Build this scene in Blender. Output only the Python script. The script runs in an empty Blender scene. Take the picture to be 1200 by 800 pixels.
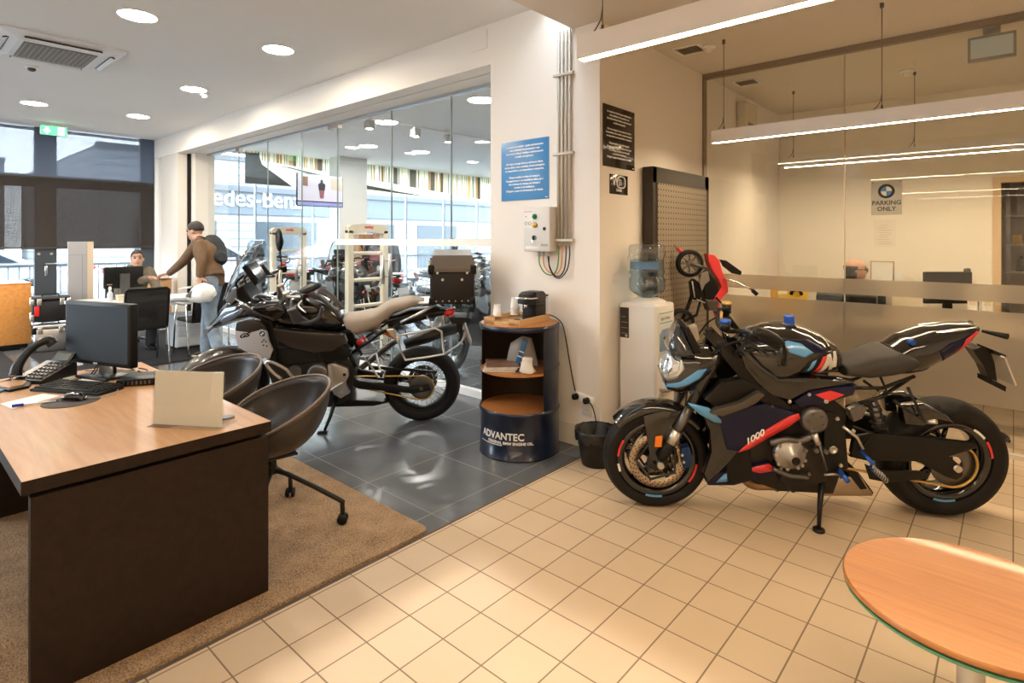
import bpy, bmesh, math, random
from mathutils import Vector, Matrix, Euler
random.seed(7)
PI = math.pi
sc = bpy.context.scene
COL = sc.collection
V = Vector

# ------------------------------------------------------------------ materials
MATS = {}
def mat(name, col, rough=0.5, metal=0.0, emit=None, es=0.0, coat=0.0, spec=0.5, trans=0.0, ior=1.45, alpha=1.0, noise=0.0, nscale=30.0, bump=0.0, bscale=80.0):
    if name in MATS: return MATS[name]
    m = bpy.data.materials.new(name); m.use_nodes = True
    nt = m.node_tree; b = nt.nodes['Principled BSDF']
    b.inputs['Base Color'].default_value = (*col, 1); b.inputs['Roughness'].default_value = rough
    b.inputs['Metallic'].default_value = metal; b.inputs['Specular IOR Level'].default_value = spec
    b.inputs['Coat Weight'].default_value = coat; b.inputs['Coat Roughness'].default_value = 0.05
    b.inputs['Transmission Weight'].default_value = trans; b.inputs['IOR'].default_value = ior
    b.inputs['Alpha'].default_value = alpha
    if emit: b.inputs['Emission Color'].default_value = (*emit, 1); b.inputs['Emission Strength'].default_value = es
    if noise or bump:
        tc = nt.nodes.new('ShaderNodeTexCoord')
    if noise:
        n = nt.nodes.new('ShaderNodeTexNoise'); n.inputs['Scale'].default_value = nscale; n.inputs['Detail'].default_value = 6
        nt.links.new(tc.outputs['Object'], n.inputs['Vector'])
        r = nt.nodes.new('ShaderNodeValToRGB')
        r.color_ramp.elements[0].position = .3; r.color_ramp.elements[1].position = .7
        r.color_ramp.elements[0].color = (*[c*(1-noise) for c in col], 1); r.color_ramp.elements[1].color = (*[min(1, c*(1+noise)) for c in col], 1)
        nt.links.new(n.outputs['Fac'], r.inputs['Fac']); nt.links.new(r.outputs['Color'], b.inputs['Base Color'])
    if bump:
        n2 = nt.nodes.new('ShaderNodeTexNoise'); n2.inputs['Scale'].default_value = bscale; n2.inputs['Detail'].default_value = 4
        nt.links.new(tc.outputs['Object'], n2.inputs['Vector'])
        bp = nt.nodes.new('ShaderNodeBump'); bp.inputs['Strength'].default_value = bump; bp.inputs['Distance'].default_value = .01
        nt.links.new(n2.outputs['Fac'], bp.inputs['Height']); nt.links.new(bp.outputs['Normal'], b.inputs['Normal'])
    MATS[name] = m
    return m

def wood(name, c1, c2, rough=.4, scale=3.0, axis='X', stretch=9.0, coat=0.0):
    m = mat(name, c1, rough, coat=coat); nt = m.node_tree; b = nt.nodes['Principled BSDF']
    tc = nt.nodes.new('ShaderNodeTexCoord'); mp = nt.nodes.new('ShaderNodeMapping')
    s = [scale*stretch]*3; s['XYZ'.index(axis)] = scale
    mp.inputs['Scale'].default_value = s
    nt.links.new(tc.outputs['Object'], mp.inputs['Vector'])
    n = nt.nodes.new('ShaderNodeTexNoise'); n.inputs['Scale'].default_value = 1.6; n.inputs['Detail'].default_value = 8; n.inputs['Distortion'].default_value = .6
    nt.links.new(mp.outputs['Vector'], n.inputs['Vector'])
    r = nt.nodes.new('ShaderNodeValToRGB'); r.color_ramp.elements[0].position = .32; r.color_ramp.elements[1].position = .68
    r.color_ramp.elements[0].color = (*c2, 1); r.color_ramp.elements[1].color = (*c1, 1)
    nt.links.new(n.outputs['Fac'], r.inputs['Fac']); nt.links.new(r.outputs['Color'], b.inputs['Base Color'])
    if max(c1) < .1: b.inputs['Specular IOR Level'].default_value = .2
    return m

def tile_mat(name, c1, c2, grout, size, off, mortar, rough, grough, rib=0.0, noise=.1):
    m = mat(name, c1, rough); nt = m.node_tree; b = nt.nodes['Principled BSDF']; N = nt.nodes.new; L = nt.links.new
    tc = N('ShaderNodeTexCoord'); mp = N('ShaderNodeMapping'); mp.inputs['Location'].default_value = (-off[0], -off[1], 0)
    L(tc.outputs['Object'], mp.inputs['Vector'])
    br = N('ShaderNodeTexBrick'); br.offset = 0; br.squash = 1
    for k, v in (('Scale', 1), ('Mortar Size', mortar), ('Mortar Smooth', .1), ('Bias', 0), ('Brick Width', size), ('Row Height', size)): br.inputs[k].default_value = v
    br.inputs['Color1'].default_value = (*c1, 1); br.inputs['Color2'].default_value = (*c2, 1); br.inputs['Mortar'].default_value = (*grout, 1)
    L(mp.outputs['Vector'], br.inputs['Vector'])
    n = N('ShaderNodeTexNoise'); n.inputs['Scale'].default_value = 5; n.inputs['Detail'].default_value = 8; L(tc.outputs['Object'], n.inputs['Vector'])
    mr = N('ShaderNodeMapRange'); mr.inputs['To Min'].default_value = 1-noise; mr.inputs['To Max'].default_value = 1+noise; L(n.outputs['Fac'], mr.inputs['Value'])
    mx = N('ShaderNodeMix'); mx.data_type = 'RGBA'; mx.blend_type = 'MULTIPLY'; mx.inputs['Factor'].default_value = 1
    L(br.outputs['Color'], mx.inputs['A']); L(mr.outputs['Result'], mx.inputs['B']); L(mx.outputs['Result'], b.inputs['Base Color'])
    m2 = N('ShaderNodeMapRange'); m2.inputs['To Min'].default_value = rough; m2.inputs['To Max'].default_value = grough; L(br.outputs['Fac'], m2.inputs['Value'])
    L(m2.outputs['Result'], b.inputs['Roughness'])
    h = N('ShaderNodeMath'); h.operation = 'MULTIPLY'; h.inputs[1].default_value = -1; L(br.outputs['Fac'], h.inputs[0])
    last = h.outputs[0]
    if rib:
        w = N('ShaderNodeTexWave'); w.inputs['Scale'].default_value = 40; w.bands_direction = 'Y'; L(tc.outputs['Object'], w.inputs['Vector'])
        a = N('ShaderNodeMath'); a.operation = 'MULTIPLY_ADD'; a.inputs[1].default_value = rib; L(w.outputs['Fac'], a.inputs[0]); L(last, a.inputs[2]); last = a.outputs[0]
        w2 = N('ShaderNodeTexWave'); w2.inputs['Scale'].default_value = 40; w2.bands_direction = 'X'; L(tc.outputs['Object'], w2.inputs['Vector'])
        a = N('ShaderNodeMath'); a.operation = 'MULTIPLY_ADD'; a.inputs[1].default_value = rib; L(w2.outputs['Fac'], a.inputs[0]); L(last, a.inputs[2]); last = a.outputs[0]
    bp = N('ShaderNodeBump'); bp.inputs['Strength'].default_value = .35; bp.inputs['Distance'].default_value = .003
    L(last, bp.inputs['Height']); L(bp.outputs['Normal'], b.inputs['Normal'])
    return m

def glass_mat(name, tint=(1, 1, 1), refl=1.0, rough=0.0):
    # thin pane: clear transmission plus a fresnel reflection
    m = mat(name, tint); nt = m.node_tree; N = nt.nodes.new; L = nt.links.new
    out = nt.nodes['Material Output']
    t = N('ShaderNodeBsdfTransparent'); t.inputs['Color'].default_value = (*tint, 1)
    g = N('ShaderNodeBsdfGlossy'); g.inputs['Roughness'].default_value = rough
    f = N('ShaderNodeLayerWeight'); f.inputs['Blend'].default_value = .5
    pw = N('ShaderNodeMath'); pw.operation = 'POWER'; pw.inputs[1].default_value = 5; L(f.outputs['Facing'], pw.inputs[0])
    mu = N('ShaderNodeMath'); mu.operation = 'MULTIPLY_ADD'; mu.inputs[1].default_value = .6*refl; mu.inputs[2].default_value = .045*refl; L(pw.outputs[0], mu.inputs[0])
    x = N('ShaderNodeMixShader'); L(mu.outputs[0], x.inputs['Fac']); L(t.outputs[0], x.inputs[1]); L(g.outputs[0], x.inputs[2])
    L(x.outputs[0], out.inputs['Surface'])
    return m

def screen_fabric(name, col, openness):
    m = mat(name, col, .9); nt = m.node_tree; N = nt.nodes.new; L = nt.links.new
    out = nt.nodes['Material Output']; b = nt.nodes['Principled BSDF']
    t = N('ShaderNodeBsdfTransparent'); x = N('ShaderNodeMixShader'); x.inputs['Fac'].default_value = openness
    L(b.outputs[0], x.inputs[1]); L(t.outputs[0], x.inputs[2]); L(x.outputs[0], out.inputs['Surface'])
    return m

def frosted_mat(name, col):
    m = mat(name, col); nt = m.node_tree; N = nt.nodes.new; L = nt.links.new
    out = nt.nodes['Material Output']
    rf = N('ShaderNodeBsdfRefraction'); rf.inputs['Color'].default_value = (*col, 1); rf.inputs['Roughness'].default_value = .34; rf.inputs['IOR'].default_value = 1.3
    tl = N('ShaderNodeBsdfTranslucent'); tl.inputs['Color'].default_value = (*col, 1)
    df = N('ShaderNodeBsdfDiffuse'); df.inputs['Color'].default_value = (.55, .5, .42, 1)
    gl = N('ShaderNodeBsdfGlossy'); gl.inputs['Roughness'].default_value = .3
    a = N('ShaderNodeMixShader'); a.inputs['Fac'].default_value = .16; L(rf.outputs[0], a.inputs[1]); L(tl.outputs[0], a.inputs[2])
    c = N('ShaderNodeMixShader'); c.inputs['Fac'].default_value = .16; L(a.outputs[0], c.inputs[1]); L(df.outputs[0], c.inputs[2])
    d = N('ShaderNodeMixShader'); d.inputs['Fac'].default_value = .06; L(c.outputs[0], d.inputs[1]); L(gl.outputs[0], d.inputs[2])
    L(d.outputs[0], out.inputs['Surface'])
    return m

def emis(name, col, s):
    return mat(name, col, .5, emit=col, es=s)

# ------------------------------------------------------------------ mesh builder
def ortho(d):
    d = V(d).normalized(); u = d.cross(V((0, 0, 1)))
    if u.length < 1e-3: u = d.cross(V((0, 1, 0)))
    u.normalize(); return u, u.cross(d).normalized()

def smooth_path(pts, n=6):
    pts = [V(p) for p in pts]
    if len(pts) < 3: return pts
    P = [pts[0]*2-pts[1]] + pts + [pts[-1]*2-pts[-2]]; out = []
    for i in range(1, len(P)-2):
        for k in range(n):
            t = k/n; a, b, c, d = P[i-1], P[i], P[i+1], P[i+2]
            out.append(.5*((2*b)+(c-a)*t+(2*a-5*b+4*c-d)*t*t+(3*b-a-3*c+d)*t**3))
    out.append(pts[-1]); return out

class MB:
    def __init__(s): s.bm = bmesh.new(); s.mi = 0; s.mats = [None]
    def m(s, material):
        if material not in s.mats: s.mats.append(material)
        s.mi = s.mats.index(material); return s
    def _f(s, vs, sm=False):
        try:
            f = s.bm.faces.new(vs); f.material_index = s.mi; f.smooth = sm; return f
        except ValueError: return None
    def _add(s, verts, faces, M=None, sm=False):
        vv = [s.bm.verts.new((M @ V(v)) if M is not None else V(v)) for v in verts]
        for f in faces: s._f([vv[i] for i in f], sm)
        return vv
    def box(s, c, d, rot=None, bev=0.0, seg=2):
        M = Matrix.Translation(V(c)) @ (Euler(rot).to_matrix().to_4x4() if rot else Matrix())
        x, y, z = d[0]/2, d[1]/2, d[2]/2
        if not bev:
            s._add([(-x,-y,-z),(x,-y,-z),(x,y,-z),(-x,y,-z),(-x,-y,z),(x,-y,z),(x,y,z),(-x,y,z)],
                   [(0,3,2,1),(4,5,6,7),(0,1,5,4),(1,2,6,5),(2,3,7,6),(3,0,4,7)], M); return s
        t = bmesh.new(); bmesh.ops.create_cube(t, size=1)
        for v in t.verts: v.co = V((v.co.x*d[0], v.co.y*d[1], v.co.z*d[2]))
        bmesh.ops.bevel(t, geom=list(t.edges), offset=min(bev, .49*min(d)), segments=seg, affect='EDGES', profile=.5)
        s.merge(t, M, True); return s
    def bb(s, a, b, bev=0.0):
        return s.box([(a[i]+b[i])/2 for i in range(3)], [abs(b[i]-a[i]) for i in range(3)], bev=bev)
    def merge(s, t, M=None, sm=False):
        mp = {v: s.bm.verts.new((M @ v.co) if M is not None else v.co) for v in t.verts}
        for f in t.faces: s._f([mp[v] for v in f.verts], sm)
        t.free(); return s
    def cyl(s, a, b, r, r2=None, n=16, cap=True, sm=True):
        a, b = V(a), V(b); r2 = r if r2 is None else r2; u, w = ortho(b-a)
        A = [s.bm.verts.new(a+r*(math.cos(2*PI*i/n)*u+math.sin(2*PI*i/n)*w)) for i in range(n)]
        B = [s.bm.verts.new(b+r2*(math.cos(2*PI*i/n)*u+math.sin(2*PI*i/n)*w)) for i in range(n)]
        for i in range(n): s._f([A[i], A[(i+1)%n], B[(i+1)%n], B[i]], sm)
        if cap: s._f(A[::-1]); s._f(B)
        return s
    def tube(s, pts, r, n=8, sm=0, cap=True, flat=1.0, closed=False):
        pts = smooth_path(pts, sm) if sm else [V(p) for p in pts]
        N = len(pts); rr = r if isinstance(r, (list, tuple)) else None; rings = []; u = None
        for i, p in enumerate(pts):
            if closed: d = pts[(i+1) % N]-pts[i-1]
            else: d = pts[min(i+1, N-1)]-pts[max(i-1, 0)]
            if d.length < 1e-9: d = V((0, 0, 1))
            d.normalize()
            if u is None: u, w = ortho(d)
            else:
                u = (u-d*u.dot(d));
                if u.length < 1e-6: u = ortho(d)[0]
                u.normalize()
            w = d.cross(u)
            if rr is None: q = r
            else:
                f = i/(N-1)*(len(rr)-1); k = min(int(f), len(rr)-2); q = rr[k]+(rr[k+1]-rr[k])*(f-k)
            rings.append([s.bm.verts.new(p+q*(math.cos(2*PI*j/n)*u+flat*math.sin(2*PI*j/n)*w)) for j in range(n)])
        for i in range(N if closed else N-1):
            A, B = rings[i], rings[(i+1) % N]
            for j in range(n): s._f([A[j], A[(j+1)%n], B[(j+1)%n], B[j]], True)
        if cap and not closed: s._f(rings[0][::-1]); s._f(rings[-1])
        return s
    def lathe(s, prof, c=(0,0,0), axis='Z', n=32, a0=0.0, a1=2*PI, M=None):
        # prof: (radius, height) pairs
        full = abs(a1-a0-2*PI) < 1e-6; k = n if full else n+1; rings = []
        ax = {'Z': lambda r, h, t: (r*math.cos(t), r*math.sin(t), h), 'Y': lambda r, h, t: (r*math.cos(t), h, r*math.sin(t)), 'X': lambda r, h, t: (h, r*math.cos(t), r*math.sin(t))}[axis]
        for r, h in prof:
            ring = []
            if r < 1e-6:
                p = V(ax(0, h, 0))+V(c); v = s.bm.verts.new(M @ p if M is not None else p); ring = [v]*k
            else:
                for i in range(k):
                    p = V(ax(r, h, a0+(a1-a0)*i/n))+V(c); ring.append(s.bm.verts.new(M @ p if M is not None else p))
            rings.append(ring)
        for A, B in zip(rings, rings[1:]):
            for i in range(n):
                j = (i+1) % k
                vs = []
                for v in (A[i], A[j], B[j], B[i]):
                    if v not in vs: vs.append(v)
                if len(vs) > 2: s._f(vs, True)
        return s
    def sphere(s, c, r, n=16, m=10, sc_=(1,1,1), M=None):
        pr = [(math.sin(PI*i/m), -math.cos(PI*i/m)) for i in range(m+1)]
        MM = Matrix.Translation(V(c)) @ (M.to_4x4() if M is not None else Matrix()) @ Matrix.Diagonal((r*sc_[0], r*sc_[1], r*sc_[2], 1))
        return s.lathe(pr, n=n, M=MM)
    def prism(s, poly, a, b, axis='Y', sm=False, bev=0.0):
        # poly in the plane across the axis; a..b along it
        put = {'Y': lambda p, h: (p[0], h, p[1]), 'X': lambda p, h: (h, p[0], p[1]), 'Z': lambda p, h: (p[0], p[1], h)}[axis]
        t = bmesh.new()
        A = [t.verts.new(put(p, a)) for p in poly]; B = [t.verts.new(put(p, b)) for p in poly]; n = len(poly)
        for i in range(n): t.faces.new([A[i], A[(i+1)%n], B[(i+1)%n], B[i]])
        t.faces.new(A[::-1]); t.faces.new(B)
        bmesh.ops.recalc_face_normals(t, faces=list(t.faces))
        if bev:
            es = [e for e in t.edges if abs((e.verts[0].co-e.verts[1].co).dot(V(put((0,0),1)))) < 1e-6]
            bmesh.ops.bevel(t, geom=es, offset=bev, segments=2, affect='EDGES', profile=.5, clamp_overlap=True)
        bmesh.ops.triangulate(t, faces=[f for f in t.faces if len(f.verts) > 4])
        s.merge(t, None, sm); return s
    def loft(s, rings, closed=True, cap=True, sm=True):
        R = [[s.bm.verts.new(V(p)) for p in ring] for ring in rings]; n = len(R[0])
        for A, B in zip(R, R[1:]):
            for j in range(n if closed else n-1): s._f([A[j], A[(j+1)%n], B[(j+1)%n], B[j]], sm)
        if cap and closed: s._f(R[0][::-1]); s._f(R[-1])
        return s
    def quad(s, *p):
        s._add(p, [tuple(range(len(p)))]); return s
    def build(s, name, material=None, parent=None, sub=0, solid=0.0, auto=None, recalc=True):
        if recalc: bmesh.ops.recalc_face_normals(s.bm, faces=list(s.bm.faces))
        me = bpy.data.meshes.new(name); s.bm.to_mesh(me); s.bm.free()
        for q in s.mats: me.materials.append(q or material or (s.mats[1] if len(s.mats) > 1 else None))
        o = bpy.data.objects.new(name, me); COL.objects.link(o)
        if parent is not None: o.parent = parent
        if solid:
            md = o.modifiers.new('solid', 'SOLIDIFY'); md.thickness = solid; md.offset = 0
        if sub:
            md = o.modifiers.new('sub', 'SUBSURF'); md.levels = sub; md.render_levels = sub
        if auto is not None:
            for p in me.polygons: p.use_smooth = True
            md = o.modifiers.new('wn', 'EDGE_SPLIT'); md.split_angle = math.radians(auto)
        return o

def tag(o, label=None, cat=None, group=None, kind=None):
    if label: o['label'] = label
    if cat: o['category'] = cat
    if group: o['group'] = group
    if kind: o['kind'] = kind
    return o
def thing(name, label, cat, loc=(0, 0, 0), rz=0.0, group=None):
    o = bpy.data.objects.new(name, None); COL.objects.link(o); o.empty_display_size = .05
    o.location = loc; o.rotation_euler = (0, 0, rz); return tag(o, label, cat, group)
def struct(name, mb, m=None, parent=None, **k):
    o = mb.build(name, m, parent, **k); o['kind'] = 'structure'; return o
def copy_tree(o, parent=None):
    c = o.copy(); COL.objects.link(c)
    if parent is not None: c.parent = parent
    for ch in list(o.children): copy_tree(ch, c)
    return c
def text(name, body, size, material, parent, M, align='LEFT', extrude=.0008, sx=1.0, shear=0.0, bold=0.0, space=1.0, line=1.0):
    cu = bpy.data.curves.new(name, 'FONT'); cu.body = body; cu.size = size; cu.extrude = extrude; cu.align_x = align; cu.shear = shear
    cu.offset = bold; cu.space_character = space; cu.space_line = line; cu.resolution_u = 3
    tmp = bpy.data.objects.new('tmp', cu); COL.objects.link(tmp)
    dg = bpy.context.evaluated_depsgraph_get()
    me = bpy.data.meshes.new_from_object(tmp.evaluated_get(dg)); bpy.data.objects.remove(tmp); bpy.data.curves.remove(cu)
    me.name = name; me.transform(M @ Matrix.Diagonal((sx, 1, 1, 1))); me.materials.clear(); me.materials.append(material)
    o = bpy.data.objects.new(name, me); COL.objects.link(o)
    if parent is not None: o.parent = parent
    return o
def axes(o, ex, ey, ez):
    return Matrix(((ex[0], ey[0], ez[0], o[0]), (ex[1], ey[1], ez[1], o[1]), (ex[2], ey[2], ez[2], o[2]), (0, 0, 0, 1)))

# shared finishes
M_wall = mat('wall_paint', (.84, .79, .73), .7, bump=.04, bscale=300)
M_white = mat('white_paint', (.82, .81, .79), .55)
M_ceil = mat('ceiling_paint', (.80, .78, .75), .8)
M_ceil2 = mat('ceiling_paint_low', (.70, .645, .57), .85)
M_black = mat('black_plastic', (.007, .007, .007), .4, spec=.3)
M_gloss = mat('black_gloss', (.008, .008, .009), .12, coat=1.0)
M_satin = mat('black_satin', (.007, .0065, .006), .32, spec=.35)
M_rubber = mat('rubber', (.010, .009, .0085), .6, spec=.3, bump=.15, bscale=120)
M_chrome = mat('chrome', (.82, .82, .82), .12, 1.0)
M_alu = mat('aluminium', (.62, .61, .59), .35, 1.0)
M_steel = mat('brushed_steel', (.48, .47, .46), .38, 1.0)
M_darkmetal = mat('dark_metal', (.055, .055, .058), .4, .7)
M_gun = mat('gunmetal', (.16, .155, .15), .35, .8)
M_gold = mat('gold_chain', (.62, .42, .14), .4, .8)
M_titan = mat('titanium_brown', (.42, .27, .16), .3, .9)
M_red = mat('red_paint', (.72, .035, .04), .22, coat=.6)
M_blue = mat('light_blue_paint', (.10, .33, .66), .25, coat=.6)
M_navy = mat('navy_paint', (.003, .005, .032), .3, coat=.25, spec=.3)
M_bluean = mat('blue_anodised', (.03, .12, .55), .3, .6)
M_orange = mat('orange_lens', (.85, .22, .02), .25)
M_redlens = mat('red_lens', (.75, .02, .02), .15, coat=.5)
M_clear = glass_mat('clear_glass', (.97, .985, .98), 1.0)
M_acryl = glass_mat('acrylic', (.95, .96, .95), .8)
M_oak = wood('oak_top', (.53, .29, .135), (.44, .225, .098), .33, 2.0, 'X', 10, .2)
M_oak2 = wood('orange_oak', (.62, .27, .065), (.50, .20, .045), .35, 1.4, 'X', 10)
M_oak3 = wood('table_oak', (.47, .195, .060), (.39, .15, .042), .33, 2.2, 'X', 16, .2)
M_bamboo = wood('bamboo', (.66, .42, .20), (.58, .35, .15), .45, 3, 'X', 10)
M_dbrown = wood('dark_brown_laminate', (.022, .013, .008), (.016, .009, .006), .5, 3, 'X', 6)
M_paper = mat('paper', (.84, .83, .80), .7)
M_tan = mat('khaki_seat', (.33, .27, .21), .65, bump=.08, bscale=400)

# ------------------------------------------------------------------ camera
cam = bpy.data.cameras.new('camera'); co = bpy.data.objects.new('camera', cam); COL.objects.link(co)
cam.sensor_width = 36; cam.lens = 36*665/1200; cam.shift_y = -.1; cam.clip_start = .05; cam.clip_end = 200
co.location = (0, 0, 1.52); co.rotation_euler = (PI/2, 0, math.atan2(588, 665))
sc.camera = co
sc.view_settings.view_transform = 'Standard'; sc.view_settings.look = 'None'; sc.view_settings.gamma = 1
sc.view_settings.exposure = 0.8; sc.view_settings.use_curve_mapping = False

w = bpy.data.worlds.new('sky'); sc.world = w; w.use_nodes = True
bgn = w.node_tree.nodes['Background']; bgn.inputs['Color'].default_value = (.80, .90, 1.0, 1); bgn.inputs['Strength'].default_value = 8.0

# ------------------------------------------------------------------ room shell
XB, YP, XP, YG, YO, YBK = -2.26, 3.444, -2.21, 3.87, 5.25, 7.56
XE, ZH, ZL, XR, YN = -11.8, 3.325, 3.076, 3.2, -3.6
M_dark = tile_mat('slate_tiles', (.100, .108, .118), (.115, .122, .130), (.22, .21, .20), .605, (-3.02, 2.06), .0035, .2, .6, noise=.25)
M_beige = tile_mat('beige_tiles', (.55, .43, .295), (.59, .465, .325), (.22, .155, .105), .203, (-1.22, 2.255), .0032, .5, .8, rib=.12, noise=.06)
struct('floor_slate', MB().bb((XE, YN, -.12), (XB, 9.0, 0)), M_dark)
struct('floor_beige', MB().bb((XB, YN, -.12), (XR, 9.0, 0)), M_beige)
struct('trim_1', MB().bb((XB-.006, YN, -.01), (XB+.006, YP-.02, .003)), mat('trim_brown', (.10, .07, .05), .5))
struct('ceiling_high', MB().bb((XE-.4, YN, ZH), (XB-.35, YP+.4, ZH+.1)), M_ceil)
struct('ceiling_low', MB().bb((XB-.02, YN, ZL), (XR, YO, ZL+.1)).bb((-2.45, YN, ZL), (XB-.02, YP, ZH+.1)), M_ceil2)
# pillar block between the glass front and the office
struct('wall_pillar', MB().bb((-3.284, YP, 0), (XP, YP+.62, ZH+.1)).bb((-2.55, YP+.62, 0), (XP, YBK+.1, ZH)), M_wall)
struct('baseboard_pillar', MB().bb((-3.284, YP-.006, .002), (XP+.006, YP, .16)).bb((XP, YP-.006, .002), (XP+.006, YO-.05, .16)), mat('base_paint', (.78, .73, .66), .5))
# beam over the glass front: outer face, soffit with a dark slot
struct('beam', MB().bb((XE, YP, 2.985), (-3.284, 3.62, ZH+.05)).bb((XE, 3.64, 2.985), (-3.284, YG+.15, ZH+.05)), M_wall)
struct('trim_2', MB().bb((XE, 3.618, 3.0), (-3.284, 3.642, 3.03)), M_black)
struct('trim_3', MB().bb((-10.45, YG-.025, 2.955), (-3.284, YG+.03, 2.99)), mat('rail_grey', (.42, .43, .45), .4, .6))
struct('trim_4', MB().bb((-3.5, YP-.008, 3.13), (-3.32, YP+.002, 3.29)), M_wall)
# corner columns at the facade
struct('wall_column', MB().bb((-11.45, YP+.01, 0), (-10.62, 3.6, 2.985)).bb((-11.3, 3.66, 0), (-10.42, YG+.1, 2.985)), mat('column_cream', (.74, .69, .62), .6))
struct('trim_5', MB().bb((-10.95, 3.605, 0), (-10.6, 3.655, 2.98)), M_black)
# unseen sides behind the camera, with a window added to brighten the ceiling
struct('wall_near', MB().bb((XE, YN-.1, 0), (-11.2, YN, ZH+.1)).bb((-6.2, YN-.1, 0), (XR, YN, ZH+.1)).bb((-11.2, YN-.1, 3.1), (-6.2, YN, ZH+.1)), M_wall)
m = MB().bb((-11.2, YN-.09, 0), (-6.2, YN-.01, .1)).bb((-11.2, YN-.09, 3.04), (-6.2, YN-.01, 3.1))
for k in range(4): m.bb((-11.2+k*1.64, YN-.09, 0), (-11.1+k*1.64, YN-.01, 3.1))
struct('window_41', m, mat('anthracite_frame', (.045, .055, .065), .45))
struct('window_42', MB().bb((-11.2, YN-.055, .1), (-6.2, YN-.045, 3.04)), M_clear)
struct('wall_right', MB().bb((XR, YN, 0), (XR+.1, YBK+.1, ZH+.1)), M_wall)

# ------------------------------------------------------------------ glass front to the next showroom
gj = [-10.42, -9.198, -8.207, -7.213, -6.33, -5.221, -4.235, -3.29]
for i, (a, b) in enumerate(zip(gj, gj[1:])):
    struct('window_%d' % (i+1), MB().bb((a+.004, YG-.006, .07), (b-.004, YG+.006, 2.955)), M_clear)
m = MB()
for x in gj[1:-1]: m.bb((x-.006, YG-.007, .07), (x+.006, YG+.007, 2.955))
struct('trim_9', m, mat('glass_joint', (.22, .27, .27), .2))
struct('trim_6', MB().bb((-10.42, YG-.03, .0), (-3.29, YG+.03, .07)), mat('sill_white', (.75, .75, .76), .4))
struct('trim_7', MB().bb((-6.36, YG-.016, 1.45), (-3.29, YG-.008, 1.52)), mat('safety_strip', (.85, .80, .74), .6))
struct('trim_8', MB().bb((-9.25, YG-.03, 2.90), (-9.12, YG+.03, 2.955)).bb((-6.52, YG-.03, 2.90), (-6.28, YG+.03, 2.955)), mat('patch_fitting', (.45, .40, .36), .35, .8))
# pull handles
def pull(x, z0, z1, lab):
    t = thing('door_pull_handle', lab, 'handle', (x, YG-.02, z0))
    MB().cyl((0, -.05, 0), (0, -.05, z1-z0), .016, n=12).build('grip', M_steel, t)
    for z in (.08, z1-z0-.08): MB().cyl((0, -.05, z), (0, .03, z), .009, n=8).build('standoff', M_steel, t)
pull((-5.281,3.85,1.04)[0], 1.02, 1.36, 'left bar of the steel pull handles on the glass door by the top case')
pull((-5.163,3.85,1.046)[0], 1.02, 1.36, 'right bar of the steel pull handles on the glass door by the top case')
pull((-7.221,3.85,0.943)[0], .95, 1.25, 'short steel pull handle on the glass door by the black adventure bike')

# ------------------------------------------------------------------ office behind glass
struct('ceiling_office', MB().bb((XP-.05, YO, ZL), (XR, YBK+.1, ZL+.1)), M_ceil2)
M_wallo = mat('office_wall_paint', (.84, .79, .70), .7)
struct('wall_office', MB().bb((XP-.05, YBK, 0), (-.10, YBK+.1, ZL)).bb((-.10, YBK, 2.1), (.9, YBK+.1, ZL)).bb((.9, YBK, 0), (XR, YBK+.1, ZL)), M_wallo)
struct('door_1', MB().bb((-.16, YBK-.02, 0), (-.095, YBK+.12, 2.15)).bb((-.095, YBK-.02, 2.09), (.95, YBK+.12, 2.15)).bb((.89, YBK-.02, 0), (.95, YBK+.12, 2.09)), mat('door_frame_wood', (.62, .45, .27), .5))
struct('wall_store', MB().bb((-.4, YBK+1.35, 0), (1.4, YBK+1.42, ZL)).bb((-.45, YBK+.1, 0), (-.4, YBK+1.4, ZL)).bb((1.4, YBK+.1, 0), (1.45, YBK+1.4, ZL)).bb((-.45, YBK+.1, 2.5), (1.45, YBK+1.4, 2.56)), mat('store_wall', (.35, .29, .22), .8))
oj = [XP+.015, -1.03, .62, 2.2]
for i, (a, b) in enumerate(zip(oj, oj[1:])):
    struct('window_%d' % (i+11), MB().bb((a+.003, YO-.005, .03), (b-.003, YO+.005, 3.03)), M_clear)
M_frost = frosted_mat('frosted_film', (.83, .78, .71))
struct('trim_10', MB().bb((-1.034, YO-.006, .03), (-1.026, YO+.006, 3.03)), mat('joint_tan', (.55, .46, .34), .3))
struct('trim_11', MB().bb((XP+.02, YO-.0085, .34), (2.2, YO-.006, 1.01)).bb((XP+.02, YO-.0085, 1.075), (2.2, YO-.006, 1.20)), M_frost)
M_rail = mat('rail_bronze', (.30, .25, .20), .4, .6)
struct('trim_12', MB().bb((XP, YO-.03, 3.03), (XR, YO+.03, ZL)).bb((XP, YO-.03, 0), (XP+.02, YO+.03, 3.03)), M_rail)
struct('trim_13', MB().bb((XP, YO-.025, 0), (XR, YO+.025, .03)), mat('office_sill', (.62, .55, .46), .4))

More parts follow.
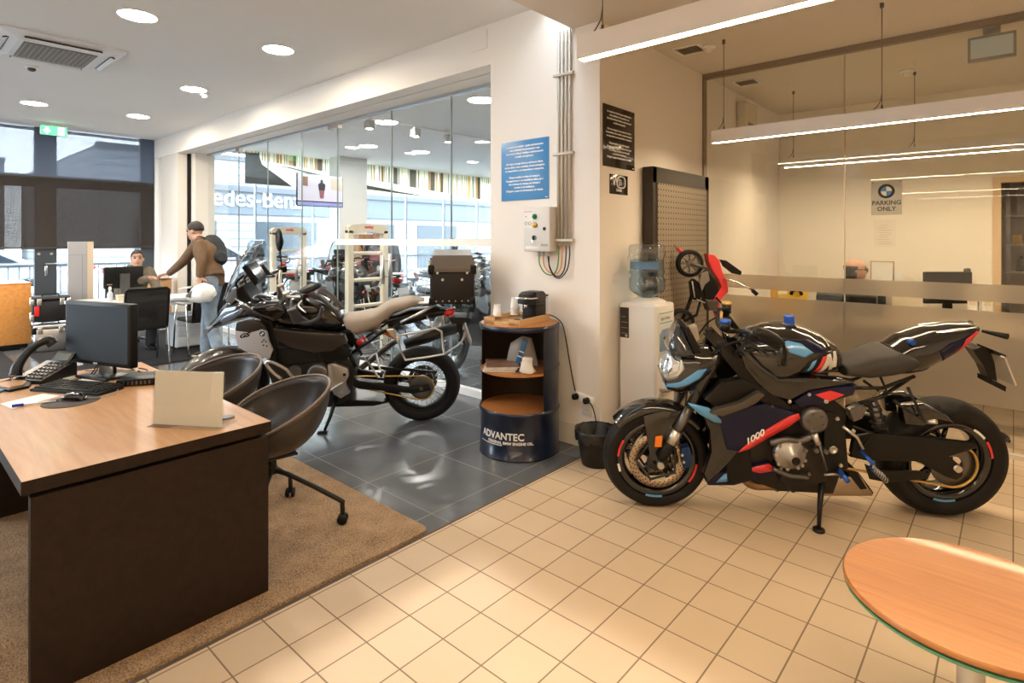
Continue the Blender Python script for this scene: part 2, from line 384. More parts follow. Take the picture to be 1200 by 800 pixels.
# ------------------------------------------------------------------ street facade of this room (x = XE)
M_frame = mat('anthracite_frame', (.045, .055, .065), .45)
m = MB()
for y0, y1 in ((-.9, -.75), (.55, .7), (1.75, 2.03), (3.23, 3.44), (YN, YN+.2)):
    m.bb((XE-.08, y0, 0), (XE+.02, y1, ZH))
m.bb((XE-.07, YN, 2.36), (XE+.015, 3.44, 2.56)).bb((XE-.07, YN, 0), (XE+.015, 3.44, .1))
struct('window_21', m, M_frame)
struct('window_22', MB().bb((XE-.045, YN, .1), (XE-.035, 3.44, ZH)), M_clear)
struct('trim_14', MB().bb((XE-.08, 3.44, 0), (XE+.06, 3.50, ZH)), mat('jamb_white', (.86, .86, .86), .4))
struct('wall_facade', MB().bb((XE-.3, 3.50, 0), (XE+.02, YG+.1, ZH+.1)), M_wall)
M_blind_lo = screen_fabric('blind_dark', (.040, .033, .028), .16)
M_blind_hi = screen_fabric('blind_blue_grey', (.13, .17, .25), .28)
def blind(y0, y1, z0, z1, mm, lab, x):
    t = thing('roller_blind', lab, 'blind', (x, y0, z0), 0, None)
    MB().bb((-.001, 0, 0), (.001, y1-y0, z1-z0)).build('fabric', mm, t)
    MB().box((0, (y1-y0)/2, -.012), (.02, y1-y0, .03), bev=.005).build('bottom_bar', mat('blind_bar', (.05, .042, .038), .5), t)
blind(1.0, 3.425, 1.385, 2.50, M_blind_lo, 'dark roller blind pulled halfway down the street window behind the two men', XE+.05)
blind(YN+.1, .97, 1.385, 2.50, M_blind_lo, 'dark roller blind at the left end of the street window, mostly out of view', XE+.05)
blind(YN+.1, 3.425, 2.53, 3.31, M_blind_hi, 'sheer blue grey blind over the top band of the street window', XE+.04)
# door leaf hardware on the dark mullion
t = thing('door_lock', 'steel lock plate and lever on the dark street door mullion', 'lock', (XE+.02, 1.89, 1.0))
MB().box((.006, 0, 0), (.012, .035, .16), bev=.004).build('lock_plate', M_chrome, t)
MB().tube([(.01, 0, .12), (.05, 0, .12), (.055, .14, .12)], .009, 8).build('lever', M_steel, t)
MB().cyl((.0, -.09, .28), (.02, -.09, .28), .02).cyl((.0, .07, .28), (.02, .07, .28), .02).build('cover_cap', M_alu, t)

# ------------------------------------------------------------------ next showroom
ZS = 3.3
struct('ceiling_showroom', MB().bb((-11.9, YG+.15, ZS), (-1.5, 16, ZS+.1)), M_ceil)
struct('wall_showroom', MB().bb((-11.9, 16, 0), (-1.5, 16.1, ZS)).bb((-2.6, 4.1, 0), (-2.5, 16, ZS)), M_white)
struct('floor_showroom', MB().bb((XE, 9.0, -.12), (-1.5, 16, 0)), M_dark)
XF = -11.8
m = MB()
for y in (5.3, 6.6, 7.9, 9.2, 10.5, 11.8, 13.1, 14.4): m.bb((XF-.05, y-.012, .05), (XF+.03, y+.012, ZS))
m.bb((XF-.05, YG+.1, 0), (XF+.05, 16, .08)).bb((XF-.05, YG+.1, ZS-.04), (XF+.05, 16, ZS))
struct('window_31', m, mat('slim_frame', (.35, .40, .44), .4, .3))
struct('window_32', MB().bb((XF-.006, YG+.1, .08), (XF+.006, 16, ZS)), M_clear)

# ------------------------------------------------------------------ ceiling fixtures
M_disc = emis('lamp_warm_white', (1.0, .87, .70), 120.0)
M_disc2 = emis('lamp_white_next_room', (1.0, .95, .89), 90.0)
def downlight(x, y, z, lab, grp, mm=M_disc, r=.135):
    t = thing('ceiling_downlight', lab, 'ceiling light', (x, y, z), 0, grp)
    MB().lathe([(r+.012, 0), (r+.012, -.006), (r, -.008), (r, 0)], n=40).build('trim_ring', M_white, t)
    MB().lathe([(0, -.004), (r, -.004)], n=40).build('diffuser', mm, t)
for p, lab in zip([(-5.30, 1.43), (-5.25, 2.575), (-7.40, 2.583), (-9.76, 1.444), (-9.63, 2.608)],
        ['round downlight nearest the top edge, right of the air conditioner cassette', 'round downlight closest to the beam, right of all the others on the grey ceiling',
         'round downlight beside the small smoke detector near the beam', 'round downlight above the green exit sign, leftmost of the ceiling', 'round downlight above the partition, small, nearest the street window and beam']):
    downlight(p[0], p[1], ZH, lab, 'downlights in the grey ceiling')
for p in [(-9.5, .2), (-7.4, .2), (-5.3, .2), (-9.5, -1.6), (-5.3, -1.6)]:
    downlight(p[0], p[1], ZH, 'added round downlight in the grey ceiling outside the picture', 'added downlights outside the view')  # unseen lamps, added to put more light into the room
for p, lab in zip([(-5.105, 5.18), (-7.154, 5.21), (-9.26, 6.31), (-9.086, 7.46)],
        ['round downlight behind the glass at the pillar edge', 'round downlight behind the glass next to the spotlight, brightest of the middle ones', 'wide low round downlight behind the glass above the rider screen', 'round downlight behind the glass furthest back, above the banner']):
    downlight(p[0], p[1], ZS, lab, 'downlights in the next showroom', M_disc2, .17)
for p in [(-3.6, 6.3), (-5.1, 8.5), (-7.2, 10.5)]:
    downlight(p[0], p[1], ZS, 'round downlight of the next showroom hidden behind the pillar', 'downlights hidden behind the pillar', M_disc2, .17)

# air conditioner cassette
AX0, AX1, AY0, AY1 = -7.32, -6.36, .70, 1.64
t = thing('air_conditioner_cassette', 'white four way air conditioner cassette with grey grille set in the ceiling', 'air conditioner', ((AX0+AX1)/2, (AY0+AY1)/2, ZH))
hx, hy = (AX1-AX0)/2, (AY1-AY0)/2
M_acw = mat('ac_white', (.80, .81, .83), .4)
MB().loft([[(-hx, -hy, 0), (hx, -hy, 0), (hx, hy, 0), (-hx, hy, 0)], [(-hx, -hy, -.018), (hx, -hy, -.018), (hx, hy, -.018), (-hx, hy, -.018)],
           [(-hx+.16, -hy+.16, -.055), (hx-.16, -hy+.16, -.055), (hx-.16, hy-.16, -.055), (-hx+.16, hy-.16, -.055)]], sm=False).build('panel', M_acw, t)
m = MB().m(mat('ac_grille', (.24, .22, .20), .7)).bb((-hx+.2, -hy+.2, -.062), (hx-.2, hy-.2, -.05))
m.m(mat('ac_slat', (.33, .31, .29), .6))
for k in range(14): m.bb((-hx+.2, -hy+.215+k*.0385, -.067), (hx-.2, -hy+.225+k*.0385, -.06))
m.build('intake_grille', None, t)
for a in range(4):
    f = MB().m(M_black).box((0, -hy+.085, -.042), (.56, .05, .012), rot=(.35, 0, 0)).m(M_acw).box((0, -hy+.075, -.052), (.55, .042, .006), rot=(.5, 0, 0), bev=.002)
    o = f.build('outlet_flap', None, t); o.rotation_euler = (0, 0, a*PI/2)
def detector(x, y, z, r, lab, dark=False):
    t = thing('smoke_detector', lab, 'smoke detector', (x, y, z))
    MB().lathe([(0, 0), (r, 0), (r, -.012), (r*.85, -.02), (r*.5, -.02)], n=24).build('base', M_white, t)
    MB().lathe([(r*.6, -.018), (r*.58, -.038), (r*.35, -.05), (0, -.052)], n=24).build('sensor_head', mat('detector_dark', (.09, .075, .06), .4) if dark else M_white, t)
detector(-7.70, 1.12, ZH, .06, 'dark tipped detector on the ceiling beside the air conditioner cassette', True)
detector(-7.55, 2.76, ZH, .055, 'small white smoke detector beside a downlight near the beam')
detector(-.74, 6.35, ZL, .06, 'white smoke detector on the ceiling of the glass office')
detector(-1.85, 4.5, ZL, .05, 'flat white detector beside the ceiling vent by the office glass')
def vent(x, y, lab):
    t = thing('ceiling_vent', lab, 'ceiling vent', (x, y, ZL))
    m = MB(); s = .10
    for a in ((-s, 0, .02, 2*s), (s, 0, .02, 2*s), (0, -s, 2*s, .02), (0, s, 2*s, .02)): m.box((a[0], a[1], -.004), (a[2], a[3], .012))
    m.build('frame', M_white, t)
    m = MB().m(M_darkmetal).bb((-s, -s, -.002), (s, s, 0)).m(mat('vent_slat', (.45, .38, .30), .5))
    for k in range(6): m.box((0, -s+.03+k*.028, -.006), (2*s, .014, .003), rot=(.5, 0, 0))
    m.build('louvre', None, t)
vent(-1.99, 4.46, 'square louvred ceiling vent in front of the office glass')
vent(-1.98, 5.75, 'square louvred ceiling vent inside the glass office')

# exit sign below the ceiling at the street window
t = thing('exit_sign', 'lit green exit sign with white arrow hanging at the street window', 'exit sign', (-11.2, (-11.2,1.893,3.194)[1], (-11.2,1.893,3.128)[2]), 0)
MB().box((0, 0, .075), (.03, .34, .15), bev=.006).m(M_alu).bb((-.01, -.1, .15), (.01, .1, ZH-(-11.2,1.893,3.128)[2])).build('body', None, t)
MB().bb((.0152, -.16, .005), (.017, .16, .145)).build('face', emis('exit_green', (.10, .62, .25), 1.2), t)
M_exw = emis('exit_white', (.9, 1, .92), 1.6)
m = MB().prism([(-.115, .02), (-.065, .075), (-.095, .075), (-.095, .125), (-.135, .125), (-.135, .075), (-.165, .075)], .0172, .0182, 'X')
for v in m.bm.verts: v.co.y += .03
m.build('arrow', M_exw, t)
m = MB().bb((.0172, .05, .015), (.0182, .13, .135)); m.build('doorway_symbol', M_exw, t)
m = MB().sphere((.019, .085, .11), .011, 10, 6, (.2, 1, 1)).box((.0188, .085, .08), (.001, .02, .04), rot=(.2, 0, 0)).box((.0188, .077, .045), (.001, .01, .045), rot=(.4, 0, 0)).box((.0188, .097, .045), (.001, .01, .045), rot=(-.5, 0, 0)).box((.0188, .1, .085), (.001, .03, .008), rot=(.5, 0, 0)); m.build('running_figure', emis('exit_green', (.10, .62, .25), 1.2), t)
t = thing('hanging_sign', 'small framed hanging sign box under the ceiling rail of the glass office', 'hanging sign', (-.12, YO+.14, 2.78), 0)
MB().box((0, 0, .13), (.27, .05, .18), bev=.006).m(M_alu).bb((-.05, -.008, .22), (.05, .008, ZL-2.78)).build('body', mat('sign_grey', (.35, .33, .30), .4), t)
MB().bb((-.118, -.028, .06), (.118, -.0255, .20)).build('face', mat('sign_face', (.66, .72, .72), .4), t)

# ------------------------------------------------------------------ linear pendant lamps
M_strip = emis('strip_glow', (1.0, .76, .49), 62.0)
M_lampbody = mat('lamp_white', (.80, .79, .80), .4)
def linear(x0, x1, y, lab, cables, grp='linear pendant lamps', glow=None):
    zb = 2.277; t = thing('linear_pendant_lamp', lab, 'pendant lamp', (x0, y, zb), 0, grp); l = x1-x0
    MB().bb((0, -.027, .012), (l, .027, .098)).bb((0, -.027, 0), (l, -.021, .012)).bb((0, .021, 0), (l, .027, .012)).build('housing', M_lampbody, t)
    MB().bb((.004, -.0205, .001), (l-.004, .0205, .0118)).build('diffuser', glow or M_strip, t)
    for c in cables:
        b = MB().cyl((c, 0, .097), (c, 0, .125), .006, n=8).tube([(c-.05, 0, .10), (c-.03, .0, .12), (c-.008, 0, .15), (c, 0, .2)], .003, 6).build('cable_gripper', M_gun, t)
        MB().cyl((c, 0, ZL-zb-.03), (c, 0, ZL-zb), .012, n=10).build('ceiling_cup', M_gun, t)
        MB().cyl((c, 0, .12), (c, 0, ZL-zb-.02), .0028, n=6).build('hanger_cable', mat('cable_grey', (.22, .18, .14), .5), t)
linear(-1.38, 1.7, 2.0, 'white linear pendant lamp nearest the camera, crossing the top edge', (.11, 1.54, 2.9))
linear(-1.79, 1.3, 4.424, 'white linear pendant lamp hanging in front of the office glass', (.09, 1.138, 2.2))
linear(-1.83, 1.3, 6.447, 'white linear pendant lamp hanging inside the glass office', (.09, 1.138, 2.2))
linear(-1.4, 1.7, -.9, 'white linear pendant lamp behind the camera', (.1, 1.5, 2.9))
linear(-1.4, 1.7, -2.6, 'white linear pendant lamp furthest behind the camera', (.1, 1.5, 2.9))

# ------------------------------------------------------------------ street outside
struct('ground_street', MB().bb((-60, -40, -.3), (XE-.3, 60, -.02)).bb((XE-.3, -40, -.3), (20, YN-.1, -.02)), mat('asphalt_pale', (.22, .23, .24), .9))
def slat_mat(name, c1, c2, pitch):
    m = mat(name, c1, .6); nt = m.node_tree; b = nt.nodes['Principled BSDF']; N = nt.nodes.new; L = nt.links.new
    tc = N('ShaderNodeTexCoord'); sp = N('ShaderNodeSeparateXYZ'); L(tc.outputs['Object'], sp.inputs[0])
    a = N('ShaderNodeMath'); a.operation = 'DIVIDE'; a.inputs[1].default_value = pitch; L(sp.outputs['Z'], a.inputs[0])
    f = N('ShaderNodeMath'); f.operation = 'FRACT'; L(a.outputs[0], f.inputs[0])
    r = N('ShaderNodeValToRGB'); r.color_ramp.interpolation = 'CONSTANT'; r.color_ramp.elements[0].color = (*c2, 1); r.color_ramp.elements[1].color = (*c1, 1); r.color_ramp.elements[1].position = .2
    L(f.outputs[0], r.inputs['Fac']); L(r.outputs['Color'], b.inputs['Base Color']); return m
XS = -22.0
t = thing('showroom_building', 'white slatted showroom building across the street with a lettered fascia', 'building', (XS, 10, 0))
zt = (-22,4.842,4.585)[2]; yc = (-22,4.842,4.585)[1]-10
MB().bb((-14, yc, -.3), (0, 22, zt)).build('facade', slat_mat('white_slats', (.26, .275, .295), (.14, .16, .185), .30), t)
zs0, zs1 = (-22,8.045,3.317)[2], (-22,8.045,3.534)[2]
MB().bb((-.02, yc+3, zs0), (.16, 22, zs1)).build('fascia_strip', mat('fascia_grey', (.09, .10, .12), .5), t)
MB().bb((-.02, yc+3, zs0-.85), (.05, 22, zs0)).build('sign_band', mat('band_grey', (.10, .12, .145), .5), t)
ty = (-22,11.729,2.925)[1]-10; tz = (-22,8.045,2.759)[2]
text('lettering', 'Mercedes-Benz', .98, mat('letter_white', (.95, .95, .95), .4), t, axes((.06, ty, tz), (0, 1, 0), (0, 0, 1), (1, 0, 0)), align='RIGHT', extrude=.05, sx=.86)
MB().bb((-.2, yc-.05, zt-.12), (.1, 22, zt+.06)).build('roof_edge', mat('roof_edge_grey', (.07, .08, .09), .5), t)
MB().bb((-.02, yc+1.5, .0), (.12, yc+2.0, zt-.2)).build('downpipe', mat('pipe_white', (.75, .78, .8), .5), t)
m = MB()
for y in (1.0, 5.0, 9.0, 13.0): m.bb((-.02, yc+y, .1), (.03, yc+y+2.6, 2.2))
m.build('shop_window', mat('far_window', (.05, .065, .08), .2), t)
t = thing('office_building', 'lower grey slatted building further left across the street', 'building', (-34, -4, 0))
zl = (-34,3.849,5.073)[2]
MB().bb((-10, -30, -.3), (0, 8, zl)).build('facade', slat_mat('grey_slats', (.16, .175, .195), (.09, .10, .12), .35), t)
m = MB()
for y in range(-28, 8, 3): m.bb((-.02, y, .4), (.03, y+1.6, 2.0))
m.build('window_row', mat('far_window', (.05, .065, .08), .2), t)
MB().bb((-.1, -30, zl-.1), (.15, 8, zl+.1)).build('roof_edge', mat('roof_edge_grey', (.07, .08, .09), .5), t)

def car(x, y, rz, col, lab):
    t = thing('parked_car', lab, 'car', (x, y, -.02), rz, 'cars parked in the street')
    mc = mat('car_'+lab.split()[0], col, .25, coat=.8)
    prof = [(-2.1, .35), (-2.12, .75), (-1.9, .95), (-1.35, 1.02), (-.75, 1.42), (.55, 1.45), (1.35, 1.02), (2.0, .85), (2.12, .6), (2.1, .3), (1.75, .28), (1.6, .55), (1.3, .66), (1.0, .55), (.85, .28), (-.85, .28), (-1.0, .55), (-1.3, .66), (-1.6, .55), (-1.75, .28)]
    MB().prism(prof, -.82, .82, 'Y', bev=.05).build('body', mc, t)
    MB().prism([(-1.22, 1.03), (-.72, 1.37), (-.1, 1.39), (-.1, 1.03)], -.835, .835, 'Y').prism([(-.02, 1.03), (-.02, 1.39), (.5, 1.39), (1.12, 1.03)], -.835, .835, 'Y').build('side_window', mat('car_glass', (.03, .04, .05), .08), t)
    for sx in (-1.3, 1.3):
        for sy in (-.74, .74):
            MB().lathe([(0, -.1), (.2, -.1), (.31, -.09), (.32, 0), (.31, .09), (.2, .1), (0, .1)], (sx, sy, .32), 'Y', 20).m(M_alu).lathe([(0, -.105), (.19, -.105), (.19, .105), (0, .105)], (sx, sy, .32), 'Y', 12).build('wheel', None if False else M_rubber, t)
    MB().bb((2.05, -.7, .62), (2.14, -.4, .75)).bb((2.05, .4, .62), (2.14, .7, .75)).build('headlight', mat('lamp_clear', (.8, .85, .9), .1), t)
    MB().bb((-2.15, -.72, .7), (-2.05, -.45, .85)).bb((-2.15, .45, .7), (-2.05, .72, .85)).build('tail_light', M_redlens, t)
car(-17.0, 1.0, PI/2, (.30, .31, .33), 'silver car parked outside the street window left of the dark mullion')
car(-17.2, 5.9, PI/2, (.55, .56, .58), 'white car parked outside behind the partition panel')
car(-17.6, 11.2, PI/2, (.16, .17, .185), 'grey car parked beyond the glass of the next showroom')
car(-19.5, -4.2, PI/2, (.5, .06, .05), 'red car parked at the far left of the street')
t = thing('street_railing', 'pale metal railing with upright bars along the pavement outside', 'railing', (-13.6, 6.0, -.02))
M_fence = mat('fence_pale', (.14, .16, .18), .5, .3)
MB().bb((-.02, -6, 1.02), (.02, 12, 1.07)).bb((-.02, -6, .1), (.02, 12, .14)).build('rail', M_fence, t)
m = MB()
for k in range(121): m.cyl((0, -6+k*.15, .12), (0, -6+k*.15, 1.04), .010, n=6)
tag(m.build('upright_bars', M_fence, t), kind='stuff')

# ------------------------------------------------------------------ motorcycle helpers (local frame: x forward, y left, z up)
def interp(pl, x):
    pl = sorted(pl)
    if x <= pl[0][0]: return pl[0][1]
    for (a, va), (b, vb) in zip(pl, pl[1:]):
        if x <= b: return va+(vb-va)*(x-a)/max(b-a, 1e-9)
    return pl[-1][1]
class Shell:
    # closed rounded body between a top and a bottom profile with a half width along x
    def __init__(s, top, bot, wid, p=2.6, N=22, n=22, yc=0.0):
        s.top, s.bot, s.wid, s.p, s.yc = top, bot, wid, p, yc
        s.x0 = max(min(t[0] for t in top), min(t[0] for t in bot)); s.x1 = min(max(t[0] for t in top), max(t[0] for t in bot)); s.N, s.n = N, n
    def sec(s, x): return interp(s.top, x), interp(s.bot, x), interp(s.wid, x)
    def y_at(s, x, z):
        zt, zb, w = s.sec(x); hz = max((zt-zb)/2, 1e-4); q = min(abs((z-(zt+zb)/2)/hz), 1)
        return w*max(1-q**s.p, 0)**(1/s.p)
    def mesh(s, mb):
        rings = []
        for i in range(s.N+1):
            x = s.x0+(s.x1-s.x0)*i/s.N; zt, zb, w = s.sec(x); zc, hz = (zt+zb)/2, max((zt-zb)/2, .002); ring = []
            for k in range(s.n):
                t = 2*PI*k/s.n; c, d = math.cos(t), math.sin(t); e = 2/s.p
                ring.append((x, s.yc+w*math.copysign(abs(c)**e, c), zc+hz*math.copysign(abs(d)**e, d)))
            rings.append(ring)
        mb.loft(rings); return mb
def decal(mb, poly, yf, off=.003, side=1, cuts=4):
    t = bmesh.new(); f = t.faces.new([t.verts.new((p[0], 0, p[1])) for p in poly])
    bmesh.ops.triangulate(t, faces=[f]); bmesh.ops.subdivide_edges(t, edges=list(t.edges), cuts=cuts, use_grid_fill=True)
    for v in t.verts: v.co.y = side*(yf(v.co.x, v.co.z)+off)
    g = bmesh.ops.extrude_face_region(t, geom=list(t.faces))
    for v in g['geom']:
        if isinstance(v, bmesh.types.BMVert): v.co.y -= side*off*1.5
    mb.merge(t, None, True); return mb
def mirror_poly(fn):
    for s in (1, -1): fn(s)
def tire_prof(R, w, rr):
    h = w/2
    return [(rr, -.40*w), (rr+.006, -.46*w), (rr+.45*(R-rr), -h), (R-.30*(R-rr), -.485*w), (R-.022, -.40*w), (R-.008, -.27*w), (R-.001, -.12*w), (R, 0),
            (R-.001, .12*w), (R-.008, .27*w), (R-.022, .40*w), (R-.30*(R-rr), .485*w), (rr+.45*(R-rr), h), (rr+.006, .46*w), (rr, .40*w)]
def arc_band(mb, c, r0, r1, y, t0, t1, n=12):
    P = []
    for i in range(n+1):
        t = math.radians(t0+(t1-t0)*i/n); P.append(((c[0]+r0*math.cos(t), y, c[1]+r0*math.sin(t)), (c[0]+r1*math.cos(t), y, c[1]+r1*math.sin(t))))
    for (a, b), (d, e) in zip(P, P[1:]): mb.quad(a, b, e, d)
def disc_mesh(mb, c, y, r0, r1, mm, hole=None, nh=30, th=.005):
    mb.m(mm).lathe([(r0, y-th/2), (r1, y-th/2), (r1, y+th/2), (r0, y+th/2), (r0, y-th/2)], (c[0], 0, c[1]), 'Y', 40)
    if hole:
        mb.m(hole)
        for k in range(nh):
            for q, rr in ((0, .30), (.35, .55), (.7, .80)):
                t = 2*PI*(k+q)/nh; r = r0+(r1-r0)*rr
                p = V((c[0]+r*math.cos(t), y, c[1]+r*math.sin(t)))
                mb.cyl(p-V((0, th*.56, 0)), p+V((0, th*.56, 0)), .0042, n=6)
    return mb
def cast_wheel(root, name, c, R, w, rr, spokes, marks, disc_r=None, disc_y=(.07, -.07), disc_mat=None, sides=(1,)):
    cc = (c[0], 0, c[1])
    tr = MB().lathe(tire_prof(R, w, rr), cc, 'Y', 56).build(name, M_rubber, root)
    m = MB().m(M_gloss).lathe([(rr-.028, -.40*w), (rr+.008, -.44*w), (rr+.004, -.38*w), (rr-.03, -.25*w), (rr-.035, .25*w), (rr+.004, .38*w), (rr+.008, .44*w), (rr-.028, .40*w), (rr-.045, .2*w), (rr-.045, -.2*w), (rr-.028, -.40*w)], cc, 'Y', 56)
    m.lathe([(0, -.045), (.045, -.045), (.05, 0), (.045, .045), (0, .045)], cc, 'Y', 24)
    for k in range(spokes):
        t = 2*PI*k/spokes+.3
        for dt in (-.17, .17):
            m.tube([(c[0]+.03*math.cos(t), 0, c[1]+.03*math.sin(t)), (c[0]+.5*rr*math.cos(t+dt*.6), .008, c[1]+.5*rr*math.sin(t+dt*.6)), (c[0]+(rr-.035)*math.cos(t+dt), .0, c[1]+(rr-.035)*math.sin(t+dt))], [.017, .012, .011], 8)
    m.build('rim', None, tr)
    for (t0, t1, mm, lab) in marks:
        b = MB()
        for s in sides: arc_band(b, c, rr-.010, rr+.002, s*(.43*w+.002), t0, t1)
        tag(b.build('rim_stripe', mm, tr, solid=.002), lab)
    if disc_r:
        for y in disc_y: disc_mesh(MB(), c, y, disc_r*.72, disc_r, disc_mat, M_black).m(M_darkmetal).tube([(c[0]+disc_r*.74*math.cos(2*PI*k/5), y, c[1]+disc_r*.74*math.sin(2*PI*k/5)) if k % 1 == 0 else None for k in range(6)], .008, 6).lathe([(.03, y-.004), (.06, y-.003), (.06, y+.003), (.03, y+.004)], cc, 'Y', 16).build('brake_disc', None, tr)
    return tr
def panel(root, name, poly, y0, y1, mm, bev=.008, sides=(1, -1), lab=None):
    for s in sides:
        o = MB().prism(poly, s*y0, s*y1, 'Y', bev=bev, sm=False).build(name, mm, root, auto=35)
        if lab: tag(o, lab)
def chain_loop(a, ra, b, rb, y, n=18):
    # open belt around two circles in the xz plane
    a, b = V((a[0], 0, a[1])), V((b[0], 0, b[1])); d = (b-a).normalized(); up = V((-d.z, 0, d.x))
    if up.z < 0: up = -up
    P = []
    for i in range(n+1):
        t = PI*i/n; P.append(a+ra*(math.cos(t)*up-math.sin(t)*d))
    for i in range(n+1):
        t = PI*i/n; P.append(b+rb*(-math.cos(t)*up+math.sin(t)*d))
    return [V((p.x, y, p.z)) for p in P]
def place_frame(o, fr):
    O, rows = fr; m = Matrix([list(x) for x in rows]).to_4x4(); m.translation = V(O); o.matrix_world = m
def roundel(root, c, r, ex, ey, n):
    # blue and white quartered badge
    ex, ey, n = V(ex), V(ey), V(n); c = V(c)
    b = MB().m(M_black).cyl(c-n*.003, c+n*.001, r, n=24).m(M_alu).tube([c+n*.001+r*(math.cos(2*PI*k/24)*ex+math.sin(2*PI*k/24)*ey) for k in range(24)], r*.07, 6, closed=True)
    for q in range(4):
        b.m(mat('badge_blue', (.03, .22, .60), .3) if q % 2 else mat('badge_white', (.85, .85, .85), .3))
        P = [c+n*.0025]+[c+n*.0025+r*.62*(math.cos(PI/2*q+PI/2*i/6)*ex+math.sin(PI/2*q+PI/2*i/6)*ey) for i in range(7)]
        b.quad(*P)
    return b.build('badge', None, root, recalc=False)

# ------------------------------------------------------------------ black naked sports motorcycle with blue and red stripes
def sport_bike():
    t = thing('motorcycle', 'black naked sports motorcycle with blue and red stripes on its kickstand', 'motorcycle')
    fc, rc = (1.558, .292), (.012, .328)
    white = mat('mark_white', (.85, .85, .85), .4)
    bronze = mat('disc_bronze', (.50, .40, .30), .35, .9)
    cast_wheel(t, 'front_wheel', fc, .297, .120, .222, 5, [(4, 30, M_red, 'red rim stripe'), (186, 216, M_red, 'red rim stripe'), (262, 286, M_blue, 'light blue rim stripe'), (340, 352, white, 'white rim mark')], .16, (.062, -.062), bronze)
    rw = cast_wheel(t, 'rear_wheel', rc, .328, .195, .222, 5, [(146, 172, M_red, 'red rim stripe'), (258, 288, M_blue, 'light blue rim stripe'), (120, 140, white, 'white rim mark')], .11, (-.105,), bronze)
    MB().m(M_gun).lathe([(.05, .100), (.112, .102), (.115, .106), (.112, .110), (.05, .112)], (rc[0], 0, rc[1]), 'Y', 36).m(M_alu).cyl((rc[0], .05, rc[1]), (rc[0], .155, rc[1]), .018, n=16).build('sprocket', None, rw)
    # fork
    top, ax = (1.232, .985), (1.552, .292)
    for s in (1, -1):
        y = .098*s
        MB().m(mat('fork_black', (.02, .018, .016), .25, coat=.5)).cyl((top[0], y, top[1]), (1.40, y, .62), .029, n=18).m(M_gun).cyl((1.40, y, .62), (1.47, y, .47), .0235, n=18).m(M_alu).cyl((1.462, y, .487), (1.495, y, .415), .031, n=18).m(M_black).cyl((1.49, y, .425), (ax[0]-.005, y, ax[1]+.03), .028, .03, n=16).m(M_alu).cyl((ax[0], y-.025*s, ax[1]), (ax[0], y+.03*s, ax[1]), .018, n=14).build('fork_leg', None, t)
    MB().prism([(1.195, .955), (1.26, .945), (1.285, .97), (1.22, .995)], -.125, .125, 'Y', bev=.006).build('top_clamp', M_satin, t)
    MB().prism([(1.26, .80), (1.36, .78), (1.37, .81), (1.28, .835)], -.125, .125, 'Y', bev=.006).build('lower_clamp', M_satin, t)
    f = MB()
    f.lathe([(.285, -.080), (.312, -.074), (.324, -.045), (.330, 0), (.324, .045), (.312, .074), (.285, .080), (.280, .076), (.306, .066), (.318, .04), (.322, 0), (.318, -.04), (.306, -.066), (.280, -.076), (.285, -.080)], (fc[0], 0, fc[1]), 'Y', 26, math.radians(42), math.radians(138))
    f.build('front_fender', M_gloss, t)
    panel(t, 'fender_stay', [(1.645,0.56),(1.602,0.307),(1.555,0.298),(1.529,0.359),(1.467,0.499),(1.432,0.579),(1.535,0.596)], .078, .088, M_gloss, .003)
    panel(t, 'side_reflector', [(1.579,0.447),(1.542,0.453),(1.545,0.388),(1.583,0.388)], .089, .096, M_orange, .001, (1,), 'orange reflector')
    for s in (1, -1):
        MB().prism([(1.443,0.396),(1.402,0.407),(1.382,0.348),(1.394,0.287),(1.426,0.277),(1.442,0.331)], s*.072, s*.125, 'Y', bev=.006).m(M_alu).cyl((1.44, s*.126, .36), (1.44, s*.13, .36), .008).cyl((1.43, s*.126, .32), (1.43, s*.13, .32), .008).build('brake_caliper', mat('caliper_blue', (.015, .045, .14), .35, .5), t, auto=40)
    # headlight cowl
    cow = Shell([(1.547,0.82),(1.502,0.89),(1.442,0.93),(1.368,0.94),(1.275,0.941)], [(1.546,0.781),(1.511,0.687),(1.435,0.673),(1.348,0.734),(1.271,0.814)], [(1.20, .13), (1.36, .125), (1.47, .10), (1.56, .045)], 2.4)
    cow.mesh(MB()).build('headlight_cowl', M_gloss, t)
    for s in (1, -1):
        hl = decal(MB(), [(1.511,0.91),(1.451,0.896),(1.435,0.843),(1.475,0.784),(1.53,0.754),(1.554,0.812),(1.542,0.861)], cow.y_at, .006, s).build('headlight', mat('headlamp_lens', (.50, .58, .66), .06, .6, coat=1), t)
        decal(MB(), [(1.501,0.891),(1.459,0.881),(1.472,0.823),(1.517,0.784),(1.518,0.832)], cow.y_at, .010, s).build('reflector', mat('lamp_reflector', (.85, .88, .92), .08, .9), hl)
        tag(decal(MB(), [(1.531,0.732),(1.454,0.767),(1.37,0.84),(1.325,0.851),(1.355,0.797),(1.404,0.758),(1.458,0.733),(1.517,0.718)], cow.y_at, .006, s).build('cowl_stripe', M_blue, t), 'light blue stripe')
        tag(decal(MB(), [(1.355,0.797),(1.325,0.851),(1.302,0.851),(1.314,0.808)], cow.y_at, .007, s).build('cowl_stripe', M_navy, t), 'navy stripe')
    m = MB()
    rings = []
    for (px, w) in zip([(1.46,1.061),(1.445,1.017),(1.42,0.969),(1.396,0.925)], (.05, .085, .11, .12)):
        rings.append([(px[0], y, px[1]-.25*abs(y)*abs(y)*6) for y in (-w, -w*.6, 0, w*.6, w)])
    sc0 = []
    for (px, w) in zip([(1.469,1.061),(1.496,0.997),(1.513,0.949),(1.503,0.909)], (.04, .07, .085, .09)):
        sc0.append([(px[0], y, px[1]) for y in (-w, -w*.6, 0, w*.6, w)])
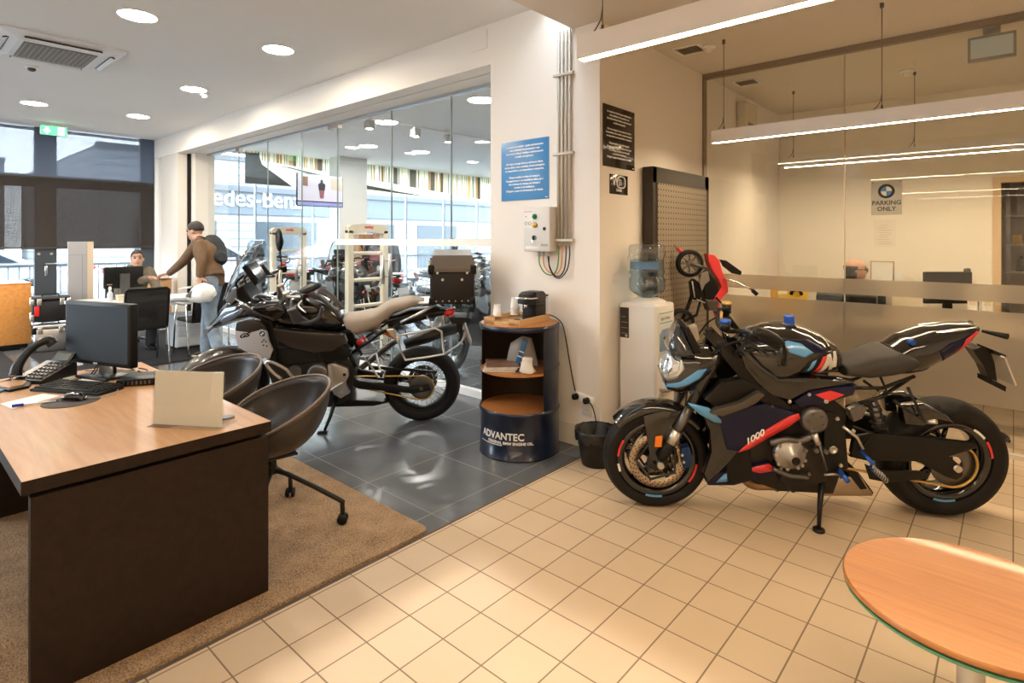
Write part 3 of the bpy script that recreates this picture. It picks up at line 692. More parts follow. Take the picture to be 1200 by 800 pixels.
    rr = [a+[b[4-k] for k in range(5)] for a, b in zip(sc0, [[(p[0]-.012, p[1], p[2]) for p in q] for q in rings])]
    m.loft(rr); m.build('fly_screen', mat('smoked_screen', (.03, .035, .045), .08, coat=1), t)
    MB().prism([(1.446,1.066),(1.428,1.071),(1.349,0.931),(1.367,0.901),(1.386,0.921)], -.085, .085, 'Y', bev=.006).m(mat('dash_face', (.02, .02, .025), .1)).prism([(1.423,1.061),(1.414,1.066),(1.345,0.941),(1.354,0.931)], -.075, .075, 'Y').build('instrument_display', M_black, t)
    MB().prism([(1.39,1.037),(1.353,1.052),(1.337,0.98),(1.368,0.94)], -.05, .02, 'Y', bev=.004).build('document_pouch', mat('pouch_grey', (.42, .37, .31), .5), t)
    # handlebar
    MB().tube([(1.08, .36, 1.065), (1.16, .20, 1.075), (1.215, .08, 1.045), (1.215, -.08, 1.045), (1.16, -.20, 1.075), (1.08, -.36, 1.065)], .012, 10, sm=5).build('handlebar', M_black, t)
    for s in (1, -1):
        g = MB().cyl((1.095, .31*s, 1.068), (1.06, .43*s, 1.058), .0185, n=16).m(M_satin).cyl((1.12, .27*s, 1.07), (1.095, .31*s, 1.068), .024, n=16).m(M_gun).cyl((1.06, .43*s, 1.058), (1.057, .445*s, 1.057), .019, n=14).build('grip', M_rubber, t)
        MB().box((1.135, .245*s, 1.065), (.06, .07, .05), bev=.01).m(M_red).cyl((1.12, .25*s, 1.09), (1.12, .25*s, 1.1), .009).build('switch_cluster', M_black, t)
        MB().tube([(1.15, .25*s, 1.06), (1.165, .30*s, 1.05), (1.13, .43*s, 1.03)], [.009, .007, .006], 8, sm=4).build('lever', M_satin, t)
        mr = MB()
        if s > 0:
            mr.cyl((1.058, .44, 1.055), (1.06, .445, .985), .013, n=12)
            sh = Shell([(1.201,1.148),(1.178,1.165),(1.139,1.157),(1.091,1.132),(1.07,1.108)], [(1.2,1.131),(1.176,1.111),(1.135,1.086),(1.096,1.074),(1.069,1.095)], [(.9, .02), (1.0, .035), (1.1, .035), (1.3, .02)], 2.4, 12, 14, .44); sh.mesh(mr)
            mr.build('mirror', M_black, t)
            MB().tube([(1.06, .443, .99), (1.055, .452, 1.04), (1.07, .45, 1.10)], .006, 8, sm=3).build('mirror_stalk', M_black, t)
        else:
            sh = Shell([(1.107,1.019),(1.081,1.03),(1.028,0.993),(0.972,0.916)], [(1.107,1.008),(1.08,0.981),(1.025,0.916),(0.972,0.9)], [(.9, .02), (1.2, .035), (1.4, .02)], 2.4, 12, 14, -.44); sh.mesh(mr)
            mr.build('mirror', M_black, t)
            MB().tube([(1.06, -.443, 1.05), (1.09, -.45, 1.08), (1.12, -.44, 1.11)], .006, 8, sm=3).build('mirror_stalk', M_black, t)
    MB().cyl((1.235, .12, 1.06), (1.235, .12, 1.10), .026, n=18).m(M_bluean).cyl((1.235, .12, 1.10), (1.235, .12, 1.118), .028, n=18).build('reservoir', M_satin, t)
    MB().cyl((1.14, -.17, 1.08), (1.14, -.17, 1.13), .026, n=18).m(M_gold).cyl((1.14, -.17, 1.13), (1.14, -.17, 1.145), .027, n=18).build('reservoir', M_satin, t)
    for k, pts in enumerate(([(1.15, .25, 1.05), (1.24, .18, 1.0), (1.33, .06, .86), (1.36, .03, .72)], [(1.14, -.25, 1.05), (1.27, -.12, 1.02), (1.36, -.05, .88), (1.42, .06, .55), (1.47, .10, .40)], [(1.13, .22, 1.06), (1.2, .16, .93), (1.15, .12, .86)], [(1.15, .26, 1.05), (1.2, .24, .98), (1.13, .15, .93)])):
        MB().tube(pts, .0048, 7, sm=6).build('cable', M_black, t)
    MB().cyl((1.22, .0, 1.06), (1.22, .0, 1.13), .008, n=8).build('display_bracket', M_gold, t)
    # tank
    tank = Shell([(1.129,0.972),(1.102,0.997),(1.058,1.031),(0.972,1.061),(0.868,1.066),(0.786,1.053),(0.707,1.025),(0.627,0.968),(0.578,0.897),(0.556,0.834)], [(1.166,0.968),(1.122,0.88),(1.057,0.792),(0.984,0.747),(0.918,0.752),(0.829,0.81),(0.725,0.812),(0.659,0.808),(0.625,0.818)], [(.55, .095), (.62, .12), (.72, .17), (.85, .195), (.98, .185), (1.08, .15), (1.14, .11)], 2.3, 30, 30)
    tank.mesh(MB()).build('fuel_tank', M_gloss, t)
    MB().prism([(0.945,1.061),(0.841,1.067),(0.822,1.048),(0.944,1.037)], -.055, .055, 'Y', bev=.004).m(M_gun).cyl((.86, 0, 1.055), (.86, 0, 1.07), .03, n=20).build('filler_cap', M_black, t)
    kt = MB().prism([(0.879,1.109),(0.839,1.114),(0.83,1.028),(0.87,1.023)], -.024, .024, 'Y', bev=.004).m(white)
    tag(kt.build('key_tag', mat('tag_blue', (.01, .09, .55), .5), t, auto=40), 'blue key tag')
    M_w = white
    for s in (1, -1):
        tag(decal(MB(), [(1.117,1.015),(1.091,1.029),(1.022,1.026),(0.969,0.999),(1.02,0.989),(1.09,0.997)], tank.y_at, .003, s).build('tank_stripe', M_blue, t), 'light blue stripe')
        decal(MB(), [(0.969,0.999),(0.918,1.018),(0.866,1.009),(0.803,0.964),(0.854,0.941),(0.924,0.963)], tank.y_at, .0032, s).build('tank_stripe', M_blue, t)
        tag(decal(MB(), [(0.988,1.029),(0.914,1.021),(0.815,1.022),(0.734,0.977),(0.751,0.958),(0.794,0.962),(0.857,1.007),(0.918,1.016)], tank.y_at, .0035, s).build('tank_stripe', M_navy, t), 'navy stripe')
        kp = decal(MB(), [(0.862,0.855),(0.834,0.902),(0.742,0.963),(0.691,0.964),(0.653,0.918),(0.649,0.84),(0.73,0.829),(0.817,0.833)], tank.y_at, .004, s).build('knee_panel', M_black, t)
        decal(MB(), [(0.831,0.851),(0.809,0.916),(0.788,0.926),(0.809,0.847)], tank.y_at, .0075, s).build('tricolour_bar', M_blue, kp)
        decal(MB(), [(0.787,0.838),(0.754,0.94),(0.733,0.945),(0.765,0.838)], tank.y_at, .0075, s).build('tricolour_bar', M_red, kp)
        decal(MB(), [(0.757,0.843),(0.729,0.949),(0.707,0.952),(0.696,0.904),(0.686,0.957),(0.666,0.955),(0.668,0.876),(0.685,0.876),(0.683,0.908),(0.693,0.862),(0.711,0.862),(0.715,0.903),(0.74,0.843)], tank.y_at, .0075, s).build('letter_m', mat('mark_grey', (.62, .60, .56), .4), kp)
    panel(t, 'tank_side_cover', [(1.182,0.993),(1.128,0.957),(1.055,0.884),(0.965,0.82),(0.821,0.827),(0.648,0.816),(0.574,0.803),(0.689,0.778),(0.805,0.757),(0.902,0.7),(0.991,0.722),(1.068,0.781),(1.142,0.873)], .10, .178, M_gloss, .015)
    panel(t, 'accent_panel', [(0.778,0.734),(0.702,0.758),(0.631,0.736),(0.707,0.698)], .12, .178, M_red, .003, lab='red accent panel')
    panel(t, 'knee_fairing', [(0.884,0.695),(0.8,0.752),(0.681,0.777),(0.565,0.784),(0.583,0.733),(0.625,0.718),(0.753,0.679),(0.847,0.658)], .10, .172, M_navy, .008)
    # frame and engine
    inv = dict(zip(((925,470), (968,470), (981,490), (985,545), (905,476), (948,462), (1000,505), (940,545), (948,555), (915,548)), [(0.906,0.694),(0.719,0.698),(0.657,0.605),(0.624,0.346),(0.992,0.665),(0.808,0.734),(0.571,0.537),(0.822,0.341),(0.784,0.293),(0.931,0.323)]))
    bits = [[(0.792,0.608),(0.749,0.618),(0.722,0.59),(0.736,0.543),(0.775,0.542)], [(0.6,0.653),(0.546,0.682),(0.51,0.664),(0.532,0.608),(0.574,0.588)], [(0.775,0.532),(0.753,0.462)], [(0.957,0.334),(0.818,0.259),(0.639,0.264)]]
    panel(t, 'frame_spar', [(1.271,0.989),(1.227,1.003),(1.103,0.861),(0.965,0.723),(0.882,0.658),(0.925,0.62),(1.028,0.665),(1.167,0.823),(1.26,0.933)], .09, .165, M_satin, .01)
    panel(t, 'frame_spar', [(0.923,0.663),(0.675,0.705),(0.597,0.64),(0.599,0.546),(0.568,0.316),(0.618,0.276),(0.681,0.294),(0.696,0.544),(0.822,0.589)], .08, .15, M_satin, .01)
    eng = MB().m(mat('engine_dark', (.03, .027, .025), .4, .5)).prism([(1.189,0.618),(0.811,0.664),(0.632,0.588),(0.582,0.279),(0.62,0.146),(0.902,0.153),(1.108,0.225)], -.12, .12, 'Y', bev=.02)
    eng.prism([(0.916,0.448),(0.826,0.5),(0.716,0.452),(0.673,0.251),(0.856,0.17),(0.93,0.245)], -.165, .165, 'Y', bev=.02)
    for k in range(5): eng.prism([(p[0], p[1]) for p in [(1.076,0.58),(0.833,0.644),(0.818,0.624),(1.066,0.56)]], -.12, .12, 'Y') if k == 0 else None
    eng.build('engine_block', None, t, auto=40)
    ec = (0.901,0.417)
    c = MB().m(mat('engine_cover_silver', (.40, .385, .37), .38, .85)).lathe([(.082, .18), (.082, .205), (.072, .215), (.05, .22), (.046, .232), (.03, .236), (.028, .25), (0, .25)], (ec[0], 0, ec[1]), 'Y', 36)
    for k in range(9):
        a = 2*PI*k/9; c.cyl((ec[0]+.078*math.cos(a), .2, ec[1]+.078*math.sin(a)), (ec[0]+.078*math.cos(a), .218, ec[1]+.078*math.sin(a)), .009, n=10)
    c.m(M_black).cyl((ec[0]-.01, .24, ec[1]-.012), (ec[0]-.01, .253, ec[1]-.012), .022, n=18)
    c.build('alternator_cover', None, t)
    c = MB().m(M_gun).lathe([(.07, .15), (.07, .185), (.055, .195), (.03, .2), (0, .2)], ((0.775,0.594)[0], 0, (0.775,0.594)[1]), 'Y', 24)
    for a in (0, 1.2, 2.4, 3.6, 4.8): c.cyl(((0.775,0.594)[0]+.04*math.cos(a), .19, (0.775,0.594)[1]+.04*math.sin(a)), ((0.775,0.594)[0]+.04*math.cos(a), .206, (0.775,0.594)[1]+.04*math.sin(a)), .010, n=8)
    c.build('sprocket_cover', None, t)
    c = MB().m(M_alu).tube([((0.784,0.533)[0], .2, (0.784,0.533)[1]), ((0.764,0.477)[0], .205, (0.764,0.477)[1])], .017, 10).m(M_gun).tube([((0.755,0.477)[0], .2, (0.755,0.477)[1]), ((0.708,0.331)[0], .2, (0.708,0.331)[1])], .006, 8)
    c.build('gear_linkage', None, t)
    g = MB().m(M_gun)
    for (x, y, r) in ((.95, .2, .014), (.90, .2, .012), (.83, .21, .011), (.77, .2, .012), (.72, .2, .012)):
        g.cyl((x, .16, .46-.1*(.95-x)), (x, y+.012, .46-.1*(.95-x)), r, n=10)
    g.tube([(1.0, .19, .47), (.93, .205, .50), (.86, .2, .49), (.80, .205, .52)], .016, 10, sm=4)
    g.build('engine_hose', None, t); MB().tube([(.98, .19, .33), (.90, .2, .30), (.80, .2, .29)], .012, 10, sm=4).build('engine_hose', M_gun, t)
    for (px, r, mm) in (((925,470), .010, M_alu), ((968,470), .012, M_alu), ((981,490), .011, M_alu), ((985,545), .011, M_alu), ((905,476), .008, M_gun), ((948,462), .009, M_alu), ((1000,505), .010, M_alu), ((940,545), .010, M_alu), ((948,555), .009, M_gun), ((915,548), .009, M_alu)):
        q = inv[px]; MB().m(mm).lathe([(0, .166), (r, .166), (r, .176), (r*.5, .18), (r*.5, .174), (0, .174)], (q[0], 0, q[1]), 'Y', 12).build('bolt', None, t)
    MB().m(M_alu).prism(bits[0], .12, .172, 'Y', bev=.004).build('sensor_cover', None, t, auto=40)
    MB().m(M_gun).prism(bits[1], .12, .175, 'Y', bev=.004).build('linkage_plate', None, t, auto=40)
    MB().m(M_orange).tube([(bits[2][0][0], .19, bits[2][0][1]), (bits[2][1][0], .19, bits[2][1][1])], .005, 6).build('sensor_wire', None, t)
    for y in (.10, .12): MB().tube([(bits[3][0][0], y, bits[3][0][1]), (bits[3][1][0], y+.03, bits[3][1][1]), (bits[3][2][0], y, bits[3][2][1])], .008, 8, sm=5).build('hose', M_black, t)
    # radiator and fairing panels
    MB().prism([(1.239,0.706),(1.129,0.738),(1.062,0.242),(1.202,0.202)], -.15, .15, 'Y', bev=.008).build('radiator', M_black, t)
    panel(t, 'radiator_shroud', [(1.341,0.696),(1.256,0.796),(1.143,0.817),(1.035,0.758),(1.138,0.686),(1.264,0.641)], .12, .175, M_satin, .012)
    panel(t, 'wing_panel', [(1.319,0.634),(1.29,0.658),(1.169,0.697),(1.076,0.759),(1.045,0.741),(1.091,0.694),(1.15,0.665),(1.262,0.621)], .165, .212, mat('wing_bronze', (.10, .085, .07), .3, .5), .006)
    panel(t, 'side_fairing', [(1.271,0.636),(1.184,0.656),(1.027,0.683),(0.85,0.63),(0.874,0.587),(1.019,0.499),(1.165,0.41),(1.219,0.418),(1.25,0.527)], .12, .178, M_navy, .012)
    panel(t, 'side_fairing', [(1.357,0.63),(1.231,0.575),(1.192,0.5),(1.153,0.409),(1.221,0.316),(1.308,0.226),(1.332,0.274),(1.296,0.401),(1.309,0.521)], .11, .168, M_gloss, .012)
    tag(decal(MB(), [(1.428,0.675),(1.32,0.649),(1.238,0.57),(1.287,0.574),(1.368,0.62)], lambda x, z: .17, .004, 1, 1).build('fairing_stripe', M_blue, t, solid=.006), 'light blue stripe')
    tag(decal(MB(), [(1.428,0.675),(1.32,0.649),(1.238,0.57),(1.287,0.574),(1.368,0.62)], lambda x, z: .17, .004, -1, 1).build('fairing_stripe', M_blue, t, solid=.006), 'light blue stripe')
    for s in (1, -1):
        o = decal(MB(), [(1.161,0.41),(1.11,0.464),(1.02,0.541),(0.91,0.614),(0.859,0.634),(0.849,0.606),(0.907,0.558),(1.018,0.489),(1.104,0.43)], lambda x, z: .178, .004, s, 1).build('fairing_stripe', M_red, t); tag(o, 'red stripe')
        a, b = (1.122,0.451), (0.926,0.586); d = V((b[0]-a[0], 0, b[1]-a[1])).normalized()
        if s > 0: text('lettering', '1000', .044, white, o, axes((a[0], .1835, a[1]), d, V((0, 1, 0)).cross(d), (0, 1, 0)), sx=1.35, shear=.4, bold=.001, space=.95)
    panel(t, 'belly_pan', [(1.318,0.228),(1.273,0.269),(1.138,0.297),(0.983,0.34),(0.931,0.297),(0.948,0.267),(1.162,0.198),(1.298,0.194)], .02, .145, M_navy, .012)
    for s in (1, -1):
        tag(decal(MB(), [(1.108,0.295),(0.984,0.335),(0.942,0.297),(1.027,0.278)], lambda x, z: .145, .003, s, 1).build('belly_stripe', M_red, t), 'red stripe')
        tag(decal(MB(), [(1.259,0.218),(1.216,0.268),(1.135,0.285),(1.16,0.23)], lambda x, z: .145, .003, s, 1).build('belly_stripe', M_blue, t), 'light blue stripe')
    # seat and tail
    seat = Shell([(0.584,0.853),(0.527,0.878),(0.444,0.917),(0.343,0.947),(0.284,0.943),(0.21,0.906),(0.171,0.858)], [(0.646,0.823),(0.588,0.8),(0.462,0.788),(0.351,0.813),(0.285,0.838),(0.253,0.875)], [(.08, .10), (.2, .155), (.35, .155), (.48, .12), (.58, .10)], 3.0)
    seat.mesh(MB()).build('rider_seat', mat('seat_black', (.035, .032, .03), .6, bump=.05, bscale=300), t)
    tail = Shell([(0.338,0.943),(0.258,1.006),(0.133,1.054),(0.007,1.074),(-0.093,1.08),(-0.147,1.061)], [(0.38,0.807),(0.258,0.809),(0.185,0.824),(0.107,0.872),(0.066,0.896),(-0.039,0.976),(-0.083,1.054)], [(-.25, .035), (-.1, .075), (.05, .105), (.2, .125), (.35, .11)], 3.0, 26, 24)
    tail.mesh(MB()).build('tail_fairing', M_gloss, t)
    MB().prism([(0.256,0.982),(0.133,1.049),(-0.016,1.065),(-0.087,1.056),(-0.011,1.018),(0.128,0.993)], -.085, .085, 'Y', bev=.01).build('seat_cowl', M_gloss, t)
    MB().m(M_bluean).cyl(((0.265,0.998)[0], .07, (0.265,0.998)[1]), ((0.265,0.998)[0], .112, (0.265,0.998)[1]), .014, n=14).build('seat_lock_cap', None, t)
    for s in (1, -1):
        tag(decal(MB(), [(0.131,0.955),(0.079,0.997),(0.008,1.021),(-0.065,1.059),(-0.071,1.045),(-0.022,0.966),(0.038,0.919),(0.095,0.886)], tail.y_at, .004, s).build('tail_panel', M_navy, t), 'navy panel')
        tag(decal(MB(), [(0.046,0.919),(0.005,0.989),(-0.005,1.017),(-0.065,1.059),(-0.071,1.045),(-0.039,1.022),(-0.017,0.98),(0.018,0.934)], tail.y_at, .007, s).build('tail_panel', M_red, t), 'red band')
        tb = MB().tube([((0.614,0.756)[0], .13*s, (0.614,0.756)[1]), ((0.417,0.759)[0], .13*s, (0.417,0.759)[1]), ((0.247,0.818)[0], .11*s, (0.247,0.818)[1])], .010, 8)
        tb.tube([((0.595,0.651)[0], .13*s, (0.595,0.651)[1]), ((0.414,0.712)[0], .13*s, (0.414,0.712)[1]), ((0.264,0.803)[0], .1*s, (0.264,0.803)[1])], .010, 8).build('rear_subframe', M_satin, t)
        MB().tube([((0.362,0.696)[0], .14*s, (0.362,0.696)[1]), ((0.202,0.582)[0], .15*s, (0.202,0.582)[1]), ((0.294,0.767)[0], .14*s, (0.294,0.767)[1])], .009, 8).m(M_alu).cyl(((0.203,0.587)[0], .15*s, (0.203,0.587)[1]), ((0.17,0.606)[0], .19*s, (0.17,0.606)[1]), .012, n=10).build('passenger_peg', M_satin, t)
        MB().tube([((-0.132,1.043)[0], .03*s, (-0.132,1.043)[1]), ((-0.184,1.043)[0], .13*s, (-0.184,1.043)[1])], [.008, .016], 8).build('turn_signal', M_black, t)
    MB().prism([(-0.088,0.943),(-0.13,0.958),(-0.181,0.934),(-0.209,0.868),(-0.231,0.768),(-0.19,0.782),(-0.158,0.849)], -.035, .035, 'Y', bev=.004).build('plate_hanger', M_satin, t)
    MB().prism([(-0.185,0.787),(-0.268,0.745),(-0.267,0.716),(-0.188,0.758)], -.05, .05, 'Y', bev=.003).build('plate_light', M_black, t)
    MB().prism([(-0.175,0.949),(-0.243,0.921),(-0.249,0.902),(-0.182,0.925)], -.06, .06, 'Y', bev=.003).build('rear_reflector', M_black, t)
    MB().prism([(-0.209,0.916),(-0.217,0.921),(-0.288,0.769),(-0.28,0.764)], -.09, .09, 'Y').build('plate_holder', mat('plate_clear', (.55, .50, .44), .2, coat=.5), t)
    # swingarm, chain, shock
    panel(t, 'swingarm', [(0.547,0.485),(0.43,0.511),(0.216,0.497),(-0.08,0.465),(-0.087,0.442),(0.051,0.391),(-0.014,0.335),(-0.027,0.287),(0.005,0.258),(0.059,0.275),(0.214,0.358),(0.477,0.356),(0.557,0.374)], .105, .14, M_satin, .008)
    panel(t, 'hugger', [(0.299,0.646),(0.184,0.667),(0.071,0.613),(0.015,0.558),(0.104,0.584),(0.174,0.545),(0.274,0.552)], .05, .115, M_gloss, .01)
    fs = ((0.594,0.347))
    MB().tube(chain_loop(rc, .118, fs, .04, .118), .0085, 8, closed=True, flat=.8).build('drive_chain', M_gold, t)
    panel(t, 'chain_guard', [(0.481,0.338),(0.408,0.301),(0.207,0.306),(0.145,0.288),(0.151,0.259),(0.359,0.234),(0.449,0.251)], .125, .135, M_satin, .003, (1,))
    a, b = (0.45,0.326), (0.369,0.255)
    m = MB().m(M_bluean).cyl((a[0], .14, a[1]), (b[0], .14, b[1]), .012, n=10).m(M_alu)
    m.tube([(a[0]+(b[0]-a[0])*k/60+.0, .14+.019*math.cos(k*.75), a[1]+(b[1]-a[1])*k/60+.019*math.sin(k*.75)) for k in range(61)], .0035, 6); m.build('damper_spring', None, t)
    m = MB().m(M_gun).cyl((.34, .05, .42), (.42, .05, .66), .028, n=14).m(M_darkmetal).tube([(.34+.08*k/80+.036*math.cos(k*.5), .05+.036*math.sin(k*.5), .44+.2*k/80) for k in range(81)], .006, 6); m.build('shock_absorber', None, t)
    panel(t, 'footrest_bracket', [(0.72,0.642),(0.663,0.629),(0.607,0.56),(0.608,0.446),(0.618,0.312),(0.687,0.291),(0.711,0.415)], .145, .165, M_satin, .006)
    b = (0.666,0.43)
    MB().lathe([(0, .165), (.022, .165), (.022, .172), (.012, .176), (.012, .17), (0, .17)], (b[0], 0, b[1]), 'Y', 20).build('pivot_bolt', M_alu, t)
    for s in (1, -1):
        MB().m(M_alu).tube([((0.624,0.559)[0], .165*s, (0.624,0.559)[1]), ((0.551,0.504)[0], .17*s, (0.551,0.504)[1]), ((0.521,0.443)[0], .18*s, (0.521,0.443)[1])], .008, 8).m(M_bluean).cyl(((0.52,0.42)[0], .16*s, (0.52,0.42)[1]), ((0.505,0.401)[0], .25*s, (0.505,0.401)[1]), .011, n=10).build('foot_peg', None, t)
        MB().m(M_satin).tube([((0.522,0.448)[0], .165*s, (0.522,0.448)[1]), ((0.466,0.525)[0], .165*s, (0.466,0.525)[1]), ((0.572,0.56)[0], .165*s, (0.572,0.56)[1])], .007, 8).build('heel_guard', None, t)
    MB().m(M_bluean).cyl(((0.632,0.318)[0], .17, (0.632,0.318)[1]), ((0.618,0.295)[0], .24, (0.618,0.295)[1]), .013, n=12).m(M_alu).tube([((0.622,0.303)[0], .18, (0.622,0.303)[1]), ((0.709,0.296)[0], .18, (0.709,0.296)[1])], .006, 8).build('gear_lever', None, t)
    # exhaust
    MB().m(M_titan).tube([((1.128,0.24)[0], .03, (1.128,0.24)[1]), ((1.019,0.135)[0], .0, (1.019,0.135)[1]), ((0.901,0.133)[0], .0, (0.901,0.133)[1]), ((0.689,0.128)[0], 0, (0.689,0.128)[1])], [.022, .03, .034, .034], 14, sm=5).tube([((1.128,0.24)[0], -.08, (1.128,0.24)[1]), ((1.01,0.135)[0], -.05, (1.01,0.135)[1]), ((0.901,0.133)[0], -.01, (0.901,0.133)[1])], .024, 12, sm=5).m(M_gun).cyl(((0.887,0.133)[0], 0, (0.887,0.133)[1]), ((0.873,0.134)[0], 0, (0.873,0.134)[1]), .04, n=16).build('exhaust_header', None, t)
    MB().prism([(0.682,0.164),(0.609,0.197),(0.464,0.246),(0.373,0.127),(0.381,0.106),(0.664,0.098)], -.15, .06, 'Y', bev=.015).build('muffler', mat('muffler_steel', (.50, .42, .34), .25, 1.0), t, auto=50)
    MB().prism([(0.532,0.253),(0.492,0.274),(0.417,0.156),(0.453,0.15)], -.13, .066, 'Y', bev=.003).build('muffler_tip', M_black, t)
    # kickstand
    m = MB().m(M_satin).tube([((0.688,0.263)[0], .12, (0.688,0.263)[1]), ((0.727,0.144)[0], .19, (0.727,0.144)[1]), ((0.763,0.049)[0], .265, (0.763,0.049)[1])], [.018, .014, .009], 10).prism([(0.729,0.281),(0.64,0.284),(0.646,0.235),(0.718,0.233)], .1, .14, 'Y', bev=.004)
    q = (0.765,0.039); m.lathe([(0, -.012), (.03, -.012), (.03, 0), (.02, .006), (0, .008)], (q[0], .27, q[1]+.008), 'Z', 16).build('kickstand', None, t)
    place_frame(t, ((-0.326, 3.955, 0.0),[(-0.7873, 0.61197, 0.07514), (-0.61657, -0.78143, -0.09595), (0.0, -0.12187, 0.99255)]))
    return t
sport_bike()

# ------------------------------------------------------------------ tall black adventure motorcycle
def adventure_bike(label, ang=36, body=None, seatm=None, panelm=None, case=True, badge=True, group=None, rack=True):
    body = body or M_gloss; seatm = seatm or M_tan; panelm = panelm or mat('panel_grey', (.48, .48, .50), .4)
    t = thing('motorcycle', label, 'motorcycle', group=group)
    hx, hz, rk = 1.07, 1.0, math.radians(27); k = V((-math.sin(rk), 0, math.cos(rk)))
    MS = Matrix.Translation((hx, 0, hz)) @ Matrix.Rotation(math.radians(ang), 4, k) @ Matrix.Translation((-hx, 0, -hz))
    def st(o): o.matrix_local = MS; return o
    fc, rc = (1.575, .345), (0, .318)
    M_spoke = M_chrome
    def spoked(name, c, R, w, rr, disc):
        cc = (c[0], 0, c[1])
        tr = MB().lathe(tire_prof(R, w, rr), cc, 'Y', 56)
        tr.m(M_rubber)
        o = tr.build(name, M_rubber, t)
        MB().lathe([(rr-.012, -.40*w), (rr+.006, -.43*w), (rr, -.36*w), (rr-.018, -.22*w), (rr-.018, .22*w), (rr, .36*w), (rr+.006, .43*w), (rr-.012, .40*w), (rr-.024, .15*w), (rr-.024, -.15*w), (rr-.012, -.40*w)], cc, 'Y', 56).build('rim', M_satin, o)
        m = MB()
        for i in range(32):
            a = 2*PI*i/32; s = 1 if i % 2 else -1; b = a+(.5 if i % 4 < 2 else -.5)
            m.cyl((c[0]+.045*math.cos(b), .045*s, c[1]+.045*math.sin(b)), (c[0]+(rr-.018)*math.cos(a), .012*s, c[1]+(rr-.018)*math.sin(a)), .0024, n=5)
        m.build('spokes', M_spoke, o)
        MB().lathe([(0, -.07), (.03, -.07), (.035, -.05), (.05, -.045), (.04, 0), (.05, .045), (.035, .05), (.03, .07), (0, .07)], cc, 'Y', 20).build('hub', M_darkmetal, o)
        for y, r in disc: disc_mesh(MB(), c, y, r*.74, r, M_gun, M_black, 24).m(M_darkmetal).lathe([(.045, y-.004), (r*.75, y-.003), (r*.75, y+.003), (.045, y+.004)], cc, 'Y', 8).build('brake_disc', None, o)
        return o
    st(spoked('front_wheel', fc, .345, .095, .272, ((.06, .15), (-.06, .15))))
    rw = spoked('rear_wheel', rc, .318, .150, .222, ((-.085, .125),))
    MB().m(M_gun).lathe([(.07, .088), (.098, .089), (.102, .093), (.098, .097), (.07, .098), (.05, .095), (.02, .095)], (rc[0], 0, rc[1]), 'Y', 32).m(M_alu).cyl((rc[0], .05, rc[1]), (rc[0], .13, rc[1]), .016, n=12).build('sprocket', None, rw)
    # fork and low fender
    for s in (1, -1):
        y = .105*s
        st(MB().m(M_satin).cyl((1.11, y, 1.02), (1.32, y, .66), .030, n=16).m(M_gun).cyl((1.31, y, .68), (1.37, y, .56), .023, n=16).m(M_black).cyl((1.36, y, .58), (1.555, y, .345), .028, .032, n=16).m(M_alu).cyl((1.56, y-.02*s, .345), (1.56, y+.03*s, .345), .018, n=12).build('fork_leg', None, t))
    st(MB().m(M_alu).prism([(1.06, 1.0), (1.13, .99), (1.15, 1.02), (1.08, 1.04)], -.13, .13, 'Y', bev=.006).prism([(1.19, .80), (1.27, .78), (1.28, .81), (1.2, .83)], -.13, .13, 'Y', bev=.006).build('fork_clamp', None, t))
    f = MB().lathe([(.345, -.085), (.362, -.08), (.375, -.05), (.380, 0), (.375, .05), (.362, .08), (.345, .085), (.340, .08), (.357, .072), (.370, .045), (.374, 0), (.370, -.045), (.357, -.072), (.340, -.08), (.345, -.085)], (fc[0], 0, fc[1]), 'Y', 26, math.radians(22), math.radians(128))
    st(f.build('front_fender', mat('fender_brown_black', (.035, .028, .022), .3, coat=.4), t))
    st(MB().prism([(1.50, .46), (1.53, .46), (1.545, .40), (1.515, .40)], .137, .146, 'Y', bev=.003).build('side_reflector', M_orange, t))
    for s in (1, -1): st(MB().prism([(1.44, .46), (1.50, .48), (1.535, .36), (1.47, .34)], s*.065, s*.125, 'Y', bev=.008).build('brake_caliper', M_darkmetal, t, auto=40))
    # bars
    st(MB().tube([(.965, .40, 1.185), (1.03, .26, 1.19), (1.09, .10, 1.13), (1.09, -.10, 1.13), (1.03, -.26, 1.19), (.965, -.40, 1.185)], .0135, 10, sm=5).build('handlebar', mat('bar_bronze', (.42, .36, .28), .35, .8), t))
    st(MB().m(M_alu).prism([(1.06, 1.03), (1.12, 1.03), (1.12, 1.15), (1.07, 1.16)], .05, .09, 'Y', bev=.008).prism([(1.06, 1.03), (1.12, 1.03), (1.12, 1.15), (1.07, 1.16)], -.09, -.05, 'Y', bev=.008).build('bar_riser', None, t))
    for s in (1, -1):
        st(MB().cyl((1.0, .31*s, 1.188), (.955, .43*s, 1.183), .019, n=16).build('grip', mat('grip_brown', (.06, .05, .04), .6), t))
        st(MB().box((1.015, .275*s, 1.19), (.06, .07, .055), bev=.01).m(M_red).box((1.0, .285*s, 1.222), (.02, .02, .012)).build('switch_cluster', M_black, t))
        gd = MB().tube([(.945, .445*s, 1.18), (.98, .46*s, 1.10), (1.07, .44*s, 1.07), (1.14, .36*s, 1.10), (1.10, .22*s, 1.16)], [.011, .013, .016, .014, .010], 10, sm=5, flat=1.0)
        gd.prism([(1.03, 1.06), (1.15, 1.07), (1.19, 1.19), (1.13, 1.20), (1.08, 1.11)], s*.39, s*.43, 'Y', bev=.01)
        st(gd.build('handguard', mat('guard_dark', (.05, .05, .06), .4), t))
        st(MB().tube([(1.03, .29*s, 1.185), (1.08, .32*s, 1.16), (1.06, .42*s, 1.145)], .006, 7, sm=4).build('lever', M_alu, t))
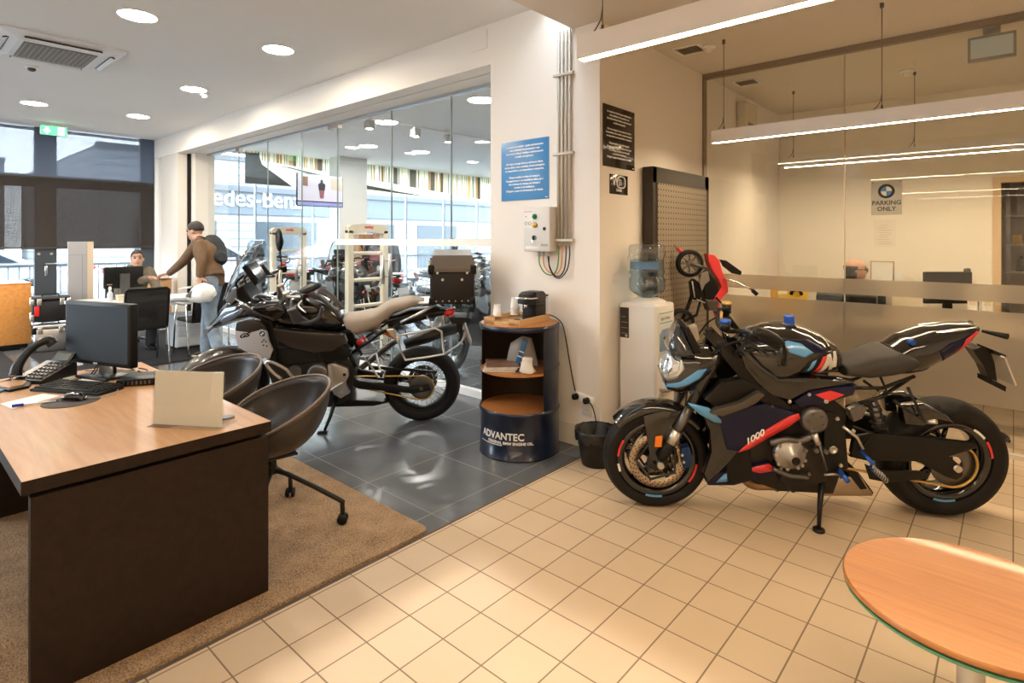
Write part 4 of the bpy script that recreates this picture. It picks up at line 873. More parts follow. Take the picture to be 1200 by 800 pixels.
    st(MB().cyl((1.02, -.27, 1.2), (1.02, -.31, 1.36), .0065, n=8).sphere((1.02, -.32, 1.43), 1, 16, 10, (.02, .05, .095), M=Euler((.25, -.15, .2)).to_matrix()).build('mirror', M_black, t))
    st(MB().cyl((1.02, .27, 1.2), (1.0, .26, 1.235), .0065, n=8).sphere((.97, .27, 1.26), 1, 16, 10, (.09, .05, .022), M=Euler((.0, .15, .2)).to_matrix()).build('mirror', M_black, t))
    # windscreen and front body
    ws = []
    for (p, w) in zip([(1.54,1.054),(1.496,1.184),(1.424,1.335),(1.355,1.45),(1.301,1.494),(1.276,1.484)], (.10, .15, .175, .165, .12, .07)):
        ws.append([(p[0]-.9*(j/4*w)**2*2, j/4*w, p[1]) for j in range(-4, 5)])
    tag(MB().loft(ws, closed=False, cap=False).build('windscreen', glass_mat('screen_clear', (.86, .90, .93), 2.2), t, solid=.003), 'clear windscreen')
    MB().tube([ws[i][0] for i in range(1, 6)]+[ws[5][k] for k in range(1, 8)]+[ws[i][8] for i in range(5, 0, -1)], .0035, 6).build('windscreen_edge', mat('edge_smoke', (.5, .55, .58), .2), t)
    cow = Shell([(1.666,0.848),(1.605,0.916),(1.556,0.992),(1.501,1.054),(1.403,1.087),(1.305,1.086),(1.162,1.057)], [(1.668,0.816),(1.59,0.825),(1.411,0.885),(1.312,0.912),(1.168,0.896)], [(1.15, .19), (1.25, .20), (1.4, .16), (1.55, .10), (1.7, .03)], 2.4, 24, 22)
    cow.mesh(MB()).build('front_cowl', body, t)
    for s in (1, -1):
        decal(MB(), [(1.542,0.909),(1.509,0.943),(1.365,1.016),(1.34,1.009),(1.374,0.961),(1.531,0.874)], cow.y_at, .008, s).build('headlight', mat('headlamp_grey', (.18, .22, .28), .1, .5, coat=1), t)
        panel(t, 'cowl_blade', [(1.494,1.068),(1.454,1.134),(1.408,1.168),(1.405,1.087),(1.458,1.033)], s*.10, s*.125, mat('blade_grey', (.20, .21, .23), .35, .3), .004, (1,))
        MB().tube([((1.419,1.082)[0], .12*s, (1.419,1.082)[1]), ((1.271,1.011)[0], .19*s, (1.271,1.011)[1])], .007, 8).m(M_alu).build('cowl_strut', M_alu, t)
        sc2 = Shell([(1.266,1.05),(1.177,1.076),(1.083,1.075),(1.028,1.014)], [(1.268,1.004),(1.207,0.949),(1.114,0.908),(1.03,0.974)], [(1.0, .02), (1.15, .045), (1.3, .04), (1.5, .02)], 2.2, 14, 14, .19*s)
        sc2.mesh(MB()).build('side_cowl', body, t)
        MB().tube([(1.62, .05*s, .845), (1.62, .20*s, .845)], [.010, .022], 10).build('turn_signal', mat('signal_smoke', (.25, .28, .33), .2), t)
    MB().prism([(1.367,1.321),(1.34,1.348),(1.248,1.21),(1.275,1.176)], -.11, .11, 'Y', bev=.006).m(mat('dash_face', (.02, .02, .025), .1)).prism([(1.34,1.334),(1.327,1.341),(1.247,1.224),(1.261,1.21)], -.1, .1, 'Y').build('instrument_display', M_black, t)
    MB().tube([(1.30, .07, 1.05), (1.42, .09, 1.18), (1.36, .09, 1.26)], .010, 8, sm=4).tube([(1.30, -.07, 1.05), (1.42, -.09, 1.18), (1.36, -.09, 1.26)], .010, 8, sm=4).cyl((1.38, -.1, 1.2), (1.38, .1, 1.2), .008, n=8).build('screen_bracket', M_satin, t)
    MB().prism([(1.446,1.136),(1.366,1.183),(1.305,1.086),(1.242,1.037),(1.309,0.996),(1.404,1.052)], -.12, .12, 'Y', bev=.01).build('inner_cowl', M_satin, t)
    # tank and body
    tank = Shell([(1.191,0.98),(1.13,1.035),(1.042,1.097),(0.902,1.131),(0.809,1.116),(0.71,1.045),(0.645,0.952),(0.62,0.873)], [(1.147,0.856),(1.071,0.828),(0.879,0.797),(0.684,0.793),(0.618,0.834),(0.591,0.875)], [(.62, .10), (.75, .16), (.9, .19), (1.05, .185), (1.25, .14)], 2.4, 28, 28)
    tank.mesh(MB()).build('fuel_tank', body, t)
    tag(decal(MB(), [(0.856,1.13),(0.779,1.136),(0.69,1.068),(0.628,0.971),(0.654,0.944),(0.743,1.041)], tank.y_at, .004, 1).build('tank_trim', mat('trim_line', (.12, .11, .10), .3), t), 'dark tank trim')
    MB().lathe([(.045, 0), (.045, .012), (.03, .018), (0, .018)], (.93, 0, 1.115), 'Z', 20).build('filler_cap', M_gun, t)
    panel(t, 'side_cover', [(1.135,0.867),(0.964,0.837),(0.708,0.813),(0.598,0.804),(0.573,0.734),(0.679,0.668),(0.822,0.657),(1.001,0.702),(1.126,0.773)], .12, .195, mat('cover_brown_black', (.030, .024, .019), .35, coat=.2), .015)
    panel(t, 'side_cover', [(0.795,0.684),(0.626,0.722),(0.536,0.665),(0.59,0.583),(0.72,0.586),(0.784,0.615)], .12, .19, M_satin, .01)
    panel(t, 'radiator_shroud', [(1.226,0.955),(1.127,0.913),(1.107,0.765),(1.102,0.547),(1.178,0.576),(1.135,0.684),(1.168,0.833)], .15, .20, M_satin, .01)
    panel(t, 'shroud_top', [(1.391,0.857),(1.382,0.916),(1.294,0.941),(1.208,0.92),(1.16,0.866),(1.198,0.86),(1.286,0.841)], .19, .232, mat('shroud_brown', (.045, .036, .03), .45), .006)
    for s in (1, -1):
        gp = MB().prism([(1.391,0.857),(1.286,0.841),(1.229,0.854),(1.198,0.87),(1.161,0.846),(1.151,0.772),(1.123,0.697),(1.15,0.63),(1.244,0.652),(1.372,0.723),(1.388,0.783)], s*.20, s*.235, 'Y', bev=.006).build('side_panel', panelm, t, auto=35)
        tag(gp, 'grey side panel')
        if badge and s > 0:
            a, b = (1.362,0.799), (1.284,0.815); d = V((b[0]-a[0], 0, b[1]-a[1])).normalized()
            text('lettering', 'GS', .042, M_black, gp, axes((a[0], .2355, a[1]), d, V((0, 1, 0)).cross(d), (0, 1, 0)), sx=1.5, shear=.4, bold=.002)
            c = (1.192,0.832); roundel(gp, (c[0], .2365, c[1]), .023, (-1, 0, 0), (0, 0, 1), (0, 1, 0))
            m = MB()
            for q in [(1.182,0.783),(1.195,0.769),(1.167,0.769),(1.187,0.742),(1.162,0.735)]: m.cyl((q[0], .234, q[1]), (q[0], .2365, q[1]), .0065, n=10)
            m.build('panel_hole', M_black, gp)
    # crash bars, engine
    for s in (1, -1):
        MB().tube([((1.052,0.482)[0], .27*s, (1.052,0.482)[1]), ((1.104,0.535)[0], .28*s, (1.104,0.535)[1]), ((1.158,0.61)[0], .28*s, (1.158,0.61)[1]), ((1.12,0.623)[0], .28*s, (1.12,0.623)[1]), ((1.009,0.56)[0], .28*s, (1.009,0.56)[1]), ((0.947,0.454)[0], .24*s, (0.947,0.454)[1]), (.80, .16*s, .42)], .0125, 10, sm=3).build('crash_bar', M_alu, t)
    eng = MB().m(mat('engine_dark', (.03, .027, .025), .4, .5)).prism([(1.175,0.698),(0.652,0.659),(0.518,0.541),(0.558,0.249),(0.718,0.195),(1.004,0.218),(1.148,0.339),(1.208,0.521)], -.15, .15, 'Y', bev=.02).prism([(1.06,0.553),(0.756,0.582),(0.657,0.457),(0.695,0.268),(0.989,0.262)], -.18, .18, 'Y', bev=.02)
    eng.build('engine_block', None, t, auto=40)
    c = MB().m(M_gun).lathe([(.085, .17), (.085, .19), (.07, .2), (.03, .205), (0, .205)], ((0.801,0.477)[0], 0, (0.801,0.477)[1]), 'Y', 28).cyl(((0.975,0.509)[0], .17, (0.975,0.509)[1]), ((0.975,0.509)[0], .195, (0.975,0.509)[1]), .05, n=20).build('engine_cover', None, t)
    m = MB().m(M_alu).prism([(0.721,0.565),(0.668,0.578),(0.565,0.533),(0.56,0.471),(0.587,0.415),(0.556,0.33),(0.623,0.29),(0.675,0.32),(0.712,0.391)], .17, .215, 'Y', bev=.008)
    m.cyl(((0.622,0.325)[0], .2, (0.622,0.325)[1]), ((0.622,0.325)[0], .235, (0.622,0.325)[1]), .022, n=16).tube([((0.704,0.558)[0], .22, (0.704,0.558)[1]), ((0.681,0.446)[0], .225, (0.681,0.446)[1])], .013, 10).tube([((0.603,0.423)[0], .215, (0.603,0.423)[1]), ((0.696,0.37)[0], .24, (0.696,0.37)[1]), ((0.749,0.33)[0], .25, (0.749,0.33)[1])], .008, 8)
    m.m(M_black).cyl(((0.592,0.485)[0], .19, (0.592,0.485)[1]), ((0.592,0.485)[0], .219, (0.592,0.485)[1]), .012, n=12)
    tag(m.build('footrest_bracket', None, t, auto=40), 'bare aluminium bracket')
    MB().prism([(0.989,0.247),(0.717,0.21),(0.648,0.237),(0.385,0.222),(0.26,0.203),(0.386,0.177),(0.663,0.179),(0.903,0.186)], -.12, .12, 'Y', bev=.008).build('skid_plate', M_satin, t)
    for s in (1, -1):
        MB().tube([(1.10, .06*s, .98), (.85, .13*s, .82), (.62, .14*s, .74), (.52, .14*s, .52)], .018, 10, sm=4).tube([(.62, .13*s, .80), (.3, .13*s, .88), (-.15, .11*s, .98)], .013, 8).tube([(.56, .14*s, .62), (.3, .13*s, .80), (.1, .12*s, .90)], .012, 8).build('rear_subframe', M_satin, t)
    MB().m(M_red).cyl((.50, .10, .70), (.44, .10, .74), .03, n=14).m(M_alu).cyl((.46, .12, .70), (.45, .13, .74), .012, n=10).build('preload_knob', None, t)
    # seat and tail
    seat = Shell([(0.632,0.916),(0.531,0.922),(0.38,0.948),(0.256,1.025),(0.166,1.039),(0.07,1.052),(-0.02,1.036),(-0.048,1)], [(0.609,0.88),(0.585,0.804),(0.512,0.767),(0.332,0.827),(0.216,0.944),(0.068,0.984),(-0.04,1.01)], [(-.04, .06), (.1, .13), (.3, .15), (.45, .165), (.55, .15), (.64, .11)], 3.2, 30, 26)
    seat.mesh(MB()).build('seat', seatm, t)
    tl = Shell([(0.272,0.883),(0.098,0.952),(-0.076,0.971),(-0.23,0.955),(-0.265,0.933)], [(0.262,0.822),(0.093,0.84),(-0.079,0.887),(-0.195,0.907),(-0.264,0.941)], [(-.3, .05), (-.1, .09), (.15, .12), (.3, .12)], 3, 18, 18); tl.mesh(MB()).build('tail_fairing', M_satin, t)
    decal(MB(), [(-0.185,0.923),(-0.202,0.958),(-0.268,0.975),(-0.258,0.936),(-0.216,0.908)], lambda x, z: .078, .006, 1, 1).build('tail_light', M_redlens, t, solid=.01)
    MB().prism([(-0.251,0.947),(-0.272,0.954),(-0.258,0.911),(-0.23,0.89)], -.07, .07, 'Y', bev=.003).build('tail_light', M_redlens, t)
    MB().prism([(-0.223,0.897),(-0.371,0.895),(-0.371,0.855),(-0.251,0.838)], -.09, .09, 'Y', bev=.006).build('rear_fender', M_satin, t)
    MB().prism([(-0.279,0.845),(-0.328,0.845),(-0.343,0.727),(-0.364,0.654),(-0.343,0.654),(-0.293,0.772)], -.03, .03, 'Y', bev=.004).build('plate_hanger', M_satin, t)
    MB().prism([(-0.335,0.833),(-0.353,0.837),(-0.414,0.66),(-0.4,0.649)], -.09, .09, 'Y').build('number_plate_holder', mat('holder_grey', (.35, .33, .31), .4), t)
    if rack:
        for s in (1, -1):
            def q(*pts): return [(p[0], s*.235, p[1]) for p in pts]
            MB().tube(q(*[(0.175,0.8),(0.15,0.668),(0.117,0.598),(-0.029,0.615),(-0.187,0.64),(-0.164,0.828),(-0.117,0.853),(0.016,0.824)]), .0095, 9, closed=True).tube([((-0.097,0.85)[0], .235*s, (-0.097,0.85)[1]), ((-0.049,0.932)[0], .15*s, (-0.049,0.932)[1])], .009, 8).tube([((-0.183,0.64)[0], .235*s, (-0.183,0.64)[1]), ((-0.319,0.71)[0], .16*s, (-0.319,0.71)[1]), ((-0.355,0.785)[0], .08*s, (-0.355,0.785)[1])], .008, 8, sm=4).prism([(0.263,0.846),(0.21,0.852),(0.152,0.768),(0.179,0.748)], s*.18, s*.235, 'Y', bev=.003).build('pannier_rack', M_alu, t)
            MB().tube([((0.16,0.884)[0], .16*s, (0.16,0.884)[1]), ((0.019,0.949)[0], .16*s, (0.019,0.949)[1]), ((-0.115,1.021)[0], .13*s, (-0.115,1.021)[1])], .012, 10).build('grab_rail', M_alu, t)
            MB().tube([((0.433,0.617)[0], .19*s, (0.433,0.617)[1]), ((0.347,0.643)[0], .19*s, (0.347,0.643)[1]), ((0.322,0.517)[0], .2*s, (0.322,0.517)[1]), ((0.282,0.502)[0], .21*s, (0.282,0.502)[1]), ((0.29,0.453)[0], .21*s, (0.29,0.453)[1]), ((0.337,0.454)[0], .2*s, (0.337,0.454)[1])], .009, 8, closed=True).m(M_black).cyl((.30, .2*s, .50), (.30, .28*s, .49), .013, n=10).build('passenger_footrest', M_alu, t)
        MB().bb((-.33, -.12, 1.018), (.02, .12, 1.03), .004).build('luggage_plate', M_alu, t)
    if case:
        cx0, cx1 = (-0.427,1.015)[0], (-0.075,1.02)[0]; cz0, cz1, cz2 = 1.032, (-0.251,1.294)[1], (-0.251,1.417)[1]+.005
        c = MB().bb((cx0, -.20, cz0), (cx1, .20, cz1), .018).m(mat('case_black', (.012, .010, .010), .5))
        o = c.build('top_case', mat('case_black', (.012, .010, .010), .5), t); tag(o, 'black aluminium top case')
        MB().loft([[(cx0-.004, -.204, cz1), (cx1+.004, -.204, cz1), (cx1+.004, .204, cz1), (cx0-.004, .204, cz1)], [(cx0-.004, -.204, cz1+.03), (cx1+.004, -.204, cz1+.03), (cx1+.004, .204, cz1+.03), (cx0-.004, .204, cz1+.03)], [(cx0+.02, -.165, cz2), (cx1-.025, -.165, cz2), (cx1-.025, .165, cz2), (cx0+.02, .165, cz2)]], sm=False).build('lid', mat('case_lid_bronze', (.16, .14, .12), .4, .5), o)
        m = MB()
        for x in (cx0+.012, cx1-.012):
            for y in (-.19, .19): m.box((x, y, cz1+.02), (.05, .05, .075), bev=.012)
            for y in (-.19, .19): m.box((x, y, cz0+.03), (.04, .04, .06), bev=.01)
        m.build('corner_guard', M_satin, o)
        m = MB()
        for x, z in ((cx0+.10, cz1-.06), (cx1-.10, cz1-.06)): m.cyl((x, .199, z), (x, .206, z), .011, n=12)
        for i in range(6): m.cyl((cx0+.05+i*(cx1-cx0-.1)/5, .199, cz0+.03), (cx0+.05+i*(cx1-cx0-.1)/5, .204, cz0+.03), .006, n=8)
        for x in (cx0+.06, cx1-.06): m.cyl((x, .199, cz1-.006), (x, .206, cz1-.006), .010, n=10)
        m.build('rivet', M_alu, o)
        m = MB()
        for y in (-.1, .1): m.box((cx0-.012, y, cz1), (.02, .05, .09), bev=.005).box((cx1+.012, y, cz1), (.02, .05, .09), bev=.005)
        m.build('latch', M_alu, o)
    # swingarm, chain, exhaust, stand
    panel(t, 'swingarm', [(.56, .44), (.50, .40), (.1, .335), (-.06, .345), (-.08, .30), (.06, .275), (.5, .33), (.58, .37)], .095, .13, M_satin, .01)
    MB().tube(chain_loop(rc, .102, (.52, .385), .045, .108), .008, 8, closed=True, flat=.8).build('drive_chain', M_gold, t)
    panel(t, 'chain_guard', [(.42, .52), (.15, .49), (-.13, .455), (-.13, .445), (.15, .47), (.42, .485)], .10, .125, M_satin, .003, (1,))
    MB().m(M_darkmetal).tube([((0.156,0.599)[0], -.17, (0.156,0.599)[1]), ((-0.032,0.66)[0], -.19, (-0.032,0.66)[1]), ((-0.295,0.74)[0], -.20, (-0.295,0.74)[1])], [.040, .058, .050], 18).m(M_gun).tube([(.62, -.1, .35), (.50, -.17, .42), (.30, -.18, .58), (.22, -.17, .64)], .026, 12, sm=4).build('exhaust', None, t)
    m = MB().m(M_orange).cyl((.2, -.02, .70), (.3, -.02, .75), .018, n=10).m(M_alu).cyl((.3, -.02, .75), (.42, -.02, .80), .024, n=12); m.build('shock_absorber', None, t)
    MB().m(M_satin).tube([((0.673,0.271)[0], .15, (0.673,0.271)[1]), ((0.708,0.146)[0], .21, (0.708,0.146)[1]), ((0.745,0.051)[0], .265, (0.745,0.051)[1])], [.017, .014, .011], 10).build('kickstand_leg', None, t)
    p = (0.749,0.037); MB().box((p[0]+.01, .27, p[1]+.004), (.075, .05, .012), bev=.004).build('kickstand_foot', M_satin, t)
    return t
ab = adventure_bike('black adventure motorcycle with khaki seat and black top case on the slate floor')
place_frame(ab, ((-3.74, 3.088, 0.0),[(-0.6758, 0.73159, 0.08983), (-0.73708, -0.67077, -0.08236), (0.0, -0.12187, 0.99255)]))

# ------------------------------------------------------------------ rugs
def rug_mat(name, c, c2):
    m = mat(name, c, .95, bump=1.0, bscale=170); nt = m.node_tree; b = nt.nodes['Principled BSDF']; N = nt.nodes.new; L = nt.links.new
    tc = N('ShaderNodeTexCoord'); n = N('ShaderNodeTexNoise'); n.inputs['Scale'].default_value = 130; n.inputs['Detail'].default_value = 3; L(tc.outputs['Object'], n.inputs['Vector'])
    n2 = N('ShaderNodeTexNoise'); n2.inputs['Scale'].default_value = 9; L(tc.outputs['Object'], n2.inputs['Vector'])
    a = N('ShaderNodeMath'); a.operation = 'MULTIPLY_ADD'; a.inputs[1].default_value = .35; L(n2.outputs['Fac'], a.inputs[0]); L(n.outputs['Fac'], a.inputs[2])
    r = N('ShaderNodeValToRGB'); r.color_ramp.elements[0].position = .47; r.color_ramp.elements[1].position = .82
    r.color_ramp.elements[0].color = (*c2, 1); r.color_ramp.elements[1].color = (*c, 1); L(a.outputs[0], r.inputs['Fac']); L(r.outputs['Color'], b.inputs['Base Color'])
    for l in list(nt.links):
        if l.to_node.type == 'BUMP': l.to_node.inputs['Distance'].default_value = .012
    return m
def rug(name, x0, x1, y0, y1, mm, lab):
    m = MB(); r = .05; P = []
    for cx, cy, a in ((x1-r, y1-r, 0), (x0+r, y1-r, 90), (x0+r, y0+r, 180), (x1-r, y0+r, 270)):
        for k in range(5): P.append((cx+r*math.cos(math.radians(a+k*22.5)), cy+r*math.sin(math.radians(a+k*22.5))))
    o = m.prism(P, 0.0, .014, 'Z').build(name, mm); return tag(o, lab, 'rug')
rug('shag_rug', -4.62, -2.275, -1.4, 1.93, rug_mat('rug_brown', (.52, .345, .20), (.20, .125, .068)), 'brown shaggy rug under the front oak desk and the two shell chairs')
rug('dark_rug', -11.0, -7.3, -2.0, 1.165, rug_mat('rug_dark', (.028, .025, .026), (.006, .0055, .006)), 'dark rug at the left edge in front of the orange wood cabinet')
rug('dark_rug', -11.0, -7.74, 1.375, 3.35, MATS['rug_dark'], 'dark rug under the white table where the two men shake hands')
tag(MB().tube([(-2.42, .36, .012), (-2.30, .52, .018), (-2.24, .55, .006), (-2.20, .50, .004), (-2.17, .43, .004)], .0035, 8, sm=6).build('cable', mat('cord_white', (.75, .72, .65), .5)), 'thin white cord poking out from under the rug by the desk end', 'cord')

# ------------------------------------------------------------------ front desk and what stands on it
DT = .74
t = thing('office_desk', 'large oak topped desk with dark brown end panel in the left foreground', 'desk', (0, 0, 0))
MB().m(M_dbrown).bb((-4.15, .32, DT-.045), (-2.385, 1.14, DT-.001)).m(M_oak).bb((-4.148, .322, DT-.0012), (-2.387, 1.138, DT)).build('desktop', None, t)
MB().bb((-2.435, .345, .014), (-2.392, 1.13, DT-.062)).build('end_panel', M_dbrown, t)
MB().bb((-4.14, .345, .014), (-4.10, 1.13, DT-.062)).build('end_panel', M_dbrown, t)
MB().bb((-4.10, .95, .25), (-2.435, .97, DT-.045)).build('modesty_panel', M_dbrown, t)
MB().bb((-4.1, .40, DT-.062), (-2.42, 1.09, DT-.045)).build('spacer_frame', M_black, t)
MB().lathe([(.03, 0), (.03, .004), (.024, .005), (0, .003)], (-2.571,1.031,0.742), 'Z', 20).build('cable_grommet', M_gun, t)

# acrylic sign holder
a, b = V((-2.713, .784, DT)), V((-2.44, .962, DT)); d = (b-a); wd = d.length; an = math.atan2(d.y, d.x)
t = thing('sign_holder', 'clear acrylic stand holding a blank cream sheet on the desk corner', 'sign holder', a, an)
M_card = mat('card_cream', (.80, .73, .62), .6)
MB().prism([(-.0, .004), (.003, .004), (.015, .226), (.012, .226)], .006, wd-.006, 'X').build('insert_sheet', M_card, t)
m = MB()
m.prism([(-.004, .0), (-.001, .0), (.011, .228), (.008, .228)], 0, wd, 'X').prism([(.005, .0), (.008, .0), (.020, .228), (.017, .228)], 0, wd, 'X').prism([(-.03, 0), (.10, 0), (.10, .003), (-.03, .003)], 0, wd, 'X')
m.build('acrylic_stand', M_acryl, t)

# monitor
mr = V((.566, .206, 0)).normalized(); an = math.atan2(mr.y, mr.x)
t = thing('computer_monitor', 'black flat computer monitor with dark blank screen on the front desk', 'monitor', (-3.85, .86, DT), an)
W2, H0, H1 = .275, .075, .425
MB().box((0, 0, (H0+H1)/2), (2*W2, .045, H1-H0), bev=.006).build('casing', M_black, t)
MB().bb((-W2+.018, -.0245, H0+.022), (W2-.018, -.0225, H1-.018)).build('screen', mat('screen_dark', (.016, .021, .029), .5, spec=.25), t)
MB().box((-.01, -.024, H0+.010), (.03, .003, .008)).build('brand_mark', mat('mark_grey', (.62, .60, .56), .4), t)
MB().box((0, .05, .16), (.075, .03, .30), bev=.006).build('neck', M_satin, t)
MB().prism([(-.05, .0), (-.05, .05), (-.03, .085), (.0, .095), (.03, .085), (.05, .05), (.05, 0)], .02, .034, 'Y').build('cable_plate', M_alu, t)
MB().box((0, .04, .008), (.26, .20, .016), bev=.006).build('foot', M_satin, t)
m = MB().tube([(-.06, .03, .09), (-.065, .0, .03), (-.07, -.03, .006), (-.055, -.12, .004)], .003, 6, sm=5).tube([(-.045, .03, .09), (-.04, -.01, .02), (-.06, -.05, .004)], .003, 6, sm=5); m.build('cable', M_black, t)
tag(MB().tube([(-3.82, 1.0, .77), (-3.9, 1.03, .745), (-4.02, .93, .744), (-4.10, .84, .744)], .003, 6, sm=5).build('cable', M_black), 'thin black cable lying from the monitor to the telephone', 'cable')
tag(MB().tube([(-3.66, .99, .785), (-3.75, 1.05, .75), (-3.86, 1.09, .744), (-3.95, 1.07, .744)], .003, 6, sm=5).build('cable', M_black), 'thin black cable running behind the monitor to the mini computer', 'cable')
# mini computer
t = thing('mini_computer', 'flat black mini computer lying right of the monitor foot', 'computer', (-3.565, .985, DT), math.radians(58))
MB().box((0, 0, .019), (.19, .185, .036), bev=.004).build('case', M_black, t)
m = MB()
for k in range(7): m.box((-.06+k*.02, -.0935, .018), (.008, .002, .018))
m.build('front_vent', M_gun, t)
for s in (-1, 1): MB().box((s*.07, 0, .0015), (.02, .15, .003)).build('rubber_foot', M_rubber, t)
tag(MB().box((-3.84, .86, DT+.001), (.21, .148, .002), rot=(0, 0, .7)).build('paper_sheet', M_paper), 'white sheet of paper lying beneath the monitor', 'paper')
t = tag(MB().box((-3.985, .735, DT+.004), (.11, .075, .008), rot=(0, 0, .5)).build('note_pad', M_paper), 'small white note pad between the telephone and the keyboard', 'note pad')
# keyboard
ka, kb, kd = V((-3.779, .542, 0)), V((-3.374, .76, 0)), V((-3.929, .653, 0)); ex = (kb-ka); kw = ex.length-.03; an = math.atan2(ex.y, ex.x); kl = .145
t = thing('keyboard', 'black computer keyboard lying in front of the monitor', 'keyboard', (ka.x, ka.y, DT), an)
MB().prism([(0, 0), (kl, 0), (kl, .022), (.0, .012)], 0, kw, 'X').build('base', M_black, t)
m = MB(); M_key = mat('key_black', (.018, .017, .016), .38)
for r in range(6):
    x = .01; yy = .014+r*.0235
    while x < kw-.03:
        w_ = .0175 if not (r == 0 and .11 < x < .24) else .11
        m.box((x+w_/2, yy+.008, .0165+yy*.065), (w_-.003, .0175, .008)); x += w_+.001
        if abs(x-.31) < .012 or abs(x-.38) < .01: x += .008
m.build('key_block', M_key, t)
# mouse pad, mouse
tag(MB().lathe([(0, 0), (.113, 0), (.115, .0015), (.113, .003), (0, .003)], (-3.39, .64, DT), 'Z', 40).build('mouse_pad', mat('pad_grey', (.06, .05, .045), .7)), 'round dark mouse pad on the front desk', 'mouse pad')
t = thing('computer_mouse', 'black computer mouse on the round pad', 'mouse', (-3.405, .655, DT+.003), math.radians(35))
sh = Shell([(-.055, .008), (-.045, .024), (-.02, .036), (.02, .036), (.045, .024), (.056, .008)], [(-.056, .001), (.056, .001)], [(-.056, .022), (-.03, .031), (.03, .029), (.056, .02)], 2.3, 16, 18); sh.mesh(MB()).build('shell', M_gloss, t)
MB().lathe([(.006, -.003), (.009, -.003), (.009, .003), (.006, .003)], (.035, 0, .030), 'Y', 16).build('scroll_wheel', M_gun, t)
MB().tube([(.055, 0, .01), (.10, .03, .006), (.12, .10, .005), (.09, .16, .012)], .0022, 6, sm=6).build('cable', mat('cable_grey_light', (.3, .3, .32), .4), t)
# paper with pen
P = [V((p[0], p[1], 0)) for p in ((-3.592, .407), (-3.666, .579), (-3.556, .625), (-3.44, .433))]
tag(MB().prism([(p.x, p.y) for p in (P[0], P[3], P[2], P[1])], DT+.0002, DT+.0015, 'Z').build('paper_note', M_paper), 'white paper note with a pen on it at the desk edge', 'paper')
t = thing('ballpoint_pen', 'clear ballpoint pen with blue cap on the white paper note', 'pen', (-3.461,0.463,0.742), math.atan2(.16, .045)+.0)
MB().m(mat('pen_clear', (.75, .78, .82), .2)).cyl((-.0, 0, .0055), (.13, 0, .0055), .004, n=8).build('barrel', None, t)
MB().m(mat('pen_blue', (.01, .03, .45), .3)).cyl((-.03, 0, .006), (.012, 0, .006), .0058, n=8).box((-.01, 0, .012), (.04, .004, .002)).build('cap', None, t)
MB().cyl((.125, 0, .0055), (.14, 0, .0055), .004, .002, n=8).build('end_plug', mat('pen_blue', (.01, .03, .45), .3), t)
# folder and phone at the left
t = thing('leather_folder', 'black leather folder with wooden sheet inside at the left end of the desk', 'folder', (0, 0, 0))
MB().prism([(-4.13, .36), (-3.83, .47), (-3.86, .55), (-4.06, .60), (-4.14, .60)], DT+.0003, DT+.014, 'Z', bev=.003).build('cover', M_black, t)
MB().prism([(-4.13, .37), (-3.87, .475), (-3.89, .53), (-4.06, .58), (-4.135, .58)], DT+.014, DT+.017, 'Z').build('wood_sheet', M_oak, t)
tag(MB().box(((-3.905,0.449,0.742)[0], (-3.905,0.449,0.742)[1], DT+.006), (.16, .045, .011), rot=(0, 0, -.55), bev=.004).m(M_black).build('pencil_case', mat('case_blue', (.06, .20, .34), .4)), 'narrow blue case at the left edge below the folder', 'case')
# desk telephone
t = thing('desk_telephone', 'black office telephone with handset standing upright left of the monitor', 'telephone', (-4.05, .64, DT), math.radians(28))
M_tel = mat('telephone_black', (.016, .015, .015), .3)
MB().prism([(-.10, 0), (.10, 0), (.10, .075), (.08, .085), (-.10, .02)], -.085, .115, 'X', bev=.004).build('body', M_tel, t)
m = MB(); sl = math.atan2(.065, .18)
for r in range(6):
    for c in range(5): m.box((-.025+c*.027, -.078+r*.027, .030+(r*.027)*.36), (.018, .016, .008), rot=(sl, 0, 0), bev=.002)
m.build('key_block', mat('tel_keys', (.07, .06, .052), .35), t)
MB().box((.035, .085, .105), (.13, .012, .07), rot=(-.7, 0, 0), bev=.003).m(mat('tel_lcd', (.18, .20, .19), .2)).box((.035, .079, .110), (.105, .004, .045), rot=(-.7, 0, 0)).build('display', M_tel, t)
MB().tube([(-.060, -.10, .040), (-.070, -.085, .085), (-.075, -.04, .14), (-.075, .02, .185), (-.068, .075, .20), (-.055, .095, .175)], [.030, .026, .021, .021, .029, .031], 14, sm=6).build('handset', M_tel, t)
m = MB(); m.tube([(-.07-.02*math.sin(k*.05)-.006*math.cos(k*1.6), -.11-.0012*k+.0, .012+.006*math.sin(k*1.6)+.02*math.exp(-k*.1)) for k in range(80)], .0022, 5); m.build('coiled_cord', M_tel, t)

